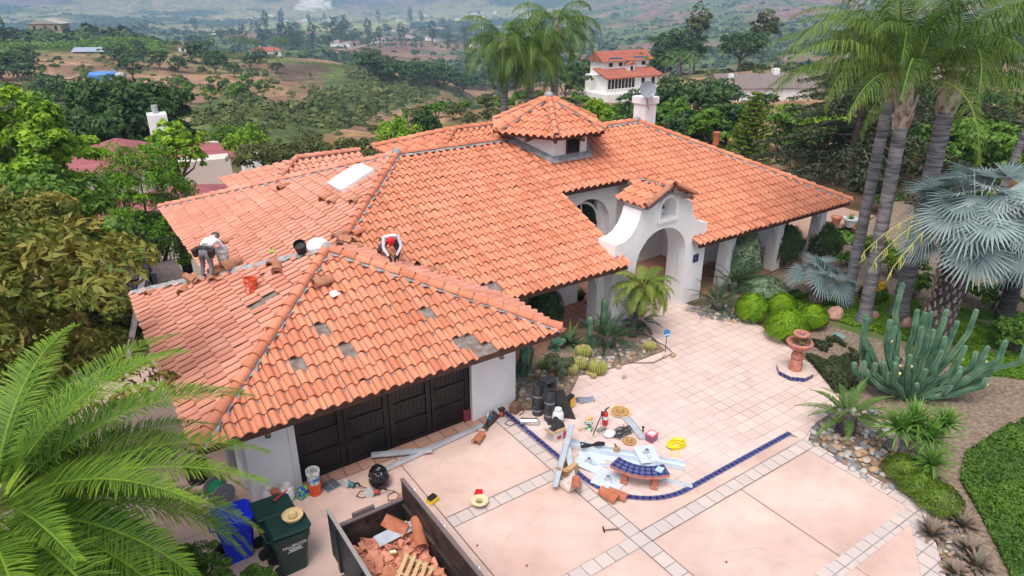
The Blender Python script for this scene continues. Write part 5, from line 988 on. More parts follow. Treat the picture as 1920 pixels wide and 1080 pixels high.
for i in range(3):
    a = AZ+pi/2+.35-i*.25+pi*.0; H3 = Vector((cos(a), sin(a), 0)); pts = [bp+H3*(t*2.9)+Vector((0, 0, .7*sin(t*2.2)-1.7*t*t)) for t in [j/10 for j in range(11)]]; f_.tube(pts, [.012]*11, 5)
    for j in range(4, 11):
        for q in range(3): p = pts[j]; f_.tube([p, p+Vector((g_.uniform(-.08, .08), g_.uniform(-.08, .08), -.2)), p+Vector((g_.uniform(-.1, .1), g_.uniform(-.1, .1), -.42))], [.010, .016, .005], 4)
fp = [o for o in bpy.data.objects if o.name == 'blue_fan_palm'][0]; o_ = f_.build('flower_stalk', mat('flower_stalk', (.42, .45, .10), (.55, .55, .18), scale=9), fp); o_.location = -Vector(fp.location)
# big foreground palm, lower left
bp = G(-20, 985, 3.5); e = empty('date_palm', (bp.x, bp.y, 0), 'big yellow green feather palm filling the lower left corner', 'palm')
ring_trunk([(0, 0, -.3), (0, 0, 1.8), (0, 0, 3.5)], [.42, .34, .36], e, fib, 12, .2)
feather_crown('fronds', e, LF['fgpalm'], 116, 3.45, 104, .58, .015, 77, base=(0, 0, 3.7), els=(-.75, 1.05), droop=1.1, vee=.40, hang=.2, rb=.14, rach=.03, seg=14, tipc=1.2)
# pygmy date palm by the arch
q = loc(1186, 632, .02); e = empty('pygmy_date_palm', q, 'small arching palm with curved trunk in front of the bell arch', 'palm'); ring_trunk([(0, 0, -.1), (.06, .05, .5), (.22, .02, 1.1), (.26, 0, 1.65)], [.14, .085, .08, .10], e, dkbark, 10, .07)
feather_crown('fronds', e, leafm('young_palm', (.08, .15, .02), (.28, .32, .05)), 32, 1.2, 52, .27, .016, 13, base=(.26, 0, 1.7), els=(-.25, 1.3), droop=2.0, vee=.3, hang=.5, rb=.05, rach=.012, seg=10)
# sago palms
def sago(p, L, n, seed, label, h=.3, els=(.05, 1.3), tr=.2, lw=.008, ll=.14, nl=50, m=None):
    e = empty('sago_palm', p, label, 'sago palm'); k = MB(); k.lathe([(tr*.8, -.1), (tr*1.1, h*.3), (tr, h*.8), (tr*.5, h+.08)], 14)
    for i in range(int(60*h/.3)):
        a = i*2.39996; z = h*(.02+.96*i/(60*h/.3)); k.box((tr*1.05*cos(a), tr*1.05*sin(a), z), (.05, .035, .07), rotm(0, -.3, a), taper=.4)
    k.build('trunk', dkbark, e); feather_crown('fronds', e, m or LF['sago'], n, L, nl, ll, lw, seed, base=(0, 0, h), els=els, droop=.9, vee=.45, hang=.1, rb=.06, rach=.012, seg=9, tipc=.5); return e
sago(loc(1345, 583), 1.15, 30, 21, 'dark sago palm at the right foot of the bell arch', .25)
sago(loc(1375, 545), 1.2, 20, 22, 'dark spiky sago palm in front of the jasmine column', .25, els=(.2, 1.3))
sago(loc(1140, 650), 1.1, 34, 23, 'broad sago palm below the left pier of the bell arch', .25, ll=.13)
sago(loc(1197, 612), .75, 16, 27, 'small dark sago beside the pygmy palm trunk', .15)
sago(loc(1583, 812), 1.05, 20, 24, 'sago palm with stout trunk at the corner of the patio', .5, els=(.0, 1.3), tr=.21, lw=.014, ll=.17, m=leafm('sago_bright', (.045, .12, .018), (.14, .24, .04)))
sago(gz(loc(1885, 640)), 1.0, 22, 26, 'dark sago under the shrubs at the right edge', .2)
# yuccas
def yucca(p, h, L, seed, label): e = empty('yucca', p, label, 'yucca', 'rosette yuccas right of the patio'); ring_trunk([(0, 0, -.1), (.05, 0, h*.5), (.02, .04, h)], [.07, .055, .06], e, fib, 8, .08); blades('leaf_rosette', e, 60, L, .028, seed, leafm('yucca_leaves', (.06, .17, .02), (.18, .34, .05)), els=(-.35, 1.45), bend=.55, base=(.02, .04, h), fold=.2); return e
for i, (x, y, h, L, lb) in enumerate([(1700, 858, 1.0, .75, 'tallest bright green yucca rosette by the cactus'), (1730, 872, .75, .7, 'yucca rosette to the right of the tallest one'), (1672, 862, .9, .6, 'yucca rosette at the left of its cluster'), (1755, 860, 1.0, .55, 'yucca rosette furthest right in its cluster'), (1740, 905, .5, .5, 'short yucca rosette behind the clipped hedge')]): yucca(loc(x, y), h, L, 60+i, lb)
# agaves and aloes
def agave(p, L, n, seed, label, m=None, w_=.05, els=(.0, 1.35), bend=.3, name='agave'): e = empty(name, p, label, name); blades('leaf_rosette', e, n, L, w_, seed, m or LF['agave'], els=els, bend=bend, fold=.35); k = MB(); k.lathe([(.07, -.03), (.05, .06), (.01, .08)], 8); k.build('stem', bark, e); return e
agave(loc(1068, 645, .03), .85, 22, 71, 'large arching agave beside the red flowering shrub', w_=.045, bend=1.0)
for i, (x, y, L, lb) in enumerate([(1745, 1002, .42, 'pink tipped aloe at the border corner'), (1803, 985, .38, 'grey green aloe right of the pink tipped one'), (1815, 1035, .42, 'spiny reddish aloe in the gravel'), (1830, 1062, .4, 'lowest aloe at the bottom right'), (1790, 1075, .3, 'small aloe beside the angled border')]): agave(loc(x, y), L, 26, 80+i, lb, LF['aloe'], .05, (.15, 1.3), .25, 'aloe')
agave(loc(1020, 692, .03), .42, 22, 90, 'bright green aloe clump beside the garage wall', LF['palm'], .03, (.1, 1.3), .4, 'aloe'); agave(loc(1100, 612, .03), .4, 14, 91, 'blue green agave behind the sago palm', LF['blue'], .04)
agave(gz(loc(1590, 455)), 1.0, 16, 92, 'broad leaved bright green plant beyond the porch end', LF['mid'], .15, (.4, 1.4), .5, 'broadleaf plant')
for i, (x, y) in enumerate(((1690, 858), (1640, 850))): agave(loc(x-60*i+20, y-130), .4, 14, 95+i, ('dark spiky tuft', 'low spiky tuft')[i]+' under the branching cactus', LF['sago'], .03)
# cacti
def barrel(p, r, seed, label): 
    e = empty('barrel_cactus', p, label, 'cactus', 'golden barrel cacti'); k = MB(); n = 72; prof = [(.55, -.1), (.8, .12), (.92, .36), (.99, .62), (1, .85), (.96, 1.1), (.86, 1.32), (.7, 1.5), (.5, 1.6), (.28, 1.64), (.05, 1.6)]; k.lathe([(a*r, b*r*.9) for a, b in prof], 120, flute=.085, fn=24); k.build('body', mat('barrel_skin', (.12, .17, .03), (.27, .30, .06), scale=4, rough=.7), e, smooth=60)
    k = MB()
    for i in range(24):
        a = 2*pi*i/24
        P_ = [Vector((a_*r*1.085*cos(a), a_*r*1.085*sin(a), b_*r*.9)) for a_, b_ in prof[1:9]]; k.tube(P_, .007, 4)
    k.build('spines', simple('spine', (.55, .42, .16)), e); k = MB(); k.lathe([(.5*r, 1.36*r), (.3*r, 1.5*r), (.02, 1.46*r)], 12); k.build('woolly_top', mat('wool', (.42, .26, .15), (.6, .45, .32), scale=20, bump=.03), e, smooth=True); return e
for i, (x, y, r, lb) in enumerate([(1120, 698, .27, 'front barrel cactus nearest the patio edge'), (1085, 690, .25, 'barrel cactus to the left of the front one'), (1093, 668, .25, 'rear barrel cactus below the agave'), (1218, 655, .18, 'round barrel cactus alone near the little sign'), (1112, 707, .09, 'baby barrel cactus at the foot of the front one'), (1104, 702, .06, 'tiniest barrel cactus on the pebbles'), (1070, 700, .2, 'yellowish barrel cactus behind the white flowered shrub')]): barrel(loc(x, y, .03), r, i, lb)
def col_cact(p, cols, r, label, name='column_cactus', flowers=0, seed=1):
    e = empty(name, p, label, 'cactus'); 
    for c in cols: k = MB(); column_cactus(k, c, r*random.uniform(.85, 1.1)); k.build('stem', cact, e, smooth=60)
    return e
col_cact(loc(1131, 626), [[(0, 0, 0), (0, 0, .5), (0, 0, .95)], [(0, 0, .98), (0, 0, 1.2)]], .13, 'tall blue green cactus topped by a ball, against the pier')
col_cact(loc(1104, 655, .03), [[(0, 0, 0), (0, 0, .5), (.02, 0, .9)], [(0, 0, .92), (-.02, 0, 1.1)], [(.15, 0, 0), (.17, 0, .3)]], .09, 'slim jointed cactus left of the broad sago')
col_cact(loc(982, 700, .03), [[(random.uniform(-.25, .3), random.uniform(-.2, .25), 0), (random.uniform(-.25, .3), random.uniform(-.2, .25), .7), (random.uniform(-.3, .35), random.uniform(-.2, .25), random.uniform(1.1, 1.6))] for _ in range(11)], .06, 'cluster of thin blue green cactus columns by the garage corner')
col_cact(loc(1040, 655, .03), [[(random.uniform(-.2, .2), random.uniform(-.2, .2), 0), (random.uniform(-.25, .25), random.uniform(-.2, .2), .35)] for _ in range(7)], .09, 'low blue pad cactus with yellow flowers')
g_ = random.Random(12); base = loc(1705, 740); cols = []
C_ = np.array([base.x, base.y]); rt2 = Vector((RT[0], RT[1], 0)); fw2 = Vector((cos(AZ), sin(AZ), 0))
spec = [(-1.2, -.1, 2.4), (-.95, .0, 2.1), (-.55, .5, 3.2), (-.35, .1, 2.6), (-.15, -.1, 2.2), (.05, .3, 2.4), (.25, .1, 2.0), (.55, .2, 2.3), (1.0, .2, 2.2), (1.35, .3, 2.5), (1.0, -.3, 1.7), (1.6, -.1, 1.6), (1.9, -.3, 1.3), (2.6, -.2, 1.7), (.4, -.4, 1.6), (-.5, -.4, 1.5), (-1.5, -.2, 1.2), (-1.7, .2, .9), (.8, -.5, 1.2), (-.1, -.5, 1.1), (1.5, -.6, .9), (.3, .6, 2.3), (-1.0, -.5, 1.0), (-.75, .3, 2.0), (.7, .5, 2.4), (2.0, .3, 1.2), (-.3, -.7, .8), (.6, -.75, .75), (-1.3, .5, 1.3)]
spec += [(g_.uniform(-1.6, 1.9), g_.uniform(-.7, .6), g_.uniform(.9, 2.3)) for _ in range(16)]
for (a, b, h) in spec:
    s0 = rt2*(a*.25)+fw2*(b*.35); e0 = rt2*(a*1.0+g_.uniform(-.1, .1))+fw2*b; m1 = s0.lerp(e0, .55)+Vector((0, 0, h*.35)); t1 = e0*1.0+Vector((0, 0, h*.72)); j1 = Vector((g_.gauss(0, .05), g_.gauss(0, .05), 0)); cols.append([s0, m1+j1, (m1+t1)/2-j1*.6, t1+j1, e0*1.03+j1*.3+Vector((0, 0, h))])
cc = col_cact(base, cols, .075, 'large branching candelabra cactus beside the fountain', 'candelabra_cactus')
for i in range(9): k = MB(); c = cols[(i*5) % len(cols)]; p = Vector(c[3])+Vector((.1, -.05, 0)); k.lathe([(.01, 0), (.045, .05), (.05, .09), (.02, .07)], 8, p); k.build('flower', simple('pale_yellow', (.85, .70, .25)), cc)
# shrubs
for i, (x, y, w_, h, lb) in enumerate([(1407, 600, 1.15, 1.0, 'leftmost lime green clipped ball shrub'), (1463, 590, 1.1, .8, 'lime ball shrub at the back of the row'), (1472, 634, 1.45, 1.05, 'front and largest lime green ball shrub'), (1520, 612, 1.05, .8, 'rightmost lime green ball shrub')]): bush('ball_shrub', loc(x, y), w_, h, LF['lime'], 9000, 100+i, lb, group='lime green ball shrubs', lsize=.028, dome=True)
def bsh(px, py, w_, h, lf, n, lb, ls=.05, name='shrub', z=0, **k): return bush(name, gz(loc(px, py, z)), w_, h, LF[lf], n, int(px+py), lb, lsize=ls, **k)
bsh(1385, 528, 1.7, 2.2, 'jas', 9000, 'tall white flecked jasmine climbing the first porch column', .035, dome=True)
bsh(1428, 556, 1.9, .8, 'jas', 5000, 'low spreading jasmine in front of the tall one', .035, dome=True)
bsh(1470, 500, 1.3, 1.9, 'dark', 5500, 'round dark clipped shrub at the second porch column', .035, dome=True)
bsh(1542, 478, 1.5, 1.8, 'dark', 5500, 'round dark clipped shrub at the last porch column', .035, dome=True)
bsh(1020, 618, 1.3, 1.75, 'dark', 5200, 'dark shrub dotted with crimson flowers beside the garage roof corner', .035, dome=True)
q = loc(1020, 618); P_, N__, R_ = crown_pts([((0, 0, .5), (.7, .7, .6))], 130, 5); o_ = leaves('crimson_flowers', P_, N__, .04, LF['red'], [o for o in bpy.data.objects if o.get('label', '').startswith('dark shrub dotted')][0], 5)
bsh(1047, 705, 1.15, .85, 'sage', 3600, 'pale grey green shrub with small white flowers in the cactus bed', .03)
bsh(1008, 720, .5, .3, 'brown', 500, 'dry brown tuft by the garage wall', .03)
for i, (x, y, w_, h, lb) in enumerate([(1695, 893, .95, .5, 'clipped bright hedge mound nearest the yuccas'), (1722, 922, .95, .5, 'middle clipped hedge mound of the border'), (1755, 948, 1.0, .5, 'lowest clipped hedge mound of the border')]): bush('hedge_mound', loc(x, y), w_*1.1, h, leafm('hedge_leaves', (.07, .15, .012), (.22, .33, .035)), 5200, 130+i, lb, group='clipped hedge along the border', lsize=.02, dome=True)
mu = bsh(1635, 562, 1.0, .7, 'mid', 1800, 'mound of yellow daisies between the palm trunks', .04, dome=True)
P_, N__, R_ = crown_pts([((0, 0, .45), (.5, .5, .34))], 1400, 9, 40, .2); leaves('yellow_flowers', P_, N__, .035, LF['yellow'], mu, 5)
for (x, y, w_, h, lf, lb) in [(1600, 440, 2.0, .8, 'mid', 'low green hedge past the end of the porch'), (1580, 420, 2.2, .8, 'dark', 'dark low hedge near the white pot'), (1640, 470, 1.8, 1.3, 'mid', 'leafy green bush between the left and middle trunks'), (1670, 515, 1.6, 1.2, 'bright', 'bright leafy bush right of the middle trunk'), (1710, 560, 1.5, 1.2, 'mid', 'green bush left of the fan palm trunk'), (1705, 520, 1.6, 1.2, 'mid', 'leafy bush behind the yellow daisies'), (1590, 500, 1.1, .7, 'mid', 'small green shrub behind the silver fan palm'),
    (1800, 560, 1.3, .8, 'lime', 'yellow green shrub right of the fan palm trunk'), (1860, 580, 2.0, 1.1, 'mid', 'loose green shrub near the right edge'), (1900, 660, 2.0, 1.3, 'mid', 'big leafy shrub at the right edge of the garden'), (1820, 500, 2.5, 1.2, 'mid', 'bush behind the garden at the right'), (1490, 560, .5, .35, 'mid', 'little green tuft by the silver palm'), (1555, 590, .6, .3, 'mid', 'tuft of grass beside the red boulder'), (1630, 480, 1.0, 1.6, 'bright', 'upright bright plant beside the left trunk')]: bsh(x, y, w_, h, lf, 2400, lb, .055)
bush('hedge', G(375, 1105, .3), 1.7, .9, LF['mid'], 9000, 160, 'leafy green hedge at the bottom left under the blue bin', lsize=.028, lobn=6); bush('hedge', G(485, 1112, .2), 1.1, .5, LF['mid'], 4500, 161, 'low wispy hedge below the green bins', lsize=.025, lobn=6)
bush('hedge', G(320, 1110, .3), 1.3, .8, LF['dark'], 4000, 162, 'dark hedge under the big palm fronds', lsize=.03)
# near trees to the left
def tr(name, px, py, zg, h, w_, lf, n, seed, lb, **k): q = G(px, py, zg); return tree(name, q, h, w_, LF[lf], n, seed, lb, **k)
def atr(px, py, r): d = ray(px, py); t = r/hypot(d[0], d[1]); return Vector((d[0]*t, d[1]*t, CAMH+d[2]*t))
def trc(name, px, py, r, h, w_, lf, n, seed, lb, **k): p = atr(px, py, r); return tree(name, (p.x, p.y, p.z-h*.55), h, w_, lf if not isinstance(lf, str) else LF[lf], n, seed, lb, **k)
trc('avocado_tree', 45, 515, 24.5, 6.6, 6.5, 'avo', 46000, 200, 'broad bronze green avocado tree left of the garage', lsize=.12, lobn=14, tr=.3, base=.05, asp=.32, nclump=30, spread=.22)
trc('avocado_tree', -40, 620, 16, 5.5, 6, 'avo', 12000, 206, 'second bronze green avocado tree at the left edge', lsize=.13, lobn=9, tr=.25, base=.1, asp=.32, nclump=22, spread=.24)
trc('leafy_tree', 42, 305, 34, 7.0, 5.4, 'bright', 17000, 201, 'large bright yellow green tree at the left edge', lsize=.15, lobn=12, tr=.25, base=.1, nclump=16, spread=.25)
trc('leafy_tree', 330, 290, 41, 4.4, 3.6, 'bright', 1900, 202, 'airy light green tree in front of the mauve roofs', lsize=.16, lobn=8, tr=.15, base=.3, nclump=8, spread=.26)
trc('pepper_tree', 275, 385, 33, 6.4, 4.8, leafm('pepper_leaves', (.06, .17, .008), (.18, .36, .02)), 17000, 203, 'soft bright green rounded tree beside the far left roof corner', lsize=.10, lobn=9, tr=.2, base=.05, nclump=22, asp=.25)
trc('leafy_tree', 80, 400, 27, 3.6, 5.5, 'mid', 8000, 209, 'dark green foliage between the yellow green tree and the avocado', lsize=.12, lobn=8, base=.05)
trc('oak_tree', 215, 225, 72, 8.5, 11, 'oak', 9500, 204, 'dark dense oak grove crown behind the mauve roofed house', lsize=.28, lobn=12, tr=.4, base=.05, nclump=16)
trc('oak_tree', 290, 218, 78, 8, 8, 'oak', 7000, 207, 'right hand dark oak behind the mauve roofed house', lsize=.28, lobn=9, tr=.4, base=.05, nclump=14)
trc('oak_tree', 165, 262, 66, 6, 7, 'oak', 5200, 208, 'left hand dark oak behind the mauve roofed house', lsize=.26, lobn=9, tr=.4, base=.05, nclump=14)
for i, (px, py, r, w_, h, lf, lb) in enumerate([(500, 300, 46, 5.5, 3.6, 'olive', 'wide olive green brush left of the rear wing roof'), (585, 298, 48, 6, 3.6, 'olive', 'wide olive green brush behind the rear wing roof'), (655, 290, 50, 5, 3.2, 'olive', 'olive brush clump right of the wide brush'), (465, 268, 56, 4, 3.4, 'bright', 'bright shrub beside the white chimneys'), (430, 262, 60, 4, 3, 'mid', 'green bush between the chimneys'), (745, 258, 52, 5, 3.4, 'bright', 'fresh green bush on the slope left of the cupola'), (800, 240, 58, 3.4, 3.8, 'oak', 'dark upright shrub beside the fresh green bush'), (860, 262, 50, 4, 2.4, 'mid', 'low green bush just left of the cupola'), (1120, 215, 58, 4, 3, 'bright', 'bright loose shrub right of the palm trio'), (1150, 238, 56, 3, 2.4, 'mid', 'green shrub below the villa terrace'), (1190, 240, 52, 2.4, 3, 'oak', 'small dark round tree left of the chimney')]):
    p = atr(px, py, r); bush('brush', (p.x, p.y, p.z-h*.5), w_, h, LF[lf], 5200, 380+i, lb, lsize=.10, lobn=8, nclump=12)
for i, (px, py, s, lb) in enumerate([(1215, 258, 3.0, 'dark green tree left of the chimney'), (1285, 285, 3.4, 'dark green tree right behind the chimney'), (1325, 285, 3.6, 'dark tree left of the conifer'), (1360, 275, 3.6, 'green tree behind the conifer'), (1262, 255, 3.4, 'round tree above the satellite dish'), (1255, 225, 3.4, 'round tree below the large oak')]):
    q = hit(px, py, 38, 120); tree('round_tree', q, s, s*1.1, LF['oak' if i % 2 else 'mid'], 4200, 320+i, lb, lsize=.19, lobn=7, tr=.2, base=.15)
# norfolk pine
q = G(1398, 330, 0); q = Vector((31.5, 23.5, 0)); q = hit(1400, 312, 34, 60); e = empty('norfolk_pine', q, 'bright green tiered conifer behind the right roof', 'conifer'); g_ = np.random.default_rng(8); P_ = []; N__ = []; H_p = 5.2
for t in range(15):
    z = .3+H_p*(t/15)**.95; R0 = 1.75*(1-t/15.5)**.85+.1
    for b in range(9):
        a = b*2*pi/9+t*.5; n_b = int(110*R0+20); u = g_.uniform(.1, 1, n_b); w_ = g_.normal(0, .09, n_b)*(1.2-u*.4); P_.append(np.stack([R0*u*cos(a)-w_*sin(a), R0*u*sin(a)+w_*cos(a), z+.22*u*u*R0+g_.normal(0, .03, n_b)+.0*u], -1)); N__.append(np.tile([0, 0, 1.], (n_b, 1)))
P_ = np.concatenate(P_); N__ = np.concatenate(N__); leaves('branch_tiers', P_, N__, .085, LF['norf'], e, 4, .35, 1.2); k = MB(); k.tube([(0, 0, -.5), (0, 0, 2.5), (0, 0, 5.4)], [.14, .09, .02], 8); k.build('trunk', bark, e)
# deodar cedar: long drooping layered limbs
def cedar(p, h, reach, seed, label, nb=34, dirs=None, n=260):
    e = empty('cedar_tree', p, label, 'tree'); g = np.random.default_rng(seed); P = []; k = MB(); k.tube([(0, 0, -1), (.1, 0, h*.5), (0, .1, h)], [.32, .22, .04], 8)
    for i in range(nb):
        z = h*(.08+.86*i/nb); a = i*2.39996+g.normal(0, .3); L = reach*(1-(z/h)**1.3)*g.uniform(.6, 1.1)+.6; up = g.uniform(-.05, .35); pts = [Vector((0, 0, z)), Vector((L*.45*cos(a), L*.45*sin(a), z+up*L*.4)), Vector((L*cos(a), L*sin(a), z+up*L*.3-.12*L))]; k.tube(pts, [.07, .045, .012], 5)
        m = int(n*L/reach)+40; u = g.uniform(.22, 1.03, m); s = np.where(u < .5, 0, 1); cx_ = np.interp(u, [0, .45/1, 1], [0, .45*L, L]); cz = np.interp(u, [0, .45, 1], [pts[0].z, pts[1].z, pts[2].z]); wd = g.normal(0, .17, m)*L*.9*(1.1-abs(u-.6)); P.append(np.stack([cx_*cos(a)-wd*sin(a), cx_*sin(a)+wd*cos(a), cz-abs(wd)*.35+g.normal(0, .05, m)], -1))
    P = np.concatenate(P); leaves('needle_sprays', P, np.tile([0, 0, 1.], (len(P), 1)), .17, LF['cedar'], e, seed, .28, .75); k.build('trunk', bark, e, smooth=True); return e
cedar(hit(1585, 350, 33, 60), 8.5, 7.5, 1, 'wide drooping cedar behind the right end of the roof', 40, n=620)
cedar(hit(1700, 300, 40, 70), 10, 8, 2, 'second cedar behind the tall palm trunks', 36, n=560)
cedar(hit(1580, 235, 50, 120), 11, 6, 3, 'dark layered cedar rising behind the palm fronds at the top', 34, n=420)
for i, (px, py, s, lf, lb) in enumerate([(1500, 290, 4.5, 'mid', 'green shrubbery below the cedar limbs'), (1620, 330, 4.5, 'olive', 'olive bush between cedar and palm trunks'), (1560, 300, 4, 'bright', 'bright shrub seen through the cedar'), (1750, 330, 4.5, 'mid', 'green bush behind the palm trunks'), (1830, 330, 4.5, 'mid', 'green bush near the right edge beyond the garden'), (1890, 300, 5, 'olive', 'olive bush at the right edge beyond the garden'), (1800, 260, 6, 'oak', 'dark tree behind the slender palms'), (1900, 235, 7, 'oak', 'dark tree at the top right corner'), (1700, 230, 6.5, 'oak', 'dark tree between the palm necks'), (1620, 235, 6, 'oak', 'dark tree left of the palm necks'), (1475, 225, 3, 'bright', 'bright shrub row beside the grey yard'), (1460, 285, 3, 'mid', 'green bush right of the conifer'), (1850, 400, 2.6, 'mid', 'low bush under the slender palms'), (1660, 400, 2.2, 'mid', 'low bush behind the middle trunk'), (1790, 400, 3., 'covd', 'dark low shrub behind the blue fan palm')]):
    q = hit(px, py, 28, 140); (tree if s > 3.5 else bush)(*(('leafy_tree', q, s*.8, s*1.3, LF[lf], 3800, 340+i, lb) if s > 3.5 else ('bush', q, s*1.2, s*.6, LF[lf], 2200, 340+i, lb)), **(dict(lsize=.17, lobn=8, base=.12) if s > 3.5 else dict(lsize=.08)))
# ---------------------------------------------------------------- loose things
def onp(px, py, p0, n, up=.085):
    r = Vector(ray(px, py)); n = Vector(n); o = Vector((0, 0, CAMH)); t = (Vector(p0)-o).dot(n)/r.dot(n); return o+r*t+Vector((0, 0, up))
gF = lambda x, y, u=.085: onp(x, y, (0, 12.42, ZE), (0, -T, 1), u)
gL = lambda x, y, u=.085: onp(x, y, (1.1, 0, ZE), (-T, 0, 1), u)
mF = lambda x, y, u=.085: onp(x, y, (0, YM, ZE), (0, -T, 1), u)
mL = lambda x, y, u=.085: onp(x, y, (XF, 0, ZE), (-TL, 0, 1), u)
PL_ = lambda x, y, z=.02: G(x, y, z)
plastic = lambda n, c, r=.35: simple(n, c, r, v=.06)
galv = mat('galvanised_sheet', (.50, .53, .57), (.62, .65, .70), scale=4, rough=.35, metal=.35); shiny = mat('shiny_metal', (.62, .62, .64), (.75, .75, .76), scale=6, rough=.2, metal=.9)
wht = mat('white_gutter', (.50, .57, .65), (.60, .66, .72), scale=2, rough=.35, spec=.5); card = mat('cardboard', (.47, .28, .14), (.56, .35, .19), scale=6, rough=.9)
straw = mat('straw', (.62, .44, .20), (.74, .58, .33), scale=30, rough=.9, bump=.003, bscale=80); straw2 = mat('brown_straw', (.38, .22, .09), (.50, .31, .14), scale=30, rough=.9)
blk = simple('black_rubber', (.015, .015, .016), .6); felt = mat('black_felt_roll', (.018, .019, .022), (.05, .052, .06), scale=12, rough=.35, spec=.5); redp = plastic('red_plastic', (.55, .02, .02)); ylw = plastic('yellow_plastic', (.75, .55, .01)); teal = plastic('teal_tool', (.02, .18, .20)); wood = mat('pale_wood', (.52, .34, .17), (.64, .46, .26), scale=3, rough=.85, stretch=(1, 8, 1))
def thing(name, loc_, label, cat, rz=0., group=None): return empty(name, loc_, label, cat, group, rz)
def tileset(name, loc_, M, n, label, group=None, m=None, L=.42, r=.13, dz=.028, seed=0):
    """a stack of n barrel tiles laid one in another"""
    e = empty(name, loc_, label, 'roof tile', group); e.rotation_euler = M.to_euler(); g = random.Random(seed)
    for i in range(n): k = MB(); halfbarrel(k, (g.uniform(-.02, .02), -L/2+g.uniform(-.02, .02), -.05+i*dz), (g.uniform(-.02, .02), L/2, -.05+i*dz), r, r*.82, Vector((0, 0, 1)), 10); k.build('clay_tile', m or clayb, e, smooth=30)
    return e
pitchL = math.atan(T); GT = 'loose barrel tiles on the garage roof'
def wavy(name, loc_, rz, n, label, seed=0, tilt=0.):
    e = empty(name, loc_, label, 'roof tile'); e.rotation_euler = (tilt, 0, rz); g = random.Random(seed)
    for i in range(n):
        k = MB(); ox, oy = g.uniform(-.04, .04), g.uniform(-.05, .05); vs = []; fs = []; N = 12
        for zz in (0, -.014):
            for j in range(N+1):
                s = j/N; z_ = (sin(pi*s/.6)*.075 if s < .6 else -sin(pi*(s-.6)/.4)*.03)+i*.03+zz; vs += [(ox+(s-.5)*.34, oy-.22, z_), (ox+(s-.5)*.34, oy+.22, z_)]
        q = 2*(N+1)
        for j in range(N): a = 2*j; fs += [(a, a+2, a+3, a+1), (q+a, q+a+1, q+a+3, q+a+2), (a, q+a, q+a+2, a+2), (a+1, a+3, q+a+3, q+a+1)]
        fs += [(0, 1, q+1, q), (2*N, q+2*N, q+2*N+1, 2*N+1)]; k.add(vs, fs); k.build('clay_tile', clayb, e, smooth=35)
    return e
R3 = rotm
# on the garage roof, left slope
tileset('tile_stack', gL(287, 552), R3(0, -pitchL, -1.2), 1, 'loose barrel tile lying nearest the ladder top')
tileset('tile_stack', gL(346, 548), R3(.1, -pitchL, -.6), 2, 'pair of barrel tiles between the ladder and the crouching tile pile')
wavy('tile_stack', gL(366, 530, .1), .4, 4, 'stack of old wavy tiles just left of the worker in the tool belt', 3, .15)
tileset('tile_stack', gL(436, 507, .16), R3(0, -.1, -1.15), 4, 'thick stack of barrel tiles right of the white bucket', L=.6, r=.15, dz=.03)
tileset('tile_stack', gL(412, 514, .12), R3(.1, -pitchL, -1.3), 3, 'flat stack of tiles under the white bucket', L=.55, r=.16, seed=3)
tileset('tile_stack', gL(521, 511, .12), R3(.1, -.2, -.35), 4, 'stack of barrel tiles behind the orange bucket', L=.5, seed=4); tileset('tile_stack', gL(513, 497, .1), R3(.1, -.3, -.9), 2, 'two tiles leaning above the barrel stack on the left slope', seed=5)
wavy('tile_stack', gL(405, 527, .1), -.2, 2, 'two old tiles at the feet of the worker in the tool belt', 8)
# on the main roof
for i, (x, y, n_, a, lb) in enumerate([(428, 455, 1, -1.2, 'single broken tile on the far left slope beyond the worker'), (533, 355, 3, -1.2, 'small tile stack on the far left slope near the rear wing'), (612, 375, 2, -1.2, 'tiles lifted on the slope below the skylight'), (628, 381, 2, -1.1, 'second lifted tiles below the skylight'), (668, 380, 2, -1.1, 'tile pair between skylight and hip')]): tileset('tile_stack', mL(x, y, .10), R3(.1, -.35, a), n_, lb, L=.5, seed=20+i)
wavy('tile_stack', mF(652, 462, .16), .6, 5, 'long stack of old wavy tiles beside the garage roof peak', 11, .1); wavy('tile_stack', mF(664, 470, .12), .5, 4, 'lower old wavy tile stack beside the garage roof peak', 14, .2)
tileset('tile_stack', mF(640, 450, .16), R3(0, -.1, -1.0), 3, 'barrel tiles laid across behind the garage roof peak', L=.6, seed=31); tileset('tile_stack', mF(672, 441, .14), R3(0, -.1, -1.1), 1, 'single orange tile at the foot of the main hip', m=clay, L=.5, seed=32)
tileset('tile_stack', mF(716, 487, .12), R3(.2, .1, -.4), 4, 'stack of cut tiles in front of the worker with the red cap', seed=33); wavy('tile_stack', mF(697, 484, .1), .3, 2, 'tiles left of the worker with the red cap', 16)
wavy('tile_stack', mF(812, 512, .08), -.6, 2, 'dark lifted tiles along the valley right of the saw worker', 17); wavy('tile_stack', mF(855, 545, .08), -.6, 1, 'open ended tile in the roof valley', 18); tileset('tile_stack', mF(900, 565, .10), R3(.1, 0, -.6), 1, 'short tile piece low in the roof valley', L=.3, seed=35)
tileset('tile_stack', gF(606, 537, .14), R3(0, .1, -1.45), 3, 'stack of three tiles resting on the front slope of the garage', m=clayb, L=.5, r=.14, seed=36)
k = MB(); k.box((0, 0, 0), (.26, .2, .015)); o = k.build('paper_label', whitep); o.location = gF(628, 557, .1); o.rotation_euler = (pitchL, 0, .3); tag(o, 'white card lying on the front garage slope', 'paper')
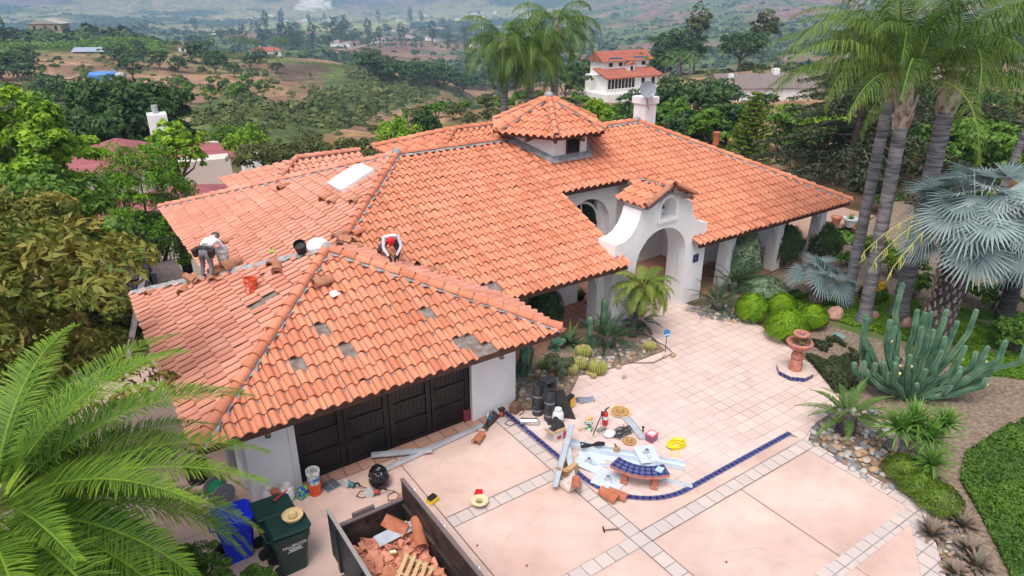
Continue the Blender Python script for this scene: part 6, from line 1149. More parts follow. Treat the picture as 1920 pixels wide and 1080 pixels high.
def bits(p, c, n, sp, name, label, cat, m, r=.1):
    k = MB(); g = random.Random(n)
    for i in range(n): k.box((g.uniform(-sp, sp), g.uniform(-sp*.5, sp*.5), g.uniform(0, .03)), (g.uniform(.05, .25), g.uniform(.04, .1), .02), R3(g.uniform(-.2, .2), g.uniform(-.2, .2), g.uniform(0, 3)))
    o = k.build(name, m); o.location = p; return tag(o, label, cat)
o = bits(mF(782, 506, .1), 0, 2, .12, 'cut_offs', 'dark pot and white scrap on the roof right of the red capped worker', 'scrap', blk)
o = tag(MB().lathe([(.08, 0), (.1, .12), (.09, .12), (.07, .02)], 14).build('small_pot', blk, None, smooth=True), 'small dark cup on the roof tiles right of the saw worker', 'cup'); o.location = mF(780, 505, .1); o.rotation_euler = (.9, 0, .5)
# knife-like trowel and glove
e = thing('trowel', gL(497, 522, .12), 'metal trowel lying on the left garage slope', 'trowel', .9); k = MB(); k.prism([(-.05, 0), (.05, 0), (.07, .3), (0, .42), (-.07, .3)], 0, .01); k.build('blade', shiny, e); k = MB(); k.cyl((0, 0, .02), (0, -.16, .04), .018); k.build('handle', blk, e); e.rotation_euler = (0, -.3, -.9)
e = thing('work_glove', mL(512, 478, .1), 'bright green work glove on the grey mortar strip', 'glove'); k = MB(); k.box((0, 0, .02), (.1, .14, .04)); [k.tube([(x, .06, .02), (x*1.2, .12+.02*(i % 2), .03)], .014, 6) for i, x in enumerate((-.04, -.014, .014, .04))]; k.tube([(-.05, -.02, .02), (-.1, .03, .02)], .015, 6); k.build('glove', plastic('glove_green', (.25, .6, .03)), e, smooth=True)
def bucket(loc_, m, label, h=.37, r=.15, rot=(0, 0, 0), name='bucket', fill=None, lab=None):
    e = thing(name, loc_, label, 'bucket'); e.rotation_euler = rot; k = MB(); k.lathe([(.001, .0), (r*.82, 0), (r*.97, h*.8), (r*1.04, h*.8), (r*1.04, h*.85), (r, h), (r*1.05, h), (r*1.05, h*1.03), (r*.94, h*1.03), (r*.78, .02), (.001, .02)], 28, caps=False); k.build('body', m, e, smooth=True)
    k = MB(); k.tube([(r*1.04*cos(a), .02, h*.9+.0-r*.75*sin(a)*.9) for a in np.linspace(0, pi, 12)], .005, 5); k.build('handle', galv, e)
    if fill: k = MB(); k.lathe([(.001, h*.72), (r*.9, h*.72)], 24, caps=False); k.build('contents', fill, e)
    if lab: k = MB(); k.lathe([(r*.9+.002, h*.3), (r*.99, h*.62)], 28, caps=False); k.build('label_band', lab, e, smooth=True)
    return e
grey = simple('wet_mortar', (.10, .10, .10), .8); orng = plastic('orange_plastic', (.72, .09, .02)); splash = mat('dirty_white', (.45, .44, .43), (.78, .77, .75), scale=9, rough=.5, lo=.45, hi=.55)
bucket(gL(422, 504, .20), splash, 'dirty white bucket beside the worker with the tool belt', fill=grey, r=.17, h=.42); bucket(gL(470, 549, .0), mat('orange_splashed', (.70, .09, .02), (.7, .5, .45), scale=14, rough=.5, lo=.55, hi=.6), 'orange bucket splashed white on the left garage slope', fill=grey, r=.17, h=.40, rot=(0, .1, 0))
bucket(gL(568, 480, .1), blk, 'black bucket tipped on its side on the mortar ridge', r=.16, h=.36, rot=(.35, -.45, .3), fill=simple('dark_in', (.03, .03, .03)))
# ladder
e = thing('extension_ladder', (0, 0, 0), 'aluminium extension ladder with blue tips leaning on the left garage eave', 'ladder'); tp = G(272, 497, 3.15); bt = Vector((tp.x-1.25, tp.y-.1, -.2)); d_ = (tp-bt).normalized(); sd_ = Vector((0, 1, 0)); wd2 = .2
alu = mat('ladder_aluminium', (.42, .37, .37), (.58, .55, .56), scale=6, rough=.45, metal=.4)
for s in (-1, 1): k = MB(); M_ = Matrix((d_.cross(sd_), sd_, d_)).transposed(); k.box((bt+tp)/2+sd_*s*wd2, (.08, .035, (tp-bt).length), M_); k.build('rail', alu, e); k = MB(); k.box(tp+sd_*s*wd2+d_*.05, (.1, .06, .14), M_); k.build('end_cap', plastic('cap_blue', (.02, .08, .5)), e)
k = MB()
for i in range(11): p = bt.lerp(tp, (i+.6)/11.3); k.cyl(p-sd_*wd2, p+sd_*wd2, .02, n=8)
k.build('rungs', alu, e)
# deck and railing beyond the garage
deckm = mat('deck_boards', (.16, .12, .115), (.24, .19, .18), scale=2, rough=.8, stretch=(8, 1, 1)); k = MB()
for i in range(26): k.bb((-.4+i*.15, 21.6, -.1), (-.4+i*.15+.143, 30.6, -.02))
tag(k.build('deck', deckm), 'grey brown board deck behind the garage', kind='structure'); k = MB(); k.bb((-.45, 21.5, -4), (3.5, 30.6, -.1)); tag(k.build('deck_base', bark), 'base of the deck', kind='structure')
e = thing('deck_railing', (0, 0, 0), 'black metal railing round the deck', 'railing'); zr = 1.1
for a, b in (((2.2, 30.3), (3.8, 30.3)), ((2.2, 30.3), (2.2, 26.0)), ((-.3, 26.0), (2.2, 26.0)), ((-.3, 22.6), (-.3, 26.0))):
    k = MB(); A3, B3 = Vector((*a, 0)), Vector((*b, 0)); L = (B3-A3).length; k.cyl(A3+Vector((0, 0, zr)), B3+Vector((0, 0, zr)), .03, n=6); k.cyl(A3+Vector((0, 0, .1)), B3+Vector((0, 0, .1)), .02, n=6)
    for i in range(int(L/.12)): p = A3.lerp(B3, i/int(L/.12)); k.cyl(p+Vector((0, 0, .1)), p+Vector((0, 0, zr)), .012, n=4)
    k.build('rail_panel', iron, e)
k = MB(); k.bb((2.1, 25.9, 0), (2.25, 26.1, 1.25)); k.build('post', simple('post_grey', (.18, .2, .24)), e); k = MB(); k.box((1.6, 24.6, .75), (.14, 2.9, .16), rotm(-.25, 0, -.12)); tag(k.build('gutter_length', simple('blue_grey_gutter', (.25, .28, .36), .4)), 'blue grey gutter length standing against the deck railing', 'gutter')
# ---- workers
def person(loc_, rz, J, label, mats_, cap, seed=0, belt=False, ragl=None):
    e = empty('person', loc_, label, 'person', None, rz)
    names = list(J.keys()); V = [J[n_][0] for n_ in names]; Rr = [J[n_][1] for n_ in names]; idx_ = {n_: i for i, n_ in enumerate(names)}
    E_ = [('pelvis', 'waist'), ('waist', 'chest'), ('chest', 'neck'), ('neck', 'head'), ('head', 'crown')]
    for s in 'LR': E_ += [('chest', 'sh'+s), ('sh'+s, 'el'+s), ('el'+s, 'wr'+s), ('wr'+s, 'palm'+s), ('pelvis', 'hip'+s), ('hip'+s, 'kn'+s), ('kn'+s, 'an'+s), ('an'+s, 'toe'+s)]
    ed = [(idx_[a], idx_[b]) for a, b in E_]; g = random.Random(seed)
    for s in 'LR':
        w_, p_ = Vector(J['wr'+s][0]), Vector(J['palm'+s][0]); d = (p_-w_).normalized(); x = d.orthogonal().normalized()
        for q, (off, ln_) in enumerate(((-.034, .065), (-.012, .08), (.012, .085), (.034, .075))):
            a = p_+x*off; b = a+d*ln_*.5+Vector((0, 0, -.012)); c = b+d*ln_*.3+Vector((0, 0, -.035)); V += [a, b, c]; Rr += [.014, .0105, .009]; n0 = len(V)-3; ed += [(idx_['palm'+s], n0), (n0, n0+1), (n0+1, n0+2)]
        a = w_.lerp(p_, .4)+x*.045; V += [a, a+d*.03+x*.02]; Rr += [.014, .010]; n0 = len(V)-2; ed += [(idx_['palm'+s], n0), (n0, n0+1)]
    me = bpy.data.meshes.new('body'); me.from_pydata([tuple(v) for v in V], ed, []); o = bpy.data.objects.new('body', me); COL.objects.link(o); md = o.modifiers.new('s', 'SKIN'); md.use_smooth_shade = True; sv = me.skin_vertices[0].data
    for i, r in enumerate(Rr): sv[i].radius = (r, r) if not isinstance(r, tuple) else r
    sv[idx_['pelvis']].use_root = True; o.modifiers.new('u', 'SUBSURF').levels = 2; o.modifiers['u'].render_levels = 2; bpy.context.view_layer.update()
    m2 = bpy.data.meshes.new_from_object(o.evaluated_get(bpy.context.evaluated_depsgraph_get())); bpy.data.objects.remove(o); m2.materials.clear()
    for m in mats_: m2.materials.append(m)
    seg = [(J[a][0], J[b][0], z) for a, b, z in [('pelvis', 'waist', 1), ('waist', 'chest', 0), ('chest', 'neck', 0), ('neck', 'head', 2), ('head', 'crown', 2)]+sum([[('chest', 'sh'+s, 0), ('sh'+s, 'el'+s, 0), ('el'+s, 'wr'+s, 0), ('wr'+s, 'palm'+s, 3), ('pelvis', 'hip'+s, 1), ('hip'+s, 'kn'+s, 1), ('kn'+s, 'an'+s, 1), ('an'+s, 'toe'+s, 4)] for s in 'LR'], [])]
    for p in m2.polygons:
        c = p.center; best = None
        for a, b, z in seg:
            a, b = Vector(a), Vector(b); t = max(0, min(1, (c-a).dot(b-a)/(b-a).length_squared)); d = (c-a.lerp(b, t)).length
            if best is None or d < best[0]: best = (d, z)
        p.material_index = best[1]; p.use_smooth = True
    body = link('body', m2, e)
    h = Vector(J['head'][0]); c = Vector(J['crown'][0]); up = (c-h).normalized(); M_ = up.to_track_quat('Z', 'Y').to_matrix(); k = MB(); k.lathe([(.108, 0), (.112, .03), (.10, .075), (.06, .115), (.001, .125)], 16, h+up*.02, M_, caps=False)
    fwd = M_@Vector((0, 1, 0)); f2 = Vector(cap[1]).normalized(); k2 = MB(); f2 = (f2-up*f2.dot(up)).normalized(); s2 = up.cross(f2); base = h+up*.03
    k.add([base+f2*.1+s2*.075, base+f2*.1-s2*.075, base+f2*.19-s2*.05-up*.01, base+f2*.19+s2*.05-up*.01, base+f2*.1+s2*.075+up*.012, base+f2*.1-s2*.075+up*.012, base+f2*.19-s2*.05, base+f2*.19+s2*.05], [(0, 1, 2, 3), (4, 7, 6, 5), (2, 6, 7, 3), (1, 5, 6, 2), (0, 3, 7, 4)]); k.build('cap', cap[0], e, smooth=40)
    # face: nose, ears
    k = MB(); k.sphere(h-up*.02+f2*.1, .018, 8, 6); k.sphere(h-up*.02+s2*.095, .022, 8, 6, (.6, 1, 1.3)); k.sphere(h-up*.02-s2*.095, .022, 8, 6, (.6, 1, 1.3)); k.build('face', mats_[2], e, smooth=True)
    if belt:
        pv = Vector(J['pelvis'][0]); wa = Vector(J['waist'][0]); ax = (wa-pv).normalized(); M_ = ax.to_track_quat('Z', 'Y').to_matrix(); k = MB(); k.lathe([(.175, .02), (.18, .05), (.18, .10), (.165, .11)], 18, pv, M_@Matrix.Diagonal((1, .8, 1)), caps=False); k.build('tool_belt', blk, e)
        for s in (-1, 1): k = MB(); k.box(pv+Vector((s*.22, 0, -.02)), (.12, .2, .22), rotm(.2, 0, s*.2), taper=1.1); k.build('pouch', simple('pouch_brown', (.035, .02, .02)), e)
    return e
skin = simple('skin', (.42, .24, .16), .6); shirt = simple('white_shirt', (.72, .71, .76), .9); jean = mat('dusty_jeans', (.14, .15, .16), (.24, .24, .24), scale=14, rough=.95); boot = simple('boot', (.11, .06, .035), .8); dkj = simple('dark_jeans', (.055, .06, .065), .95); glv = simple('dark_glove', (.03, .025, .02), .8)
fq = gL(393, 528, .09)
J1 = dict(pelvis=((0, 0, .80), (.15, .12)), waist=((0, .14, .92), (.14, .11)), chest=((0, .36, 1.02), (.17, .12)), neck=((0, .52, 1.04), .055), head=((0, .62, 1.03), .085), crown=((0, .70, 1.05), .08),
 shL=((-.19, .42, 1.0), .065), elL=((-.22, .52, .74), .045), wrL=((-.06, .60, .55), .032), palmL=((-.03, .64, .50), .035), shR=((.19, .42, 1.0), .065), elR=((.30, .50, .74), .045), wrR=((.25, .60, .5), .032), palmR=((.25, .64, .44), .035),
 hipL=((-.10, 0, .76), .105), knL=((-.16, .10, .44), .07), anL=((-.17, 0, .1), .05), toeL=((-.18, .14, .04), .042), hipR=((.10, 0, .76), .105), knR=((.13, .03, .38), .07), anR=((.13, -.12, .02), .05), toeR=((.14, .03, -.04), .042))
person(fq, AZ-pi/2-.15, J1, 'person bending over in white shirt, grey jeans and black tool belt', [shirt, jean, skin, skin, boot], (simple('grey_cap', (.12, .12, .12)), (0, 1, -.6)), 1, True)
sq = mF(735, 492, .09)
J2 = dict(pelvis=((0, 0, .60), (.15, .12)), waist=((0, .16, .74), (.14, .11)), chest=((.01, .38, .86), (.18, .13)), neck=((.02, .52, .86), .055), head=((.03, .62, .82), .088), crown=((.03, .73, .80), .085),
 shL=((-.20, .42, .86), .068), elL=((-.26, .50, .56), .047), wrL=((-.10, .60, .34), .034), palmL=((-.06, .64, .27), .037), shR=((.20, .42, .84), .068), elR=((.24, .52, .55), .047), wrR=((.12, .62, .35), .034), palmR=((.08, .66, .28), .037),
 hipL=((-.11, 0, .57), .11), knL=((-.20, .28, .36), .075), anL=((-.14, .12, .06), .05), toeL=((-.15, .27, .0), .043), hipR=((.11, 0, .57), .11), knR=((.34, .20, .42), .075), anR=((.32, -.04, .14), .05), toeR=((.34, .12, .10), .043))
person(sq, AZ+pi/2+.25, J2, 'person in red cap and white shirt crouching over a power saw', [shirt, dkj, skin, glv, boot], (simple('red_cap', (.75, .01, .02)), (0, .5, -1)), 2)
def grinder(p, rz, label, body, name='circular_saw', sc=1., cord=True, seed=0):
    e = thing(name, p, label, 'power saw', rz); e.scale = (sc,)*3; k = MB(); k.lathe([(.055, -.12), (.06, -.1), (.06, .08), (.04, .11)], 14, (0, 0, .07), rotm(pi/2, 0, 0)); k.build('motor', body, e, smooth=True)
    k = MB(); k.cyl((-.07, .12, .09), (-.06, .12, .09), .11, n=24); k.build('blade', shiny, e); k = MB(); k.lathe([(.12, 0), (.12, .05)], 20, (-.09, .12, .1), rotm(0, pi/2, 0)); k.build('guard', galv, e)
    k = MB(); k.tube([(0, -.1, .1), (.02, -.2, .16), (.02, -.27, .1)], .025); k.build('grip', blk, e)
    if cord: g = random.Random(seed); k = MB(); k.tube([(.02, -.27, .1), (.1, -.4, .02), (-.02, -.55, .01), (-.2, -.5, .01), (-.22, -.33, .01), (-.05, -.3, .012), (.08, -.45, .012)], .009, 6); k.build('cord', blk, e)
    return e
grinder(mF(731, 478, .35), AZ+pi, 'grey and teal power saw held by the worker in the red cap', teal, cord=False); grinder(PL_(658, 912), .5, 'teal circular saw with black cord on the driveway left of the trash bag', teal, seed=2); grinder(PL_(703, 927), 1.0, 'red grinder with coiled cord below the trash bag', simple('red_tool', (.35, .05, .04), .5), 'angle_grinder', seed=3)
grinder(PL_(918, 790), -.9, 'blue bodied saw on the pile of tools at the garage pier', simple('blue_tool', (.02, .12, .20), .5), seed=4); grinder(PL_(938, 780), .3, 'red hand tool behind the blue saw at the garage pier', simple('red_tool', (.35, .05, .04), .5), 'angle_grinder', seed=6)
k = MB(); k.box((0, 0, .05), (.9, .16, .1), R3(.1, 0, .45), taper=.7); k.box((.3, .2, .08), (.4, .1, .08), R3(0, .1, .2)); o = k.build('tool_bag', mat('dark_canvas', (.03, .03, .03), (.12, .05, .04), scale=9)); o.location = PL_(925, 788); tag(o, 'long dark tool bag with tools along the garage wall', 'bag')
# ---- carts
def cart(p, m, label, name='wheeled_bin', txt=False):
    e = thing(name, p, label, 'rubbish bin'); k = MB(); vs = []
    for z, a, b in ((0, .25, .22), (.78, .33, .27), (.79, .36, .30), (.98, .37, .31)): vs += [(-a, -b, z), (-a+.05, -b-.01, z), (a-.06, -b-.01, z), (a, -b+.06, z), (a, b-.06, z), (a-.06, b, z), (-a, b, z)]
    fs = [tuple(range(6, -1, -1)), tuple(range(21, 28))]
    for j in range(3): fs += [(j*7+i, j*7+(i+1) % 7, j*7+7+(i+1) % 7, j*7+7+i) for i in range(7)]
    k.add(vs, fs); k.build('body', m, e, bevel=.012)
    k = MB(); L_ = [(-.36, -.33), (.33, -.34), (.42, -.24), (.42, .24), (.33, .34), (-.36, .33)]; n_ = 6; vs = [(x, y, 1.04 if x < 0 else 1.0) for x, y in L_]+[(x*.93+.0, y*.93, (1.09 if x < 0 else 1.045)) for x, y in L_]; k.add(vs, [tuple(range(n_-1, -1, -1)), tuple(range(n_, 2*n_))]+[(i, (i+1) % n_, n_+(i+1) % n_, n_+i) for i in range(n_)])
    lid = k.build('lid', m, e, bevel=.015); k = MB(); k.box((-.08, 0, 1.085), (.02, .5, .02)); k.box((.12, 0, 1.07), (.24, .26, .015), rotm(0, .06, 0)); k.build('lid_rib', m, lid, bevel=.004)
    k = MB(); k.tube([(-.34, -.25, .95), (-.46, -.25, 1.0), (-.46, .25, 1.0), (-.34, .25, .95)], .018); k.build('handle', m, e)
    for s in (-1, 1): k = MB(); k.cyl((-.3, s*.2-.03, .11), (-.3, s*.2+.05, .11), .13, n=20); w_ = k.build('wheel', blk, e); k = MB(); k.cyl((-.3, s*.2-.035, .11), (-.3, s*.2+.055, .11), .05, n=12); k.build('hub', iron, w_)
    if txt:
        M_ = Matrix.Translation((.03, -.288, .72))@Euler((radians(86), 0, 0)).to_matrix().to_4x4(); text_mesh('FALLBROOK', .085, 'lettering', whitep, e, M_)
        for i, w_ in enumerate((.26, .22, .3)): k = MB(); k.box((.03, -.287+.004*i, .655-.035*i), (w_, .004, .012), rotm(-.07, 0, 0)); k.build('small_print', whitep, e)
    return e
bl = plastic('bin_blue', (.006, .03, .62), .3); gn = plastic('bin_green', (.006, .035, .028), .45); bn = lambda x, y: Vector((G(x, y, 1.05).x, G(x, y, 1.05).y, 0))
cart(bn(434, 962), bl, 'bright blue wheeled recycling bin half behind palm fronds'); cart(bn(508, 950), gn, 'dark green wheeled bin with a red hammer lying on its lid'); cart(bn(537, 982), gn, 'dark green wheeled bin with white lettering and a straw hat on its lid', txt=True)
def hat(p, label, m=straw, r=.22, rot=(0, 0, 0), up=True, brim=.03, dk=False):
    e = thing('straw_hat', p, label, 'hat'); e.rotation_euler = rot; k = MB()
    if up: k.lathe([(r, brim), (r*.9, .0), (r*.45, .0), (r*.42, .06), (r*.36, .11), (r*.2, .125), (.001, .11)], 26, caps=False); k.lathe([(r*.01, .105), (r*.19, .118), (r*.34, .105), (r*.41, .05), (r*.43, -.008), (r*.9, -.008), (r, brim-.006)], 26, caps=False)
    else: k.lathe([(r, .12), (r*.9, .10), (r*.45, .105), (r*.43, .05), (r*.3, .0), (.001, .0)], 26, caps=False); k.lathe([(r*1.0, .112), (r*.46, .095), (r*.44, .045), (r*.3, -.008), (.001, -.008)], 26, caps=False)
    k.build('hat', m, e, smooth=True)
    if not up: k = MB(); k.lathe([(r*.36, .055), (.001, .05)], 18, caps=False); k.build('lining', simple('hat_inside', (.22, .16, .08)), e)
    else: k = MB(); k.lathe([(r*.45, .012), (r*.435, .035)], 26, caps=False); k.build('band', simple('hat_band', (.45, .3, .12)), e)
    return e
hat(G(549, 968, 1.1), 'straw hat lying on the lid of the lettered green bin', r=.21, brim=.05); hat(PL_(899, 946), 'upturned pale straw hat beside a red rag on the driveway', simple('pale_straw', (.72, .60, .36), .9), .2, up=False); hat(PL_(1163, 772, .04), 'tan straw hat on the patio behind the fire extinguisher', straw2, .24); hat(PL_(1240-0, 829-0) if False else PL_(1180, 828), 'brown straw hat half under the coil of black cable', straw2, .18)
k = MB(); k.lathe([(.30, .035), (.24, .02), (.12, .02)], 20, caps=False); o = k.build('straw_brim', straw, smooth=True); o.location = PL_(1163, 773, .015); tag(o, 'paler straw hat brim under the tan hat on the patio', 'hat')
k = MB(); g_ = random.Random(3); k.tube([(0, 0, .02), (.08, .1, .03), (.16, .03, .03), (.1, -.05, .02), (0, 0, .03)], .035, 6); k.box((.06, .03, .02), (.16, .12, .03), R3(.1, .1, .6)); o = k.build('red_rag', simple('rag_red', (.65, .01, .02), .9)); o.location = PL_(893, 928); tag(o, 'crumpled bright red rag by the upturned hat', 'rag')
def hammer(p, rz, label, m, L=.33):
    e = thing('hammer', p, label, 'hammer', rz); k = MB(); k.cyl((0, 0, .02), (L, 0, .02), .014, .017, 8); k.build('handle', m, e); k = MB(); k.cyl((0, -.06, .02), (0, .04, .02), .017, n=8); k.prism([(-.012, .04), (.012, .04), (.02, .1), (-.01, .1)], .015, .03); k.build('head', iron, e); return e
hammer(PL_(1132, 995), -.55+.05, 'hammer lying alone on the lower driveway', simple('tool_wood', (.18, .13, .09))); hammer(G(513, 941, 1.13), .5, 'red handled hammer on the lid of the rear green bin', redp, .38)
# buckets etc near the garage door
bucket(PL_(592, 925, 0), orng, 'orange bucket under the white bucket by the garage door', r=.155, h=.3); bucket(G(592, 925, 0)+Vector((0, 0, .28)), splash, 'white bucket with blue label stacked on the orange bucket', r=.15, h=.37, lab=mat('blue_label', (.05, .2, .5), (.7, .75, .8), scale=14, lo=.5, hi=.6), name='bucket')
k = MB(); k.box((0, 0, .13), (.34, .2, .26), R3(0, 0, .3), taper=.7); o = k.build('detergent_bag', mat('blue_green_print', (.02, .07, .45), (.18, .5, .10), scale=11, lo=.48, hi=.52, rough=.4), bevel=.04); o.location = PL_(570, 930, 0); tag(o, 'blue and green plastic pack beside the orange bucket', 'pack')
e = thing('grille_tile', PL_(620, 910), 'small dark square vent grille on the door tiles', 'grille', .15)
for i in range(2):
    for j in range(2): k = MB(); k.box((-.09+i*.18, -.09+j*.18, .01), (.165, .165, .02)); k.build('pane', simple('slate', (.10, .11, .14)), e)
k = MB(); k.box((0, 0, .006), (.36, .36, .01)); k.build('frame', galv, e)
def ptank(p, label, cloth=False):
    e = thing('propane_tank', p, label, 'gas bottle'); k = MB(); k.lathe([(.1, 0), (.11, .03), (.15, .06), (.155, .25), (.13, .33), (.05, .37)], 20); k.build('tank', whitep, e, smooth=True); k = MB(); k.lathe([(.09, .34), (.095, .44), (.085, .44), (.08, .34)], 16, caps=False); k.cyl((0, 0, .36), (0, 0, .42), .02); k.build('collar', whitep, e); return e
ptank(PL_(508, 942, 0), 'white gas bottle standing left behind the green bins'); ptank(PL_(541, 936, 0), 'white gas bottle standing right behind the green bins'); ptank(PL_(1046, 792, .0), 'white gas bottle standing among the black rolls and boxes')
k = MB(); k.lathe([(.08, 0), (.1, .08), (.03, .15)], 14); o = k.build('jug', claynew, smooth=True); o.location = G(515, 925, .35); tag(o, 'small terracotta coloured cap on the left gas bottle', 'cap')
k = MB(); k.sphere((0, 0, .2), .3, 14, 9, (.8, 1, .95)); bm = None; o = k.build('trash_bag', simple('black_bag', (.008, .008, .009), .25, spec=.6), smooth=True); g_ = random.Random(2)
for v in o.data.vertices: v.co += v.co.normalized()*(mnoise.noise(v.co*6)*.10); v.co.z = max(v.co.z, .005)
sb_ = o.modifiers.new('s', 'SUBSURF'); sb_.levels = sb_.render_levels = 2; tx = bpy.data.textures.new('crumple', 'CLOUDS'); tx.noise_scale = .08; dm = o.modifiers.new('d', 'DISPLACE'); dm.texture = tx; dm.strength = .07; o.location = PL_(712, 908, 0); tag(o, 'crumpled black plastic bag on the driveway', 'bag')
# long gutters on the driveway
def gutter(a, b, w_, h_, label, m=galv, z=.03, name='gutter_length'):
    a = Vector(a)+Vector((0, 0, z)); b = Vector(b)+Vector((0, 0, z)); L = (b-a).length; k = MB(); t = .008
    k.bb((0, -w_/2, 0), (L, w_/2, t)); k.bb((0, -w_/2, t), (L, -w_/2+t, h_)); k.bb((0, w_/2-t, t), (L, w_/2, h_*.8)); k.bb((0, -w_/2+t, h_-t), (L, -w_/2+.03, h_)); o = k.build(name, m); o.location = a; d = b-a; o.rotation_euler = (0, -math.asin(d.z/L), atan2(d.y, d.x)); return tag(o, label, 'gutter')
gutter(G(697, 861), G(810, 851), .13, .09, 'short grey gutter length crossing the long one by the door tiles', z=.09); gutter(G(720, 885), G(905, 800), .12, .08, 'long grey gutter running from the trash bag to the tool pile')
tileset('clay_tile_piece', PL_(897, 820, .12), R3(0, .05, -1.05), 1, 'single new barrel tile on the driveway near the tool bag', m=claynew, L=.45, r=.12)
k = MB(); k.box((0, 0, .16), (.36, .24, .32), taper=.9); e = thing('soft_tote', PL_(877, 785, 0), 'dark red square tote against the garage door', 'tote'); k.build('body', mat('maroon_fabric', (.16, .02, .035), (.25, .05, .06), scale=15, rough=.85), e, bevel=.03); k = MB(); k.box((0, 0, .325), (.34, .23, .03)); k.build('lid', mat('maroon_lid', (.20, .03, .05), (.28, .06, .07), scale=8), e, bevel=.01)
e = thing('shoulder_bag', PL_(966, 772, 0), 'brown soft bag with black strap at the corner of the garage wall', 'bag', .4); k = MB(); k.box((0, 0, .15), (.32, .26, .28), taper=.85); k.build('body', simple('brown_fabric', (.20, .11, .07), .9), e, bevel=.04); k = MB(); k.tube([(.12, .1, .28), (.24, .1, .2), (.28, 0, .02), (.1, -.22, .01), (-.1, -.2, .02)], .014); k.build('strap', blk, e)
e = thing('vent_pipe_piece', PL_(993, 790, .1), 'shiny round metal vent pipe lying on the patio', 'pipe', -.62); k = MB(); k.lathe([(.09, -.24), (.09, .12), (.105, .13), (.105, .2), (.06, .25)], 22, M=rotm(0, pi/2, 0)); k.build('pipe', shiny, e, smooth=True)
# black rolls
for i, (x, y, h, lb) in enumerate(((1008, 776, .95, 'left standing black roofing felt roll'), (1030, 786, .88, 'front standing black roofing felt roll'), (1034, 768, .95, 'rear standing black roofing felt roll beside the cactus bed'))):
    e = thing('felt_roll', PL_(x, y, 0), lb, 'felt roll', group='black roofing felt rolls'); k = MB(); k.lathe([(.15, 0), (.155, .04), (.155, h-.03), (.15, h), (.05, h), (.05, h-.1)], 24); k.build('roll', felt, e, smooth=30)
    for z in (.15, h*.62): k = MB(); k.lathe([(.157, z), (.158, z+.05)], 24, caps=False); k.build('wrapper_band', simple('grey_print', (.22, .23, .26)), e)
k = MB(); k.box((0, 0, 0), (.5, .34, .02), R3(.1, .25, .3)); k.box((-.22, -.02, -.14), (.03, .34, .3), R3(0, .2, .3)); o = k.build('felt_sheet', felt, bevel=.008); o.location = G(1028, 712, 1.0); tag(o, 'folded black felt sheet draped over the tops of the rolls', 'felt sheet')
k = MB(); k.add([(-.02, -.4, 0), (.02, -.4, 0), (.02, .4, 0), (-.02, .4, 0), (-.02, -.05, .98), (.02, -.05, .98), (.02, .4, .9), (-.02, .4, .9)], [(3, 2, 1, 0), (4, 5, 6, 7), (0, 1, 5, 4), (1, 2, 6, 5), (2, 3, 7, 6), (3, 0, 4, 7)]); o = k.build('dark_board', simple('dark_sheet', (.045, .042, .04), .7)); o.location = PL_(1052, 783, 0); o.rotation_euler = (0, -.12, .75); tag(o, 'dark flat board leaning on the felt rolls', 'board')
e = thing('tool_case', PL_(1068, 764, 0), 'black tool case with yellow side behind the board', 'case', .35); k = MB(); k.box((0, 0, .19), (.3, .16, .38), taper=.95); k.build('shell', blk, e, bevel=.03); k = MB(); k.box((.02, -.083, .17), (.24, .02, .28)); k.build('side_panel', plastic('amber', (.85, .42, .01)), e, bevel=.008)
k = MB(); k.box((0, 0, .01), (.5, .26, .012), R3(0, .02, 0)); k.box((.05, -.05, .04), (.46, .2, .008), R3(.2, .05, .2)); o = k.build('foil_sheet', shiny); o.location = PL_(1096, 750); o.rotation_euler = (0, 0, -.5); tag(o, 'crumpled silver flashing sheets beside the tool case', 'metal sheet')
# box with gas bottle cloth
def carton(p, rz, label, d, print_=True, flaps=True, m=card, face=None):
    e = thing('cardboard_box', p, label, 'box', rz); x, y, z = d; k = MB()
    k.bb((-x/2, -y/2, 0), (x/2, -y/2+.01, z)); k.bb((-x/2, y/2-.01, 0), (x/2, y/2, z)); k.bb((-x/2, -y/2+.01, 0), (-x/2+.01, y/2-.01, z)); k.bb((x/2-.01, -y/2+.01, 0), (x/2, y/2-.01, z)); k.bb((-x/2+.01, -y/2+.01, 0), (x/2-.01, y/2-.01, .01)); k.build('carton', face or m, e)
    if flaps: k = MB(); k.box((-x/2-.07, 0, z+.01), (.16, y*.95, .006), R3(0, .5, 0)); k.box((0, -y/2+.06, z+.012), (x*.95, .14, .006), R3(-.1, 0, 0)); k.build('flap', card, e)
    return e
bw = simple('printed_white_card', (.70, .66, .64)); e = carton(PL_(1043, 822, 0), .0, 'white and red printed carton with open flaps and a dark cloth', (.38, .3, .3), face=bw)
k = MB(); k.box((.10, -.153, .13), (.012, .004, .2)); k.bb((.12, -.154, .03), (.188, -.151, .26)); k.build('red_panel', redp, e); k = MB(); k.lathe([(.045, 0), (.045, .004)], 14, (-.03, -.152, .13), R3(pi/2, 0, 0)@Matrix.Diagonal((1.6, 1, 1))); k.box((-.03, -.156, .17), (.11, .004, .02)); k.build('printed_emblem', redp, e)
k = MB(); vs = []; fs = []
for i in range(9):
    for j in range(9): x, y = -.2+.05*i, -.2+.05*j; vs.append((x, y, .10+.05*sin(i*1.3)+.04*cos(j*1.7)-(.30 if j < 2 else 0)*(.6+.1*i)*.8))
for i in range(8):
    for j in range(8): a = i*9+j; fs.append((a, a+1, a+10, a+9))
k.add(vs, fs); o = k.build('dark_cloth', simple('charcoal_cloth', (.035, .03, .035), .95), smooth=True); o.location = G(1043, 800, .32); tag(o, 'charcoal jacket draped over the gas bottle and carton', 'jacket')
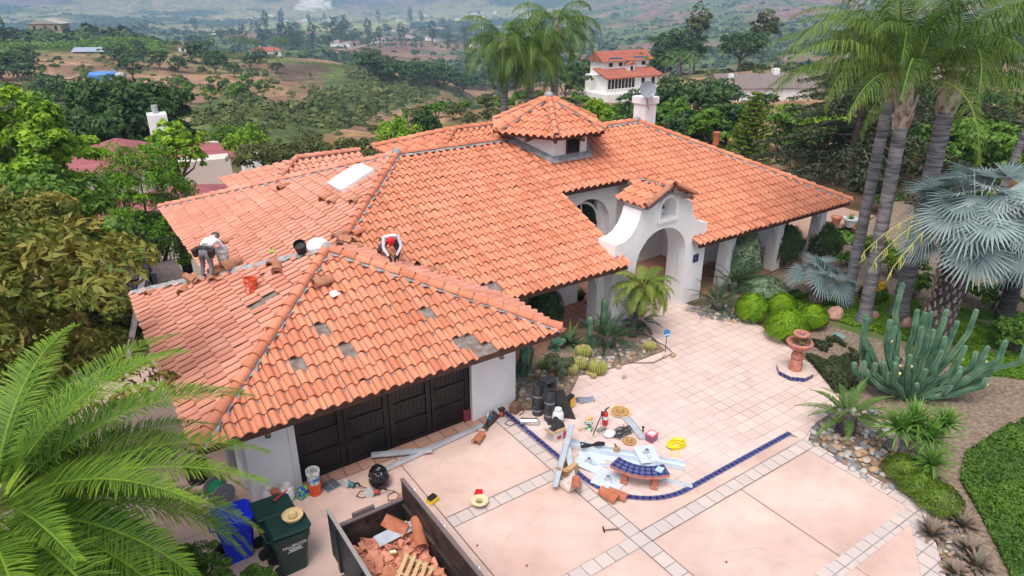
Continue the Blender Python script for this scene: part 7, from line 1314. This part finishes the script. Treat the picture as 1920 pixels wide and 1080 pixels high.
e = bucket(PL_(1103, 808, 0), mat('green_white_label', (.78, .78, .76), (.04, .28, .06), scale=10, lo=.5, hi=.54), 'small white and green paint can with brushes in it', h=.22, r=.11, name='paint_can', fill=grey)
k = MB(); k.box((0, 0, 0), (.2, .09, .06), R3(.2, .1, .2)); o = k.build('yellow_sponge', simple('sponge', (.72, .45, .18), .95), bevel=.01); o.location = G(1105, 785, .22); tag(o, 'tan sponge float on the paint can', 'sponge'); k = MB(); k.box((0, 0, .04), (.12, .05, .08)); o = k.build('wood_block', wood); o.location = PL_(1089, 808, 0); tag(o, 'little wooden block beside the paint can', 'wood')
e = thing('fire_extinguisher', PL_(1134, 797, 0), 'red fire extinguisher standing on the patio', 'fire extinguisher'); k = MB(); k.lathe([(.07, 0), (.075, .02), (.075, .36), (.05, .42), (.025, .44)], 18); k.build('cylinder', redp, e, smooth=True); k = MB(); k.lathe([(.0755, .2), (.0757, .3)], 18, caps=False); k.build('label_band', whitep, e); k = MB(); k.cyl((0, 0, .43), (0, 0, .48), .02); k.box((.04, 0, .5), (.14, .03, .02), R3(0, -.2, 0)); k.build('valve', iron, e); k = MB(); k.tube([(0, 0, .46), (-.09, 0, .44), (-.1, 0, .2)], .012); k.build('hose', blk, e)
e = thing('torch_wand', PL_(1120, 820, 0), 'black roofing torch wand propped beside the extinguisher', 'torch'); k = MB(); k.tube([(-.16, 0, .12), (.02, .02, .45), (.12, .02, .62)], .014); k.cyl((.12, .02, .6), (.12, .02, .74), .02); k.build('wand', iron, e); k = MB(); k.cyl((.1, .02, .02), (.1, .02, .5), .006, n=5); k.build('stand', galv, e)
k = MB(); k.box((0, 0, .05), (.26, .1, .1)); o = k.build('grey_block', simple('block_grey', (.30, .27, .25), .8), bevel=.006); o.location = PL_(1128, 808, 0); tag(o, 'grey block at the foot of the torch wand', 'block')
# cable pile
e = thing('cable_coil', PL_(1165, 814, 0), 'tangled pile of dark extension cable on the patio', 'cable'); g_ = random.Random(9)
k = MB(); pts = [Vector((.42*cos(t*1.1)*g_.uniform(.3, 1), .24*sin(t*1.37)*g_.uniform(.3, 1), .03+.08*g_.random())) for t in range(64)]; k.tube([pts[i//2] if i % 2 == 0 else (pts[i//2]+pts[min(i//2+1, 63)])/2+Vector((0, 0, .01)) for i in range(126)], .009, 5); k.build('cable', simple('cable_grey', (.05, .055, .06), .6), e, smooth=True)
k = MB(); k.sphere((0, 0, .08), .15, 14, 8, (1.2, .9, .6)); o = k.build('white_bag', mat('translucent_white', (.6, .62, .62), (.78, .8, .8), scale=14, rough=.4), smooth=True); o.location = PL_(1143, 818, 0); tag(o, 'crumpled white plastic bag left of the cable pile', 'bag')
gutter(G(1172, 784), G(1205, 825), .2, .07, 'short shiny gutter end piece between cable pile and pink tub', m=galv); k = MB(); k.cyl((0, 0, 0), (0, 0, .16), .02); k.sphere((0, 0, .18), .035); o = k.build('brush', blk); o.location = PL_(1205, 812, 0); tag(o, 'small black handled brush standing by the pink tub', 'brush')
e = thing('plastic_tub', PL_(1221, 826, 0), 'pink lidded plastic tub on the patio', 'tub', .2); k = MB(); k.box((0, 0, .1), (.24, .2, .2), taper=1.12); k.build('body', plastic('mauve_plastic', (.28, .10, .20)), e, bevel=.01); k = MB(); k.box((0, 0, .21), (.29, .25, .025)); k.build('lid', plastic('pink_plastic', (.6, .08, .14)), e, bevel=.008); k = MB(); k.box((0, 0, .225), (.2, .17, .008)); k.build('lid_window', simple('frost', (.65, .6, .62)), e)
e = thing('yellow_extension_lead', PL_(1268, 836, 0), 'coiled bright yellow extension cord on the patio', 'cord'); k = MB(); pts = []
for i in range(220): t = i*.33; rr = .15+.05*sin(t*.37); pts.append((rr*cos(t)*1.3+.05*sin(t*.11), rr*sin(t)*.9, .015+.09*(i/220)*abs(sin(t*.21))+.02))
pts += [(-.2, -.1, .02), (-.34, -.12, .015), (-.42, -.22, .015), (-.3, -.33, .015), (-.15, -.25, .015), (-.05, -.12, .02)]; k.tube(pts, .012, 6); k.build('cord', plastic('cord_yellow', (.85, .68, .01), .5), e, smooth=True)
# white gutters and flashings
gutter(G(1057, 833), G(1283, 878), .24, .12, 'largest long white gutter lying across the patio', m=wht, z=.02); gutter(G(1085, 848), G(1240, 880), .3, .05, 'wide white gutter trough behind the tiled bench', m=wht, z=.01); gutter(G(1120, 872), G(1298, 914), .09, .05, 'thin white gutter strip passing under the tiled bench', m=wht, z=.01)
gutter(G(1040, 913, .15), G(1072, 797, .5), .14, .06, 'grey downspout length propped across the boxes', m=galv, z=0); gutter(G(1074, 898, .12), G(1064, 840, .35), .13, .03, 'narrow grey metal strip propped on the carton', m=galv, z=0)
k = MB(); g_ = random.Random(5); k.tube([(-.28, .1, .05), (-.15, .05, .08), (0, 0, .05), (.15, -.05, .07), (.3, -.12, .05)], [.03, .055, .03, .06, .045], 8); k.tube([(-.25, .12, .06), (-.2, .2, .1), (-.12, .12, .08)], .02, 6); o = k.build('tool_belt', simple('belt_black', (.02, .013, .014), .8), smooth=True); o.location = G(1110, 838, .13); tag(o, 'dark leather tool belt lying on the white gutter', 'tool belt')
e = thing('small_carton', G(1156, 846, .13), 'small tan carton with a bottle on the white gutter', 'carton'); k = MB(); k.box((0, 0, .06), (.12, .1, .12)); k.build('carton', card, e); k = MB(); k.cyl((0, .02, .12), (-.04, .05, .22), .03, .012, 8); k.build('bottle', simple('dark_bottle', (.10, .08, .03), .3), e)
def flashing(p, rz, label, s=.42, tilt=0.):
    e = thing('vent_flashing', p, label, 'flashing', rz); e.rotation_euler = (tilt, 0, rz); k = MB(); k.box((0, 0, .01), (s, s*1.15, .012)); k.build('plate', wht, e); k = MB(); k.lathe([(.1, .016), (.06, .06), (.05, .13), (.042, .13)], 16, (0, .03, 0), caps=False); k.build('cone', galv, e, smooth=True); k = MB(); k.box((.02, -.1, .05), (.12, .1, .05), R3(.3, .2, .5)); k.build('hood', wht, e); return e
flashing(G(1213, 852, .12), -.4, 'white vent flashing lying on the big gutter behind the bench', .5, .1); flashing(PL_(1105, 868, .05), .5, 'white vent flashing left of the tiled bench', .55, .15); flashing(PL_(1142, 902), .35, 'square white vent flashing with grey cone below the bench', .6)
e = carton(PL_(1066, 888, 0), .25, 'brown open carton under the propped metal strips', (.34, .3, .26)); k = MB(); k.box((0, 0, .09), (.48, .34, .17), R3(0, 0, .1)); o = k.build('cement_bag', mat('paper_sack', (.60, .50, .43), (.40, .34, .36), scale=16, lo=.56, hi=.6), bevel=.05); o.location = PL_(1070, 912, 0); tag(o, 'printed paper sack with a roof tile on it', 'sack')
tileset('clay_tile_piece', G(1080, 905, .27), R3(0, 0, -.75), 1, 'new barrel tile resting on the paper sack', m=claynew, L=.42, r=.12); tileset('clay_tile_piece', PL_(1141, 928, .1), R3(.1, 0, .85-.62), 3, 'left stack of new barrel tiles on the blue border', m=claynew, L=.45, r=.12); tileset('clay_tile_piece', PL_(1158, 926, .1), R3(.1, 0, .45), 2, 'right stack of new barrel tiles on the blue border', m=claynew, L=.45, r=.12)
# tiled bench
e = thing('tiled_bench', (0, 0, 0), 'curved bench with blue patterned tile seat and terracotta legs', 'bench'); A_, B_ = G(1152, 866, .42), G(1250, 882, .42); mid = (A_+B_)/2; d = (B_-A_).normalized(); nrm_ = Vector((d.y, -d.x, 0)); N = 12; P1 = []; P2 = []
for i in range(N+1):
    t = i/N; c = A_.lerp(B_, t)+nrm_*(.20*(1-(2*t-1)**2)*1.0-.02); q = (2*t-1)*.45; n2 = (nrm_*cos(q)+d*sin(q)); P1.append(c+n2*.19); P2.append(c-n2*.19)
poly = P1+P2[::-1]; n_ = len(poly); k = MB(); k.add([(p.x, p.y, .37) for p in poly]+[(p.x, p.y, .435) for p in poly], [tuple(range(n_)), tuple(range(2*n_-1, n_-1, -1))]+[(i, (i+1) % n_, n_+(i+1) % n_, n_+i) for i in range(n_)]); tc_ = mat('terracotta', (.42, .15, .10), (.55, .23, .17), scale=7, rough=.85); k.build('seat', tc_, e, bevel=.01)
vs = []; fs = []; k = MB()
for i in range(N+1): vs += [(P1[i].x, P1[i].y, .441), (P2[i].x, P2[i].y, .441)]
fs = [(2*i, 2*i+2, 2*i+3, 2*i+1) for i in range(N)]; k.add(vs, fs); o = k.build('seat_tiles', blue_t, e); L_ = o.data.uv_layers.new(name='UVMap')
for pl in o.data.polygons:
    for li in pl.loop_indices: vi = o.data.loops[li].vertex_index; L_.data[li].uv = ((vi//2)*.75, 3*(vi % 2))
for t in (.22, .8):
    c = A_.lerp(B_, t)+nrm_*.10; k = MB(); R_ = rotm(0, 0, atan2(d.y, d.x)); k.box((c.x, c.y, .18), (.13, .26, .37), R_); k.box((c.x, c.y, .05), (.17, .34, .10), R_); k.box((c.x, c.y, .33), (.15, .32, .07), R_); k.build('leg', tc_, e, bevel=.015)
k = MB(); k.box((0, 0, 0), (.2, .16, .01), R3(0, 0, .4)); o = k.build('blue_paper', mat('pale_blue_print', (.30, .45, .66), (.5, .62, .75), scale=20)); o.location = G(1237, 880, .46); tag(o, 'pale blue paper packet on the end of the tiled bench', 'paper')
e = thing('battery_charger', PL_(811, 940, 0), 'yellow and black battery charger on the driveway', 'charger', .3); k = MB(); k.box((0, 0, .06), (.24, .2, .12)); k.build('base', ylw, e, bevel=.015); k = MB(); k.box((-.03, -.02, .15), (.2, .13, .07)); k.build('battery', blk, e, bevel=.012)
tileset('tile_shard', PL_(751, 936, .05), R3(.2, .1, -1), 1, 'broken tile behind the trailer side on the driveway', L=.3)
for i, (x, y) in enumerate(((894, 1026), (987, 1064), (1362, 1057))): k = MB(); k.prism([(0, 0), (.05, .01), (.06, .04), (.01, .05)], 0, .02); o = k.build('tile_chip', claynew); o.location = PL_(x, y, 0); tag(o, ('tile chip on the lower driveway right of the trailer', 'tile chip on the driveway between trailer and hammer', 'tiny tile chip near the bottom right joint')[i], 'tile chip')
# ---- trailer
Tr = thing('dump_trailer', (0, 0, 0), 'black dump trailer full of broken roof tiles', 'trailer'); rust = mat('worn_black_steel', (.022, .018, .018), (.10, .06, .045), scale=5, rough=.65, bump=.004, lo=.4, hi=.75, stretch=(1, .4, 1)); blks = simple('trailer_paint', (.02, .024, .03), .4)
x0, x1, y1, yb = 2.82, 4.36, 10.28, 5.6
def bxx(nm, a, b, m, par=Tr, **kw): k = MB(); k.bb(a, b); return k.build(nm, m, par, **kw)
bxx('side_wall', (x0, yb, .5), (x0+.03, y1+.02, 1.6), mat('trailer_board', (.02, .025, .03), (.05, .055, .06), scale=2, rough=.5)); rw = bxx('side_wall', (x1, yb, .5), (x1+.04, y1+.02, 1.6), rust); bxx('end_wall', (x0+.03, y1-.04, .5), (x1, y1, 1.13), rust); bxx('bed', (x0+.03, yb, .45), (x1, y1-.04, .5), rust); bxx('frame', (x0+.1, yb, .3), (x1-.1, y1-.1, .44), blks)
bxx('top_rail', (x1-.02, yb, 1.6), (x1+.06, y1+.02, 1.63), simple('rail_mauve', (.16, .12, .12)), Tr); bxx('top_rail', (x0-.02, yb, 1.6), (x0+.05, y1+.02, 1.63), simple('rail_pale', (.30, .27, .25)), Tr); bxx('end_rail', (x0+.05, y1-.06, 1.13), (x1-.02, y1+.03, 1.17), simple('rail_mauve', (.16, .12, .12)), Tr); bxx('latch_plate', (3.3, y1, 1.1), (3.75, y1+.06, 1.26), simple('rail_mauve', (.16, .12, .12)), Tr)
bxx('ledge', (x0+.03, yb, .98), (x0+.1, y1-.05, 1.0), simple('rail_pale', (.30, .27, .25)), Tr); bxx('ledge', (x1-.06, yb, 1.02), (x1, y1-.05, 1.06), rust, Tr)
for y in (9.8, 8.6, 7.4, 6.2): bxx('stake', (x0-.05, y-.04, .5), (x0, y+.04, 1.55), blks); bxx('stake', (x1+.04, y-.04, .5), (x1+.09, y+.04, 1.56), blks); k = MB(); k.tube([(x1+.05, y+.1, 1.5), (x1+.13, y+.14, 1.56), (x1+.06, y+.2, 1.6)], .016); k.build('tie_hook', galv, Tr)
for xx in (x0-.22, x1+.14):
    k = MB(); k.cyl((xx, 7.6, .35), (xx+.2, 7.6, .35), .34, n=24); w_ = k.build('wheel', blk, Tr); k = MB(); k.cyl((xx-.01, 7.6, .35), (xx+.21, 7.6, .35), .17, n=16); k.build('rim', galv, w_)
k = MB(); k.box((x0-.3, 9.3, .78), (.42, .22, .05)); k.box((x0-.3, 9.3, .6), (.1, .1, .4)); k.build('jack_bracket', blks, Tr)
g_ = random.Random(21); k = MB(); Rr = []
for i in range(620):
    x = g_.uniform(x0+.12, x1-.15); y = g_.uniform(yb+.3, y1-.35); hh = .62+.36*(1-((x-3.5)/.9)**2)*(1-max(0, (y-9.0)/1.6)**2)*g_.uniform(.6, 1.05); M_ = Euler((g_.uniform(-.9, .9), g_.uniform(-.9, .9), g_.uniform(0, 6.3))).to_matrix(); c0 = len(k.v)
    a0, L, r = g_.uniform(.7, 2.3), g_.uniform(.08, .28), g_.uniform(.10, .16); N = 4; vs = []; fs = []
    for zz in (0, -.016):
        for j in range(N+1): t = (j/N-.5)*a0; vs += [((r+zz)*sin(t), -L/2*(1+.3*g_.uniform(-1, 1)), (r+zz)*cos(t)-r), ((r+zz)*sin(t), L/2*(1+.3*g_.uniform(-1, 1)), (r+zz)*cos(t)-r)]
    q = 2*(N+1)
    for j in range(N): a = 2*j; fs += [(a, a+2, a+3, a+1), (q+a, q+a+1, q+a+3, q+a+2), (a, q+a, q+a+2, a+2), (a+1, a+3, q+a+3, q+a+1)]
    fs += [(0, 1, q+1, q), (2*N, q+2*N, q+2*N+1, 2*N+1)]; k.add(vs, fs, M_, (x, y, hh)); Rr += [g_.random()]*(len(k.v)-c0)
o = k.build('tile_rubble', rmat('broken_clay', (.42, .16, .09), (.66, .28, .19), scale=5, rough=.85)); a_ = o.data.attributes.new('rnd', 'FLOAT', 'POINT'); a_.data.foreach_set('value', Rr); tag(o, 'heap of broken clay tiles in the trailer', kind='stuff')
k = MB(); k.prism([(x0+.1, yb+.2), (x1-.1, yb+.2), (x1-.1, y1-.3), (x0+.1, y1-.3)], .5, .66); tag(k.build('rubble_base', mat('clay_dust', (.30, .15, .10), (.42, .25, .18), scale=12)), 'clay dust and crumbs under the broken tiles', kind='stuff')
tileset('barrel_tile', G(740, 985, 1.0), R3(.5, .3, .9), 1, 'nearly whole curved tile against the trailer end wall', m=claynew, L=.5, r=.2); tileset('barrel_tile', G(786, 998, 1.0), R3(.25, .2, -.25), 2, 'long tile piece standing at the right of the rubble', m=claynew, L=.65, r=.13)
k = MB(); k.box((0, 0, 0), (.75, .25, .01), R3(.3, .1, .15)); k.box((.5, -.03, .02), (.35, .2, .01), R3(-.2, .1, -.3)); o = k.build('metal_sheet', galv); o.location = G(738, 1000, 1.0); tag(o, 'pale sheet metal scrap among the broken tiles', 'metal sheet')
k = MB()
for i in range(5): k.box((0, -.3+i*.16, .03*(i % 2)), (1.0, .09, .018))
for x in (-.45, 0, .45): k.box((x, 0, -.05), (.05, .8, .08))
e = thing('wooden_pallet', G(775, 1085, .98), 'pale wooden slats of a broken pallet in the trailer', 'pallet', .62); e.rotation_euler = (.45, -.1, .75); e.scale = (.8,)*3; k.build('slats', wood, e)
k = MB(); k.lathe([(.03, 0), (.035, .02), (.035, .1), (.012, .13)], 12); o = k.build('small_can', mat('lime_can', (.7, .72, .68), (.45, .6, .05), scale=20, lo=.5, hi=.52)); o.location = G(732, 1035, 1.06); o.rotation_euler = (1.2, 0, .6); tag(o, 'small white and lime can on top of the rubble', 'can')
# ---- fountain
F_ = thing('fountain', G(1489, 700), 'two tiered terracotta fountain on an octagonal tiled base', 'fountain'); oc = [(.52*cos(pi/8+i*pi/4), .52*sin(pi/8+i*pi/4)) for i in range(8)]; k = MB(); k.prism(oc, 0, .15); bs = k.build('base', simple('cream_stone', (.62, .50, .42), .8), F_)
for i in range(8):
    a, b = Vector((*oc[i], 0))*1.008, Vector((*oc[(i+1) % 8], 0))*1.008; quad_uv('base_tiles', [(a.x, a.y, .005), (b.x, b.y, .005), (b.x, b.y, .145), (a.x, a.y, .145)], blue_t, bs, 3, 1)
k = MB(); k.lathe([(.19, .15), (.175, .5), (.17, .52)], 26); k.build('pedestal', tc_, F_, smooth=True); k = MB(); k.lathe([(.10, .52), (.17, .56), (.175, .64), (.13, .73), (.08, .78), (.11, .82)], 48, flute=.06, fn=14); k.build('fluted_stem', tc_, F_, smooth=50)
k = MB(); k.lathe([(.12, .82), (.22, .86), (.34, .96), (.37, 1.02), (.38, 1.06), (.36, 1.09), (.31, 1.09), (.27, 1.0), (.001, .97)], 32, caps=False); bwl = k.build('lower_bowl', tc_, F_, smooth=True)
k = MB(); k.lathe([(.07, .97), (.05, 1.1), (.06, 1.18), (.12, 1.22), (.22, 1.30), (.235, 1.34), (.22, 1.37), (.18, 1.36), (.001, 1.31)], 28, caps=False); k.build('upper_bowl', tc_, F_, smooth=True); k = MB(); k.lathe([(.05, 1.31), (.06, 1.36), (.04, 1.41), (.001, 1.43)], 14); k.build('finial', tc_, F_, smooth=True)
g_ = random.Random(1)
for zc, rr, n_ in ((1.03, .27, 40), (1.335, .17, 26)):
    k = MB()
    for i in range(n_): a = g_.uniform(0, 6.3); q = rr*sqrt(g_.random()); k.sphere((q*cos(a), q*sin(a), zc), g_.uniform(.02, .035), 7, 5)
    k.build('pebbles', simple('grey_pebbles', (.16, .15, .17)), F_, smooth=True)
P_, N__, R_ = crown_pts([((.06, -.02, 1.12), (.2, .2, .12))], 500, 3); leaves('succulents', P_, N__, .03, leafm('dry_succulent', (.16, .17, .04), (.45, .34, .13)), F_, 4)
# ---- small garden furniture
e = thing('garden_sign', PL_(1247, 660, .02), 'small blue and white sign on a thin post at the bed corner', 'sign'); k = MB(); k.cyl((0, 0, 0), (0, 0, .5), .012, n=6); k.build('post', iron, e); k = MB(); sh = [(-.09, .14), (0, .19), (.09, .14), (.10, .02), (.06, -.06), (0, -.1), (-.06, -.06), (-.10, .02)]; k.prism(sh, -.008, .008, M=R3(pi/2, 0, -.6), loc=(0, 0, .62)); k.build('plate', plastic('sign_blue', (.02, .22, .55)), e); k = MB(); k.box((0, -.014, .62), (.17, .004, .03), R3(0, -.3, -.6)); k.build('stripe', whitep, e)
e = thing('spot_light', PL_(1202, 622, .03), 'small round silver garden spot light by the dark sago', 'spot light'); k = MB(); k.lathe([(.05, 0), (.07, .1), (.06, .1)], 14, M=R3(1.0, 0, .4), loc=(0, 0, .1)); k.cyl((0, 0, 0), (0, 0, .12), .012); k.build('lamp', shiny, e, smooth=True)
bucket(PL_(372, 900, 0), blk, 'large black plant pot on the path left of the garage', h=.42, r=.27, name='plant_pot')
e = thing('hose_reel', PL_(416, 945, 0), 'grey garden hose reel with green hose beside the blue bin', 'hose reel', .2)
for s in (-1, 1): k = MB(); k.cyl((0, s*.2, .38), (0, s*.22, .38), .27, n=26); k.build('flange', simple('reel_grey', (.25, .26, .28), .5), e); k = MB(); k.add([(-.2, s*.26, 0), (.2, s*.26, 0), (.05, s*.26, .45), (-.05, s*.26, .45), (-.2, s*.29, 0), (.2, s*.29, 0), (.05, s*.29, .45), (-.05, s*.29, .45)], [(0, 1, 2, 3), (7, 6, 5, 4), (0, 4, 5, 1), (1, 5, 6, 2), (2, 6, 7, 3), (3, 7, 4, 0)]); k.build('side_frame', simple('reel_grey', (.25, .26, .28), .5), e)
k = MB(); k.tube([((.16+.02*(i % 12 > 5))*cos(i*.5), -.18+.36*i/140, .38+.17*sin(i*.5)) for i in range(140)], .02, 6); k.build('hose', plastic('hose_green', (.01, .22, .10)), e, smooth=True)
k = MB(); k.tube([G(418, 930, .3), G(395, 900, .02), G(370, 870, .02), G(350, 845, .02), G(330, 838, .05), G(310, 850, .02), G(315, 862, .02)], .016, 6); k.tube([G(395, 905, .03), G(372, 925, .02), G(360, 950, .02), G(380, 965, .02)], .014, 6); tag(k.build('garden_hose', plastic('hose_green', (.01, .22, .10)), None, smooth=True), 'dark green hose trailing over the path', 'hose')
carton(PL_(296, 838, 0), .3, 'brown carton on the path by the left garage wall', (.45, .35, .35)); k = MB(); k.box((0, 0, .005), (1.1, 1.3, .012)); o = k.build('dark_mat', simple('mat_grey', (.12, .13, .14), .8)); o.location = PL_(275, 850, 0); o.rotation_euler = (0, 0, .1); tag(o, 'dark grey mat on the path under the carton', 'mat')
e = thing('cordless_drill', PL_(270, 838, .03), 'yellow cordless drill on the dark mat', 'drill', .4); k = MB(); k.cyl((-.12, 0, .06), (.08, 0, .06), .035); k.box((.04, 0, .0), (.05, .04, .1)); k.build('body', ylw, e); k = MB(); k.cyl((-.2, 0, .06), (-.12, 0, .06), .02); k.build('chuck', blk, e)
k = MB(); k.bb((1.9, 14.6, 0), (2.04, 15.0, 1.6)); tag(k.build('meter_box', simple('meter_grey', (.32, .33, .34), .5), bevel=.01), 'grey utility box on the left garage wall', 'utility box')
k = MB(); k.cyl((1.95, 16.9, 0), (1.95, 16.9, 2.1), .22, n=18); tag(k.build('downpipe', simple('slate_grey', (.09, .11, .13), .5), smooth=30), 'dark grey drum standing under the left eave', 'drum')
def pot(p, m, r, h, label, plant=None): e = thing('garden_pot', p, label, 'pot'); k = MB(); k.lathe([(r*.6, 0), (r*.95, h*.8), (r*1.1, h*.82), (r*1.1, h), (r*.95, h), (r*.85, h*.85), (.001, h*.85)], 20, caps=False); k.build('pot', m, e, smooth=True); plant and blades('plant', e, 18, plant, .03, 5, LF['mid'], base=(0, 0, h*.8)); return e
pot(PL_(1566, 424, 0), tc_, .24, .5, 'tall terracotta pot beyond the end of the porch'); pot(PL_(1592, 425, 0), whitep, .3, .45, 'white round pot with a spiky plant beyond the porch', .4); pot(PL_(1605, 440, 0), tc_, .25, .4, 'terracotta pot right of the white pot', .3); pot(PL_(1088, 562, .02), blk, .18, .25, 'black round pot with a small plant on the porch', .3); pot(PL_(1333, 499, .02), tc_, .14, .16, 'small terracotta pot on the porch behind the bell arch'); pot(PL_(1053, 586, .02), plastic('teal_glaze', (.01, .2, .22)), .1, .15, 'small teal pot beside the flowering shrub')
e = thing('patio_table', (28.4, 18.2, 0), 'tan patio table and wall beyond the porch columns', 'table'); k = MB(); k.lathe([(.55, .7), (.55, .74)], 24); k.build('top', simple('table_brown', (.10, .07, .06)), e); k = MB(); k.cyl((0, 0, 0), (0, 0, .7), .05); k.lathe([(.3, 0), (.28, .04)], 16); k.build('stand', iron, e)
k = MB(); k.bb((27.6, 17.0, -.1), (34, 24, .01)); tag(k.build('side_terrace', mat('tan_terrace', (.42, .27, .2), (.36, .23, .17), scale=3)), 'tan terrace beyond the end of the porch', kind='structure')
def boulder(p, r, label, m=None, sc=(1, .8, .8)):
    k = MB(); k.sphere((0, 0, r*.4), r, 12, 8, sc); o = k.build('boulder', m or mat('red_sandstone', (.38, .19, .14), (.55, .34, .27), scale=5, rough=.95, bump=.02), smooth=50)
    for v in o.data.vertices: v.co *= 1+mnoise.noise(v.co*4+Vector(p))*.45
    o.location = p; tag(o, label, 'boulder')
boulder(PL_(1566, 596, 0), .32, 'red sandstone boulder on the lawn left of the trunks'); boulder(PL_(1637, 596, 0), .22, 'reddish rock at the foot of the middle palm trunk'); boulder(PL_(1697, 612, 0), .25, 'pinkish rock behind the branching cactus'); boulder(PL_(1735, 655, 0), .2, 'small pink rock beside the fan palm trunk')
tanr = mat('tan_rock', (.36, .24, .15), (.46, .34, .24), scale=5, rough=.9)
for i, (x, y, r, lb) in enumerate([(1009, 700, .1, 'orange rock below the aloe clump'), (1262, 668, .09, 'pale rock at the tip of the cactus bed'), (1246, 670, .08, 'cream rock beside the small sign'), (1182, 665, .08, 'brown rock in the middle of the cactus bed'), (1160, 690, .09, 'flat grey rock near the front barrel cactus'), (1170, 708, .06, 'small round rock on the bed edge'), (968, 722, .1, 'yellow rock by the garage wall corner')]): boulder(PL_(x, y, .02), r, lb, tanr)
k = MB(); k.lathe([(.22, 0), (.22, .03), (.18, .04)], 18); o = k.build('drain_cover', simple('cover_teal', (.20, .34, .33), .6)); o.location = PL_(1572, 631, 0); tag(o, 'round pale teal cover in the rosemary', 'cover')
k = MB(); k.tube([G(1130, 618, .05), G(1210, 628, .05), G(1250, 650, .05), G(1262, 662, .05), G(1225, 680, .05), G(1180, 680, .05)], .012, 5); tag(k.build('drip_line', blk, None, smooth=True), 'black drip irrigation tube curving over the cactus bed', 'tube')
k = MB(); k.tube([G(1262, 487, 2.2)+Vector((0, -.0, 0)), G(1258, 510, 1.6), G(1256, 540, .9)], .004, 4) if False else k.cyl((17.79, 15.5, 1.9), (17.79, 15.45, 1.1), .005, n=4); o = k.build('bell_rope', blk, pw)
# lid for the far slopes: fence along the right hillside
e = thing('chain_fence', (0, 0, 0), 'long dark mesh fence on the slope behind the right garden', 'fence'); ps = [hit(x, y, 35, 110) for x, y in ((1790, 300), (1850, 295), (1920, 292), (1990, 290))]
for i in range(3):
    k = MB(); a, b = ps[i], ps[i+1]; k.add([a, b, b+Vector((0, 0, 1.4)), a+Vector((0, 0, 1.4))], [(0, 1, 2, 3)]); k.build('panel', simple('mesh_dark', (.04, .045, .05)), e); k = MB(); k.cyl(a, a+Vector((0, 0, 1.5)), .04, n=6); k.build('post', iron, e)
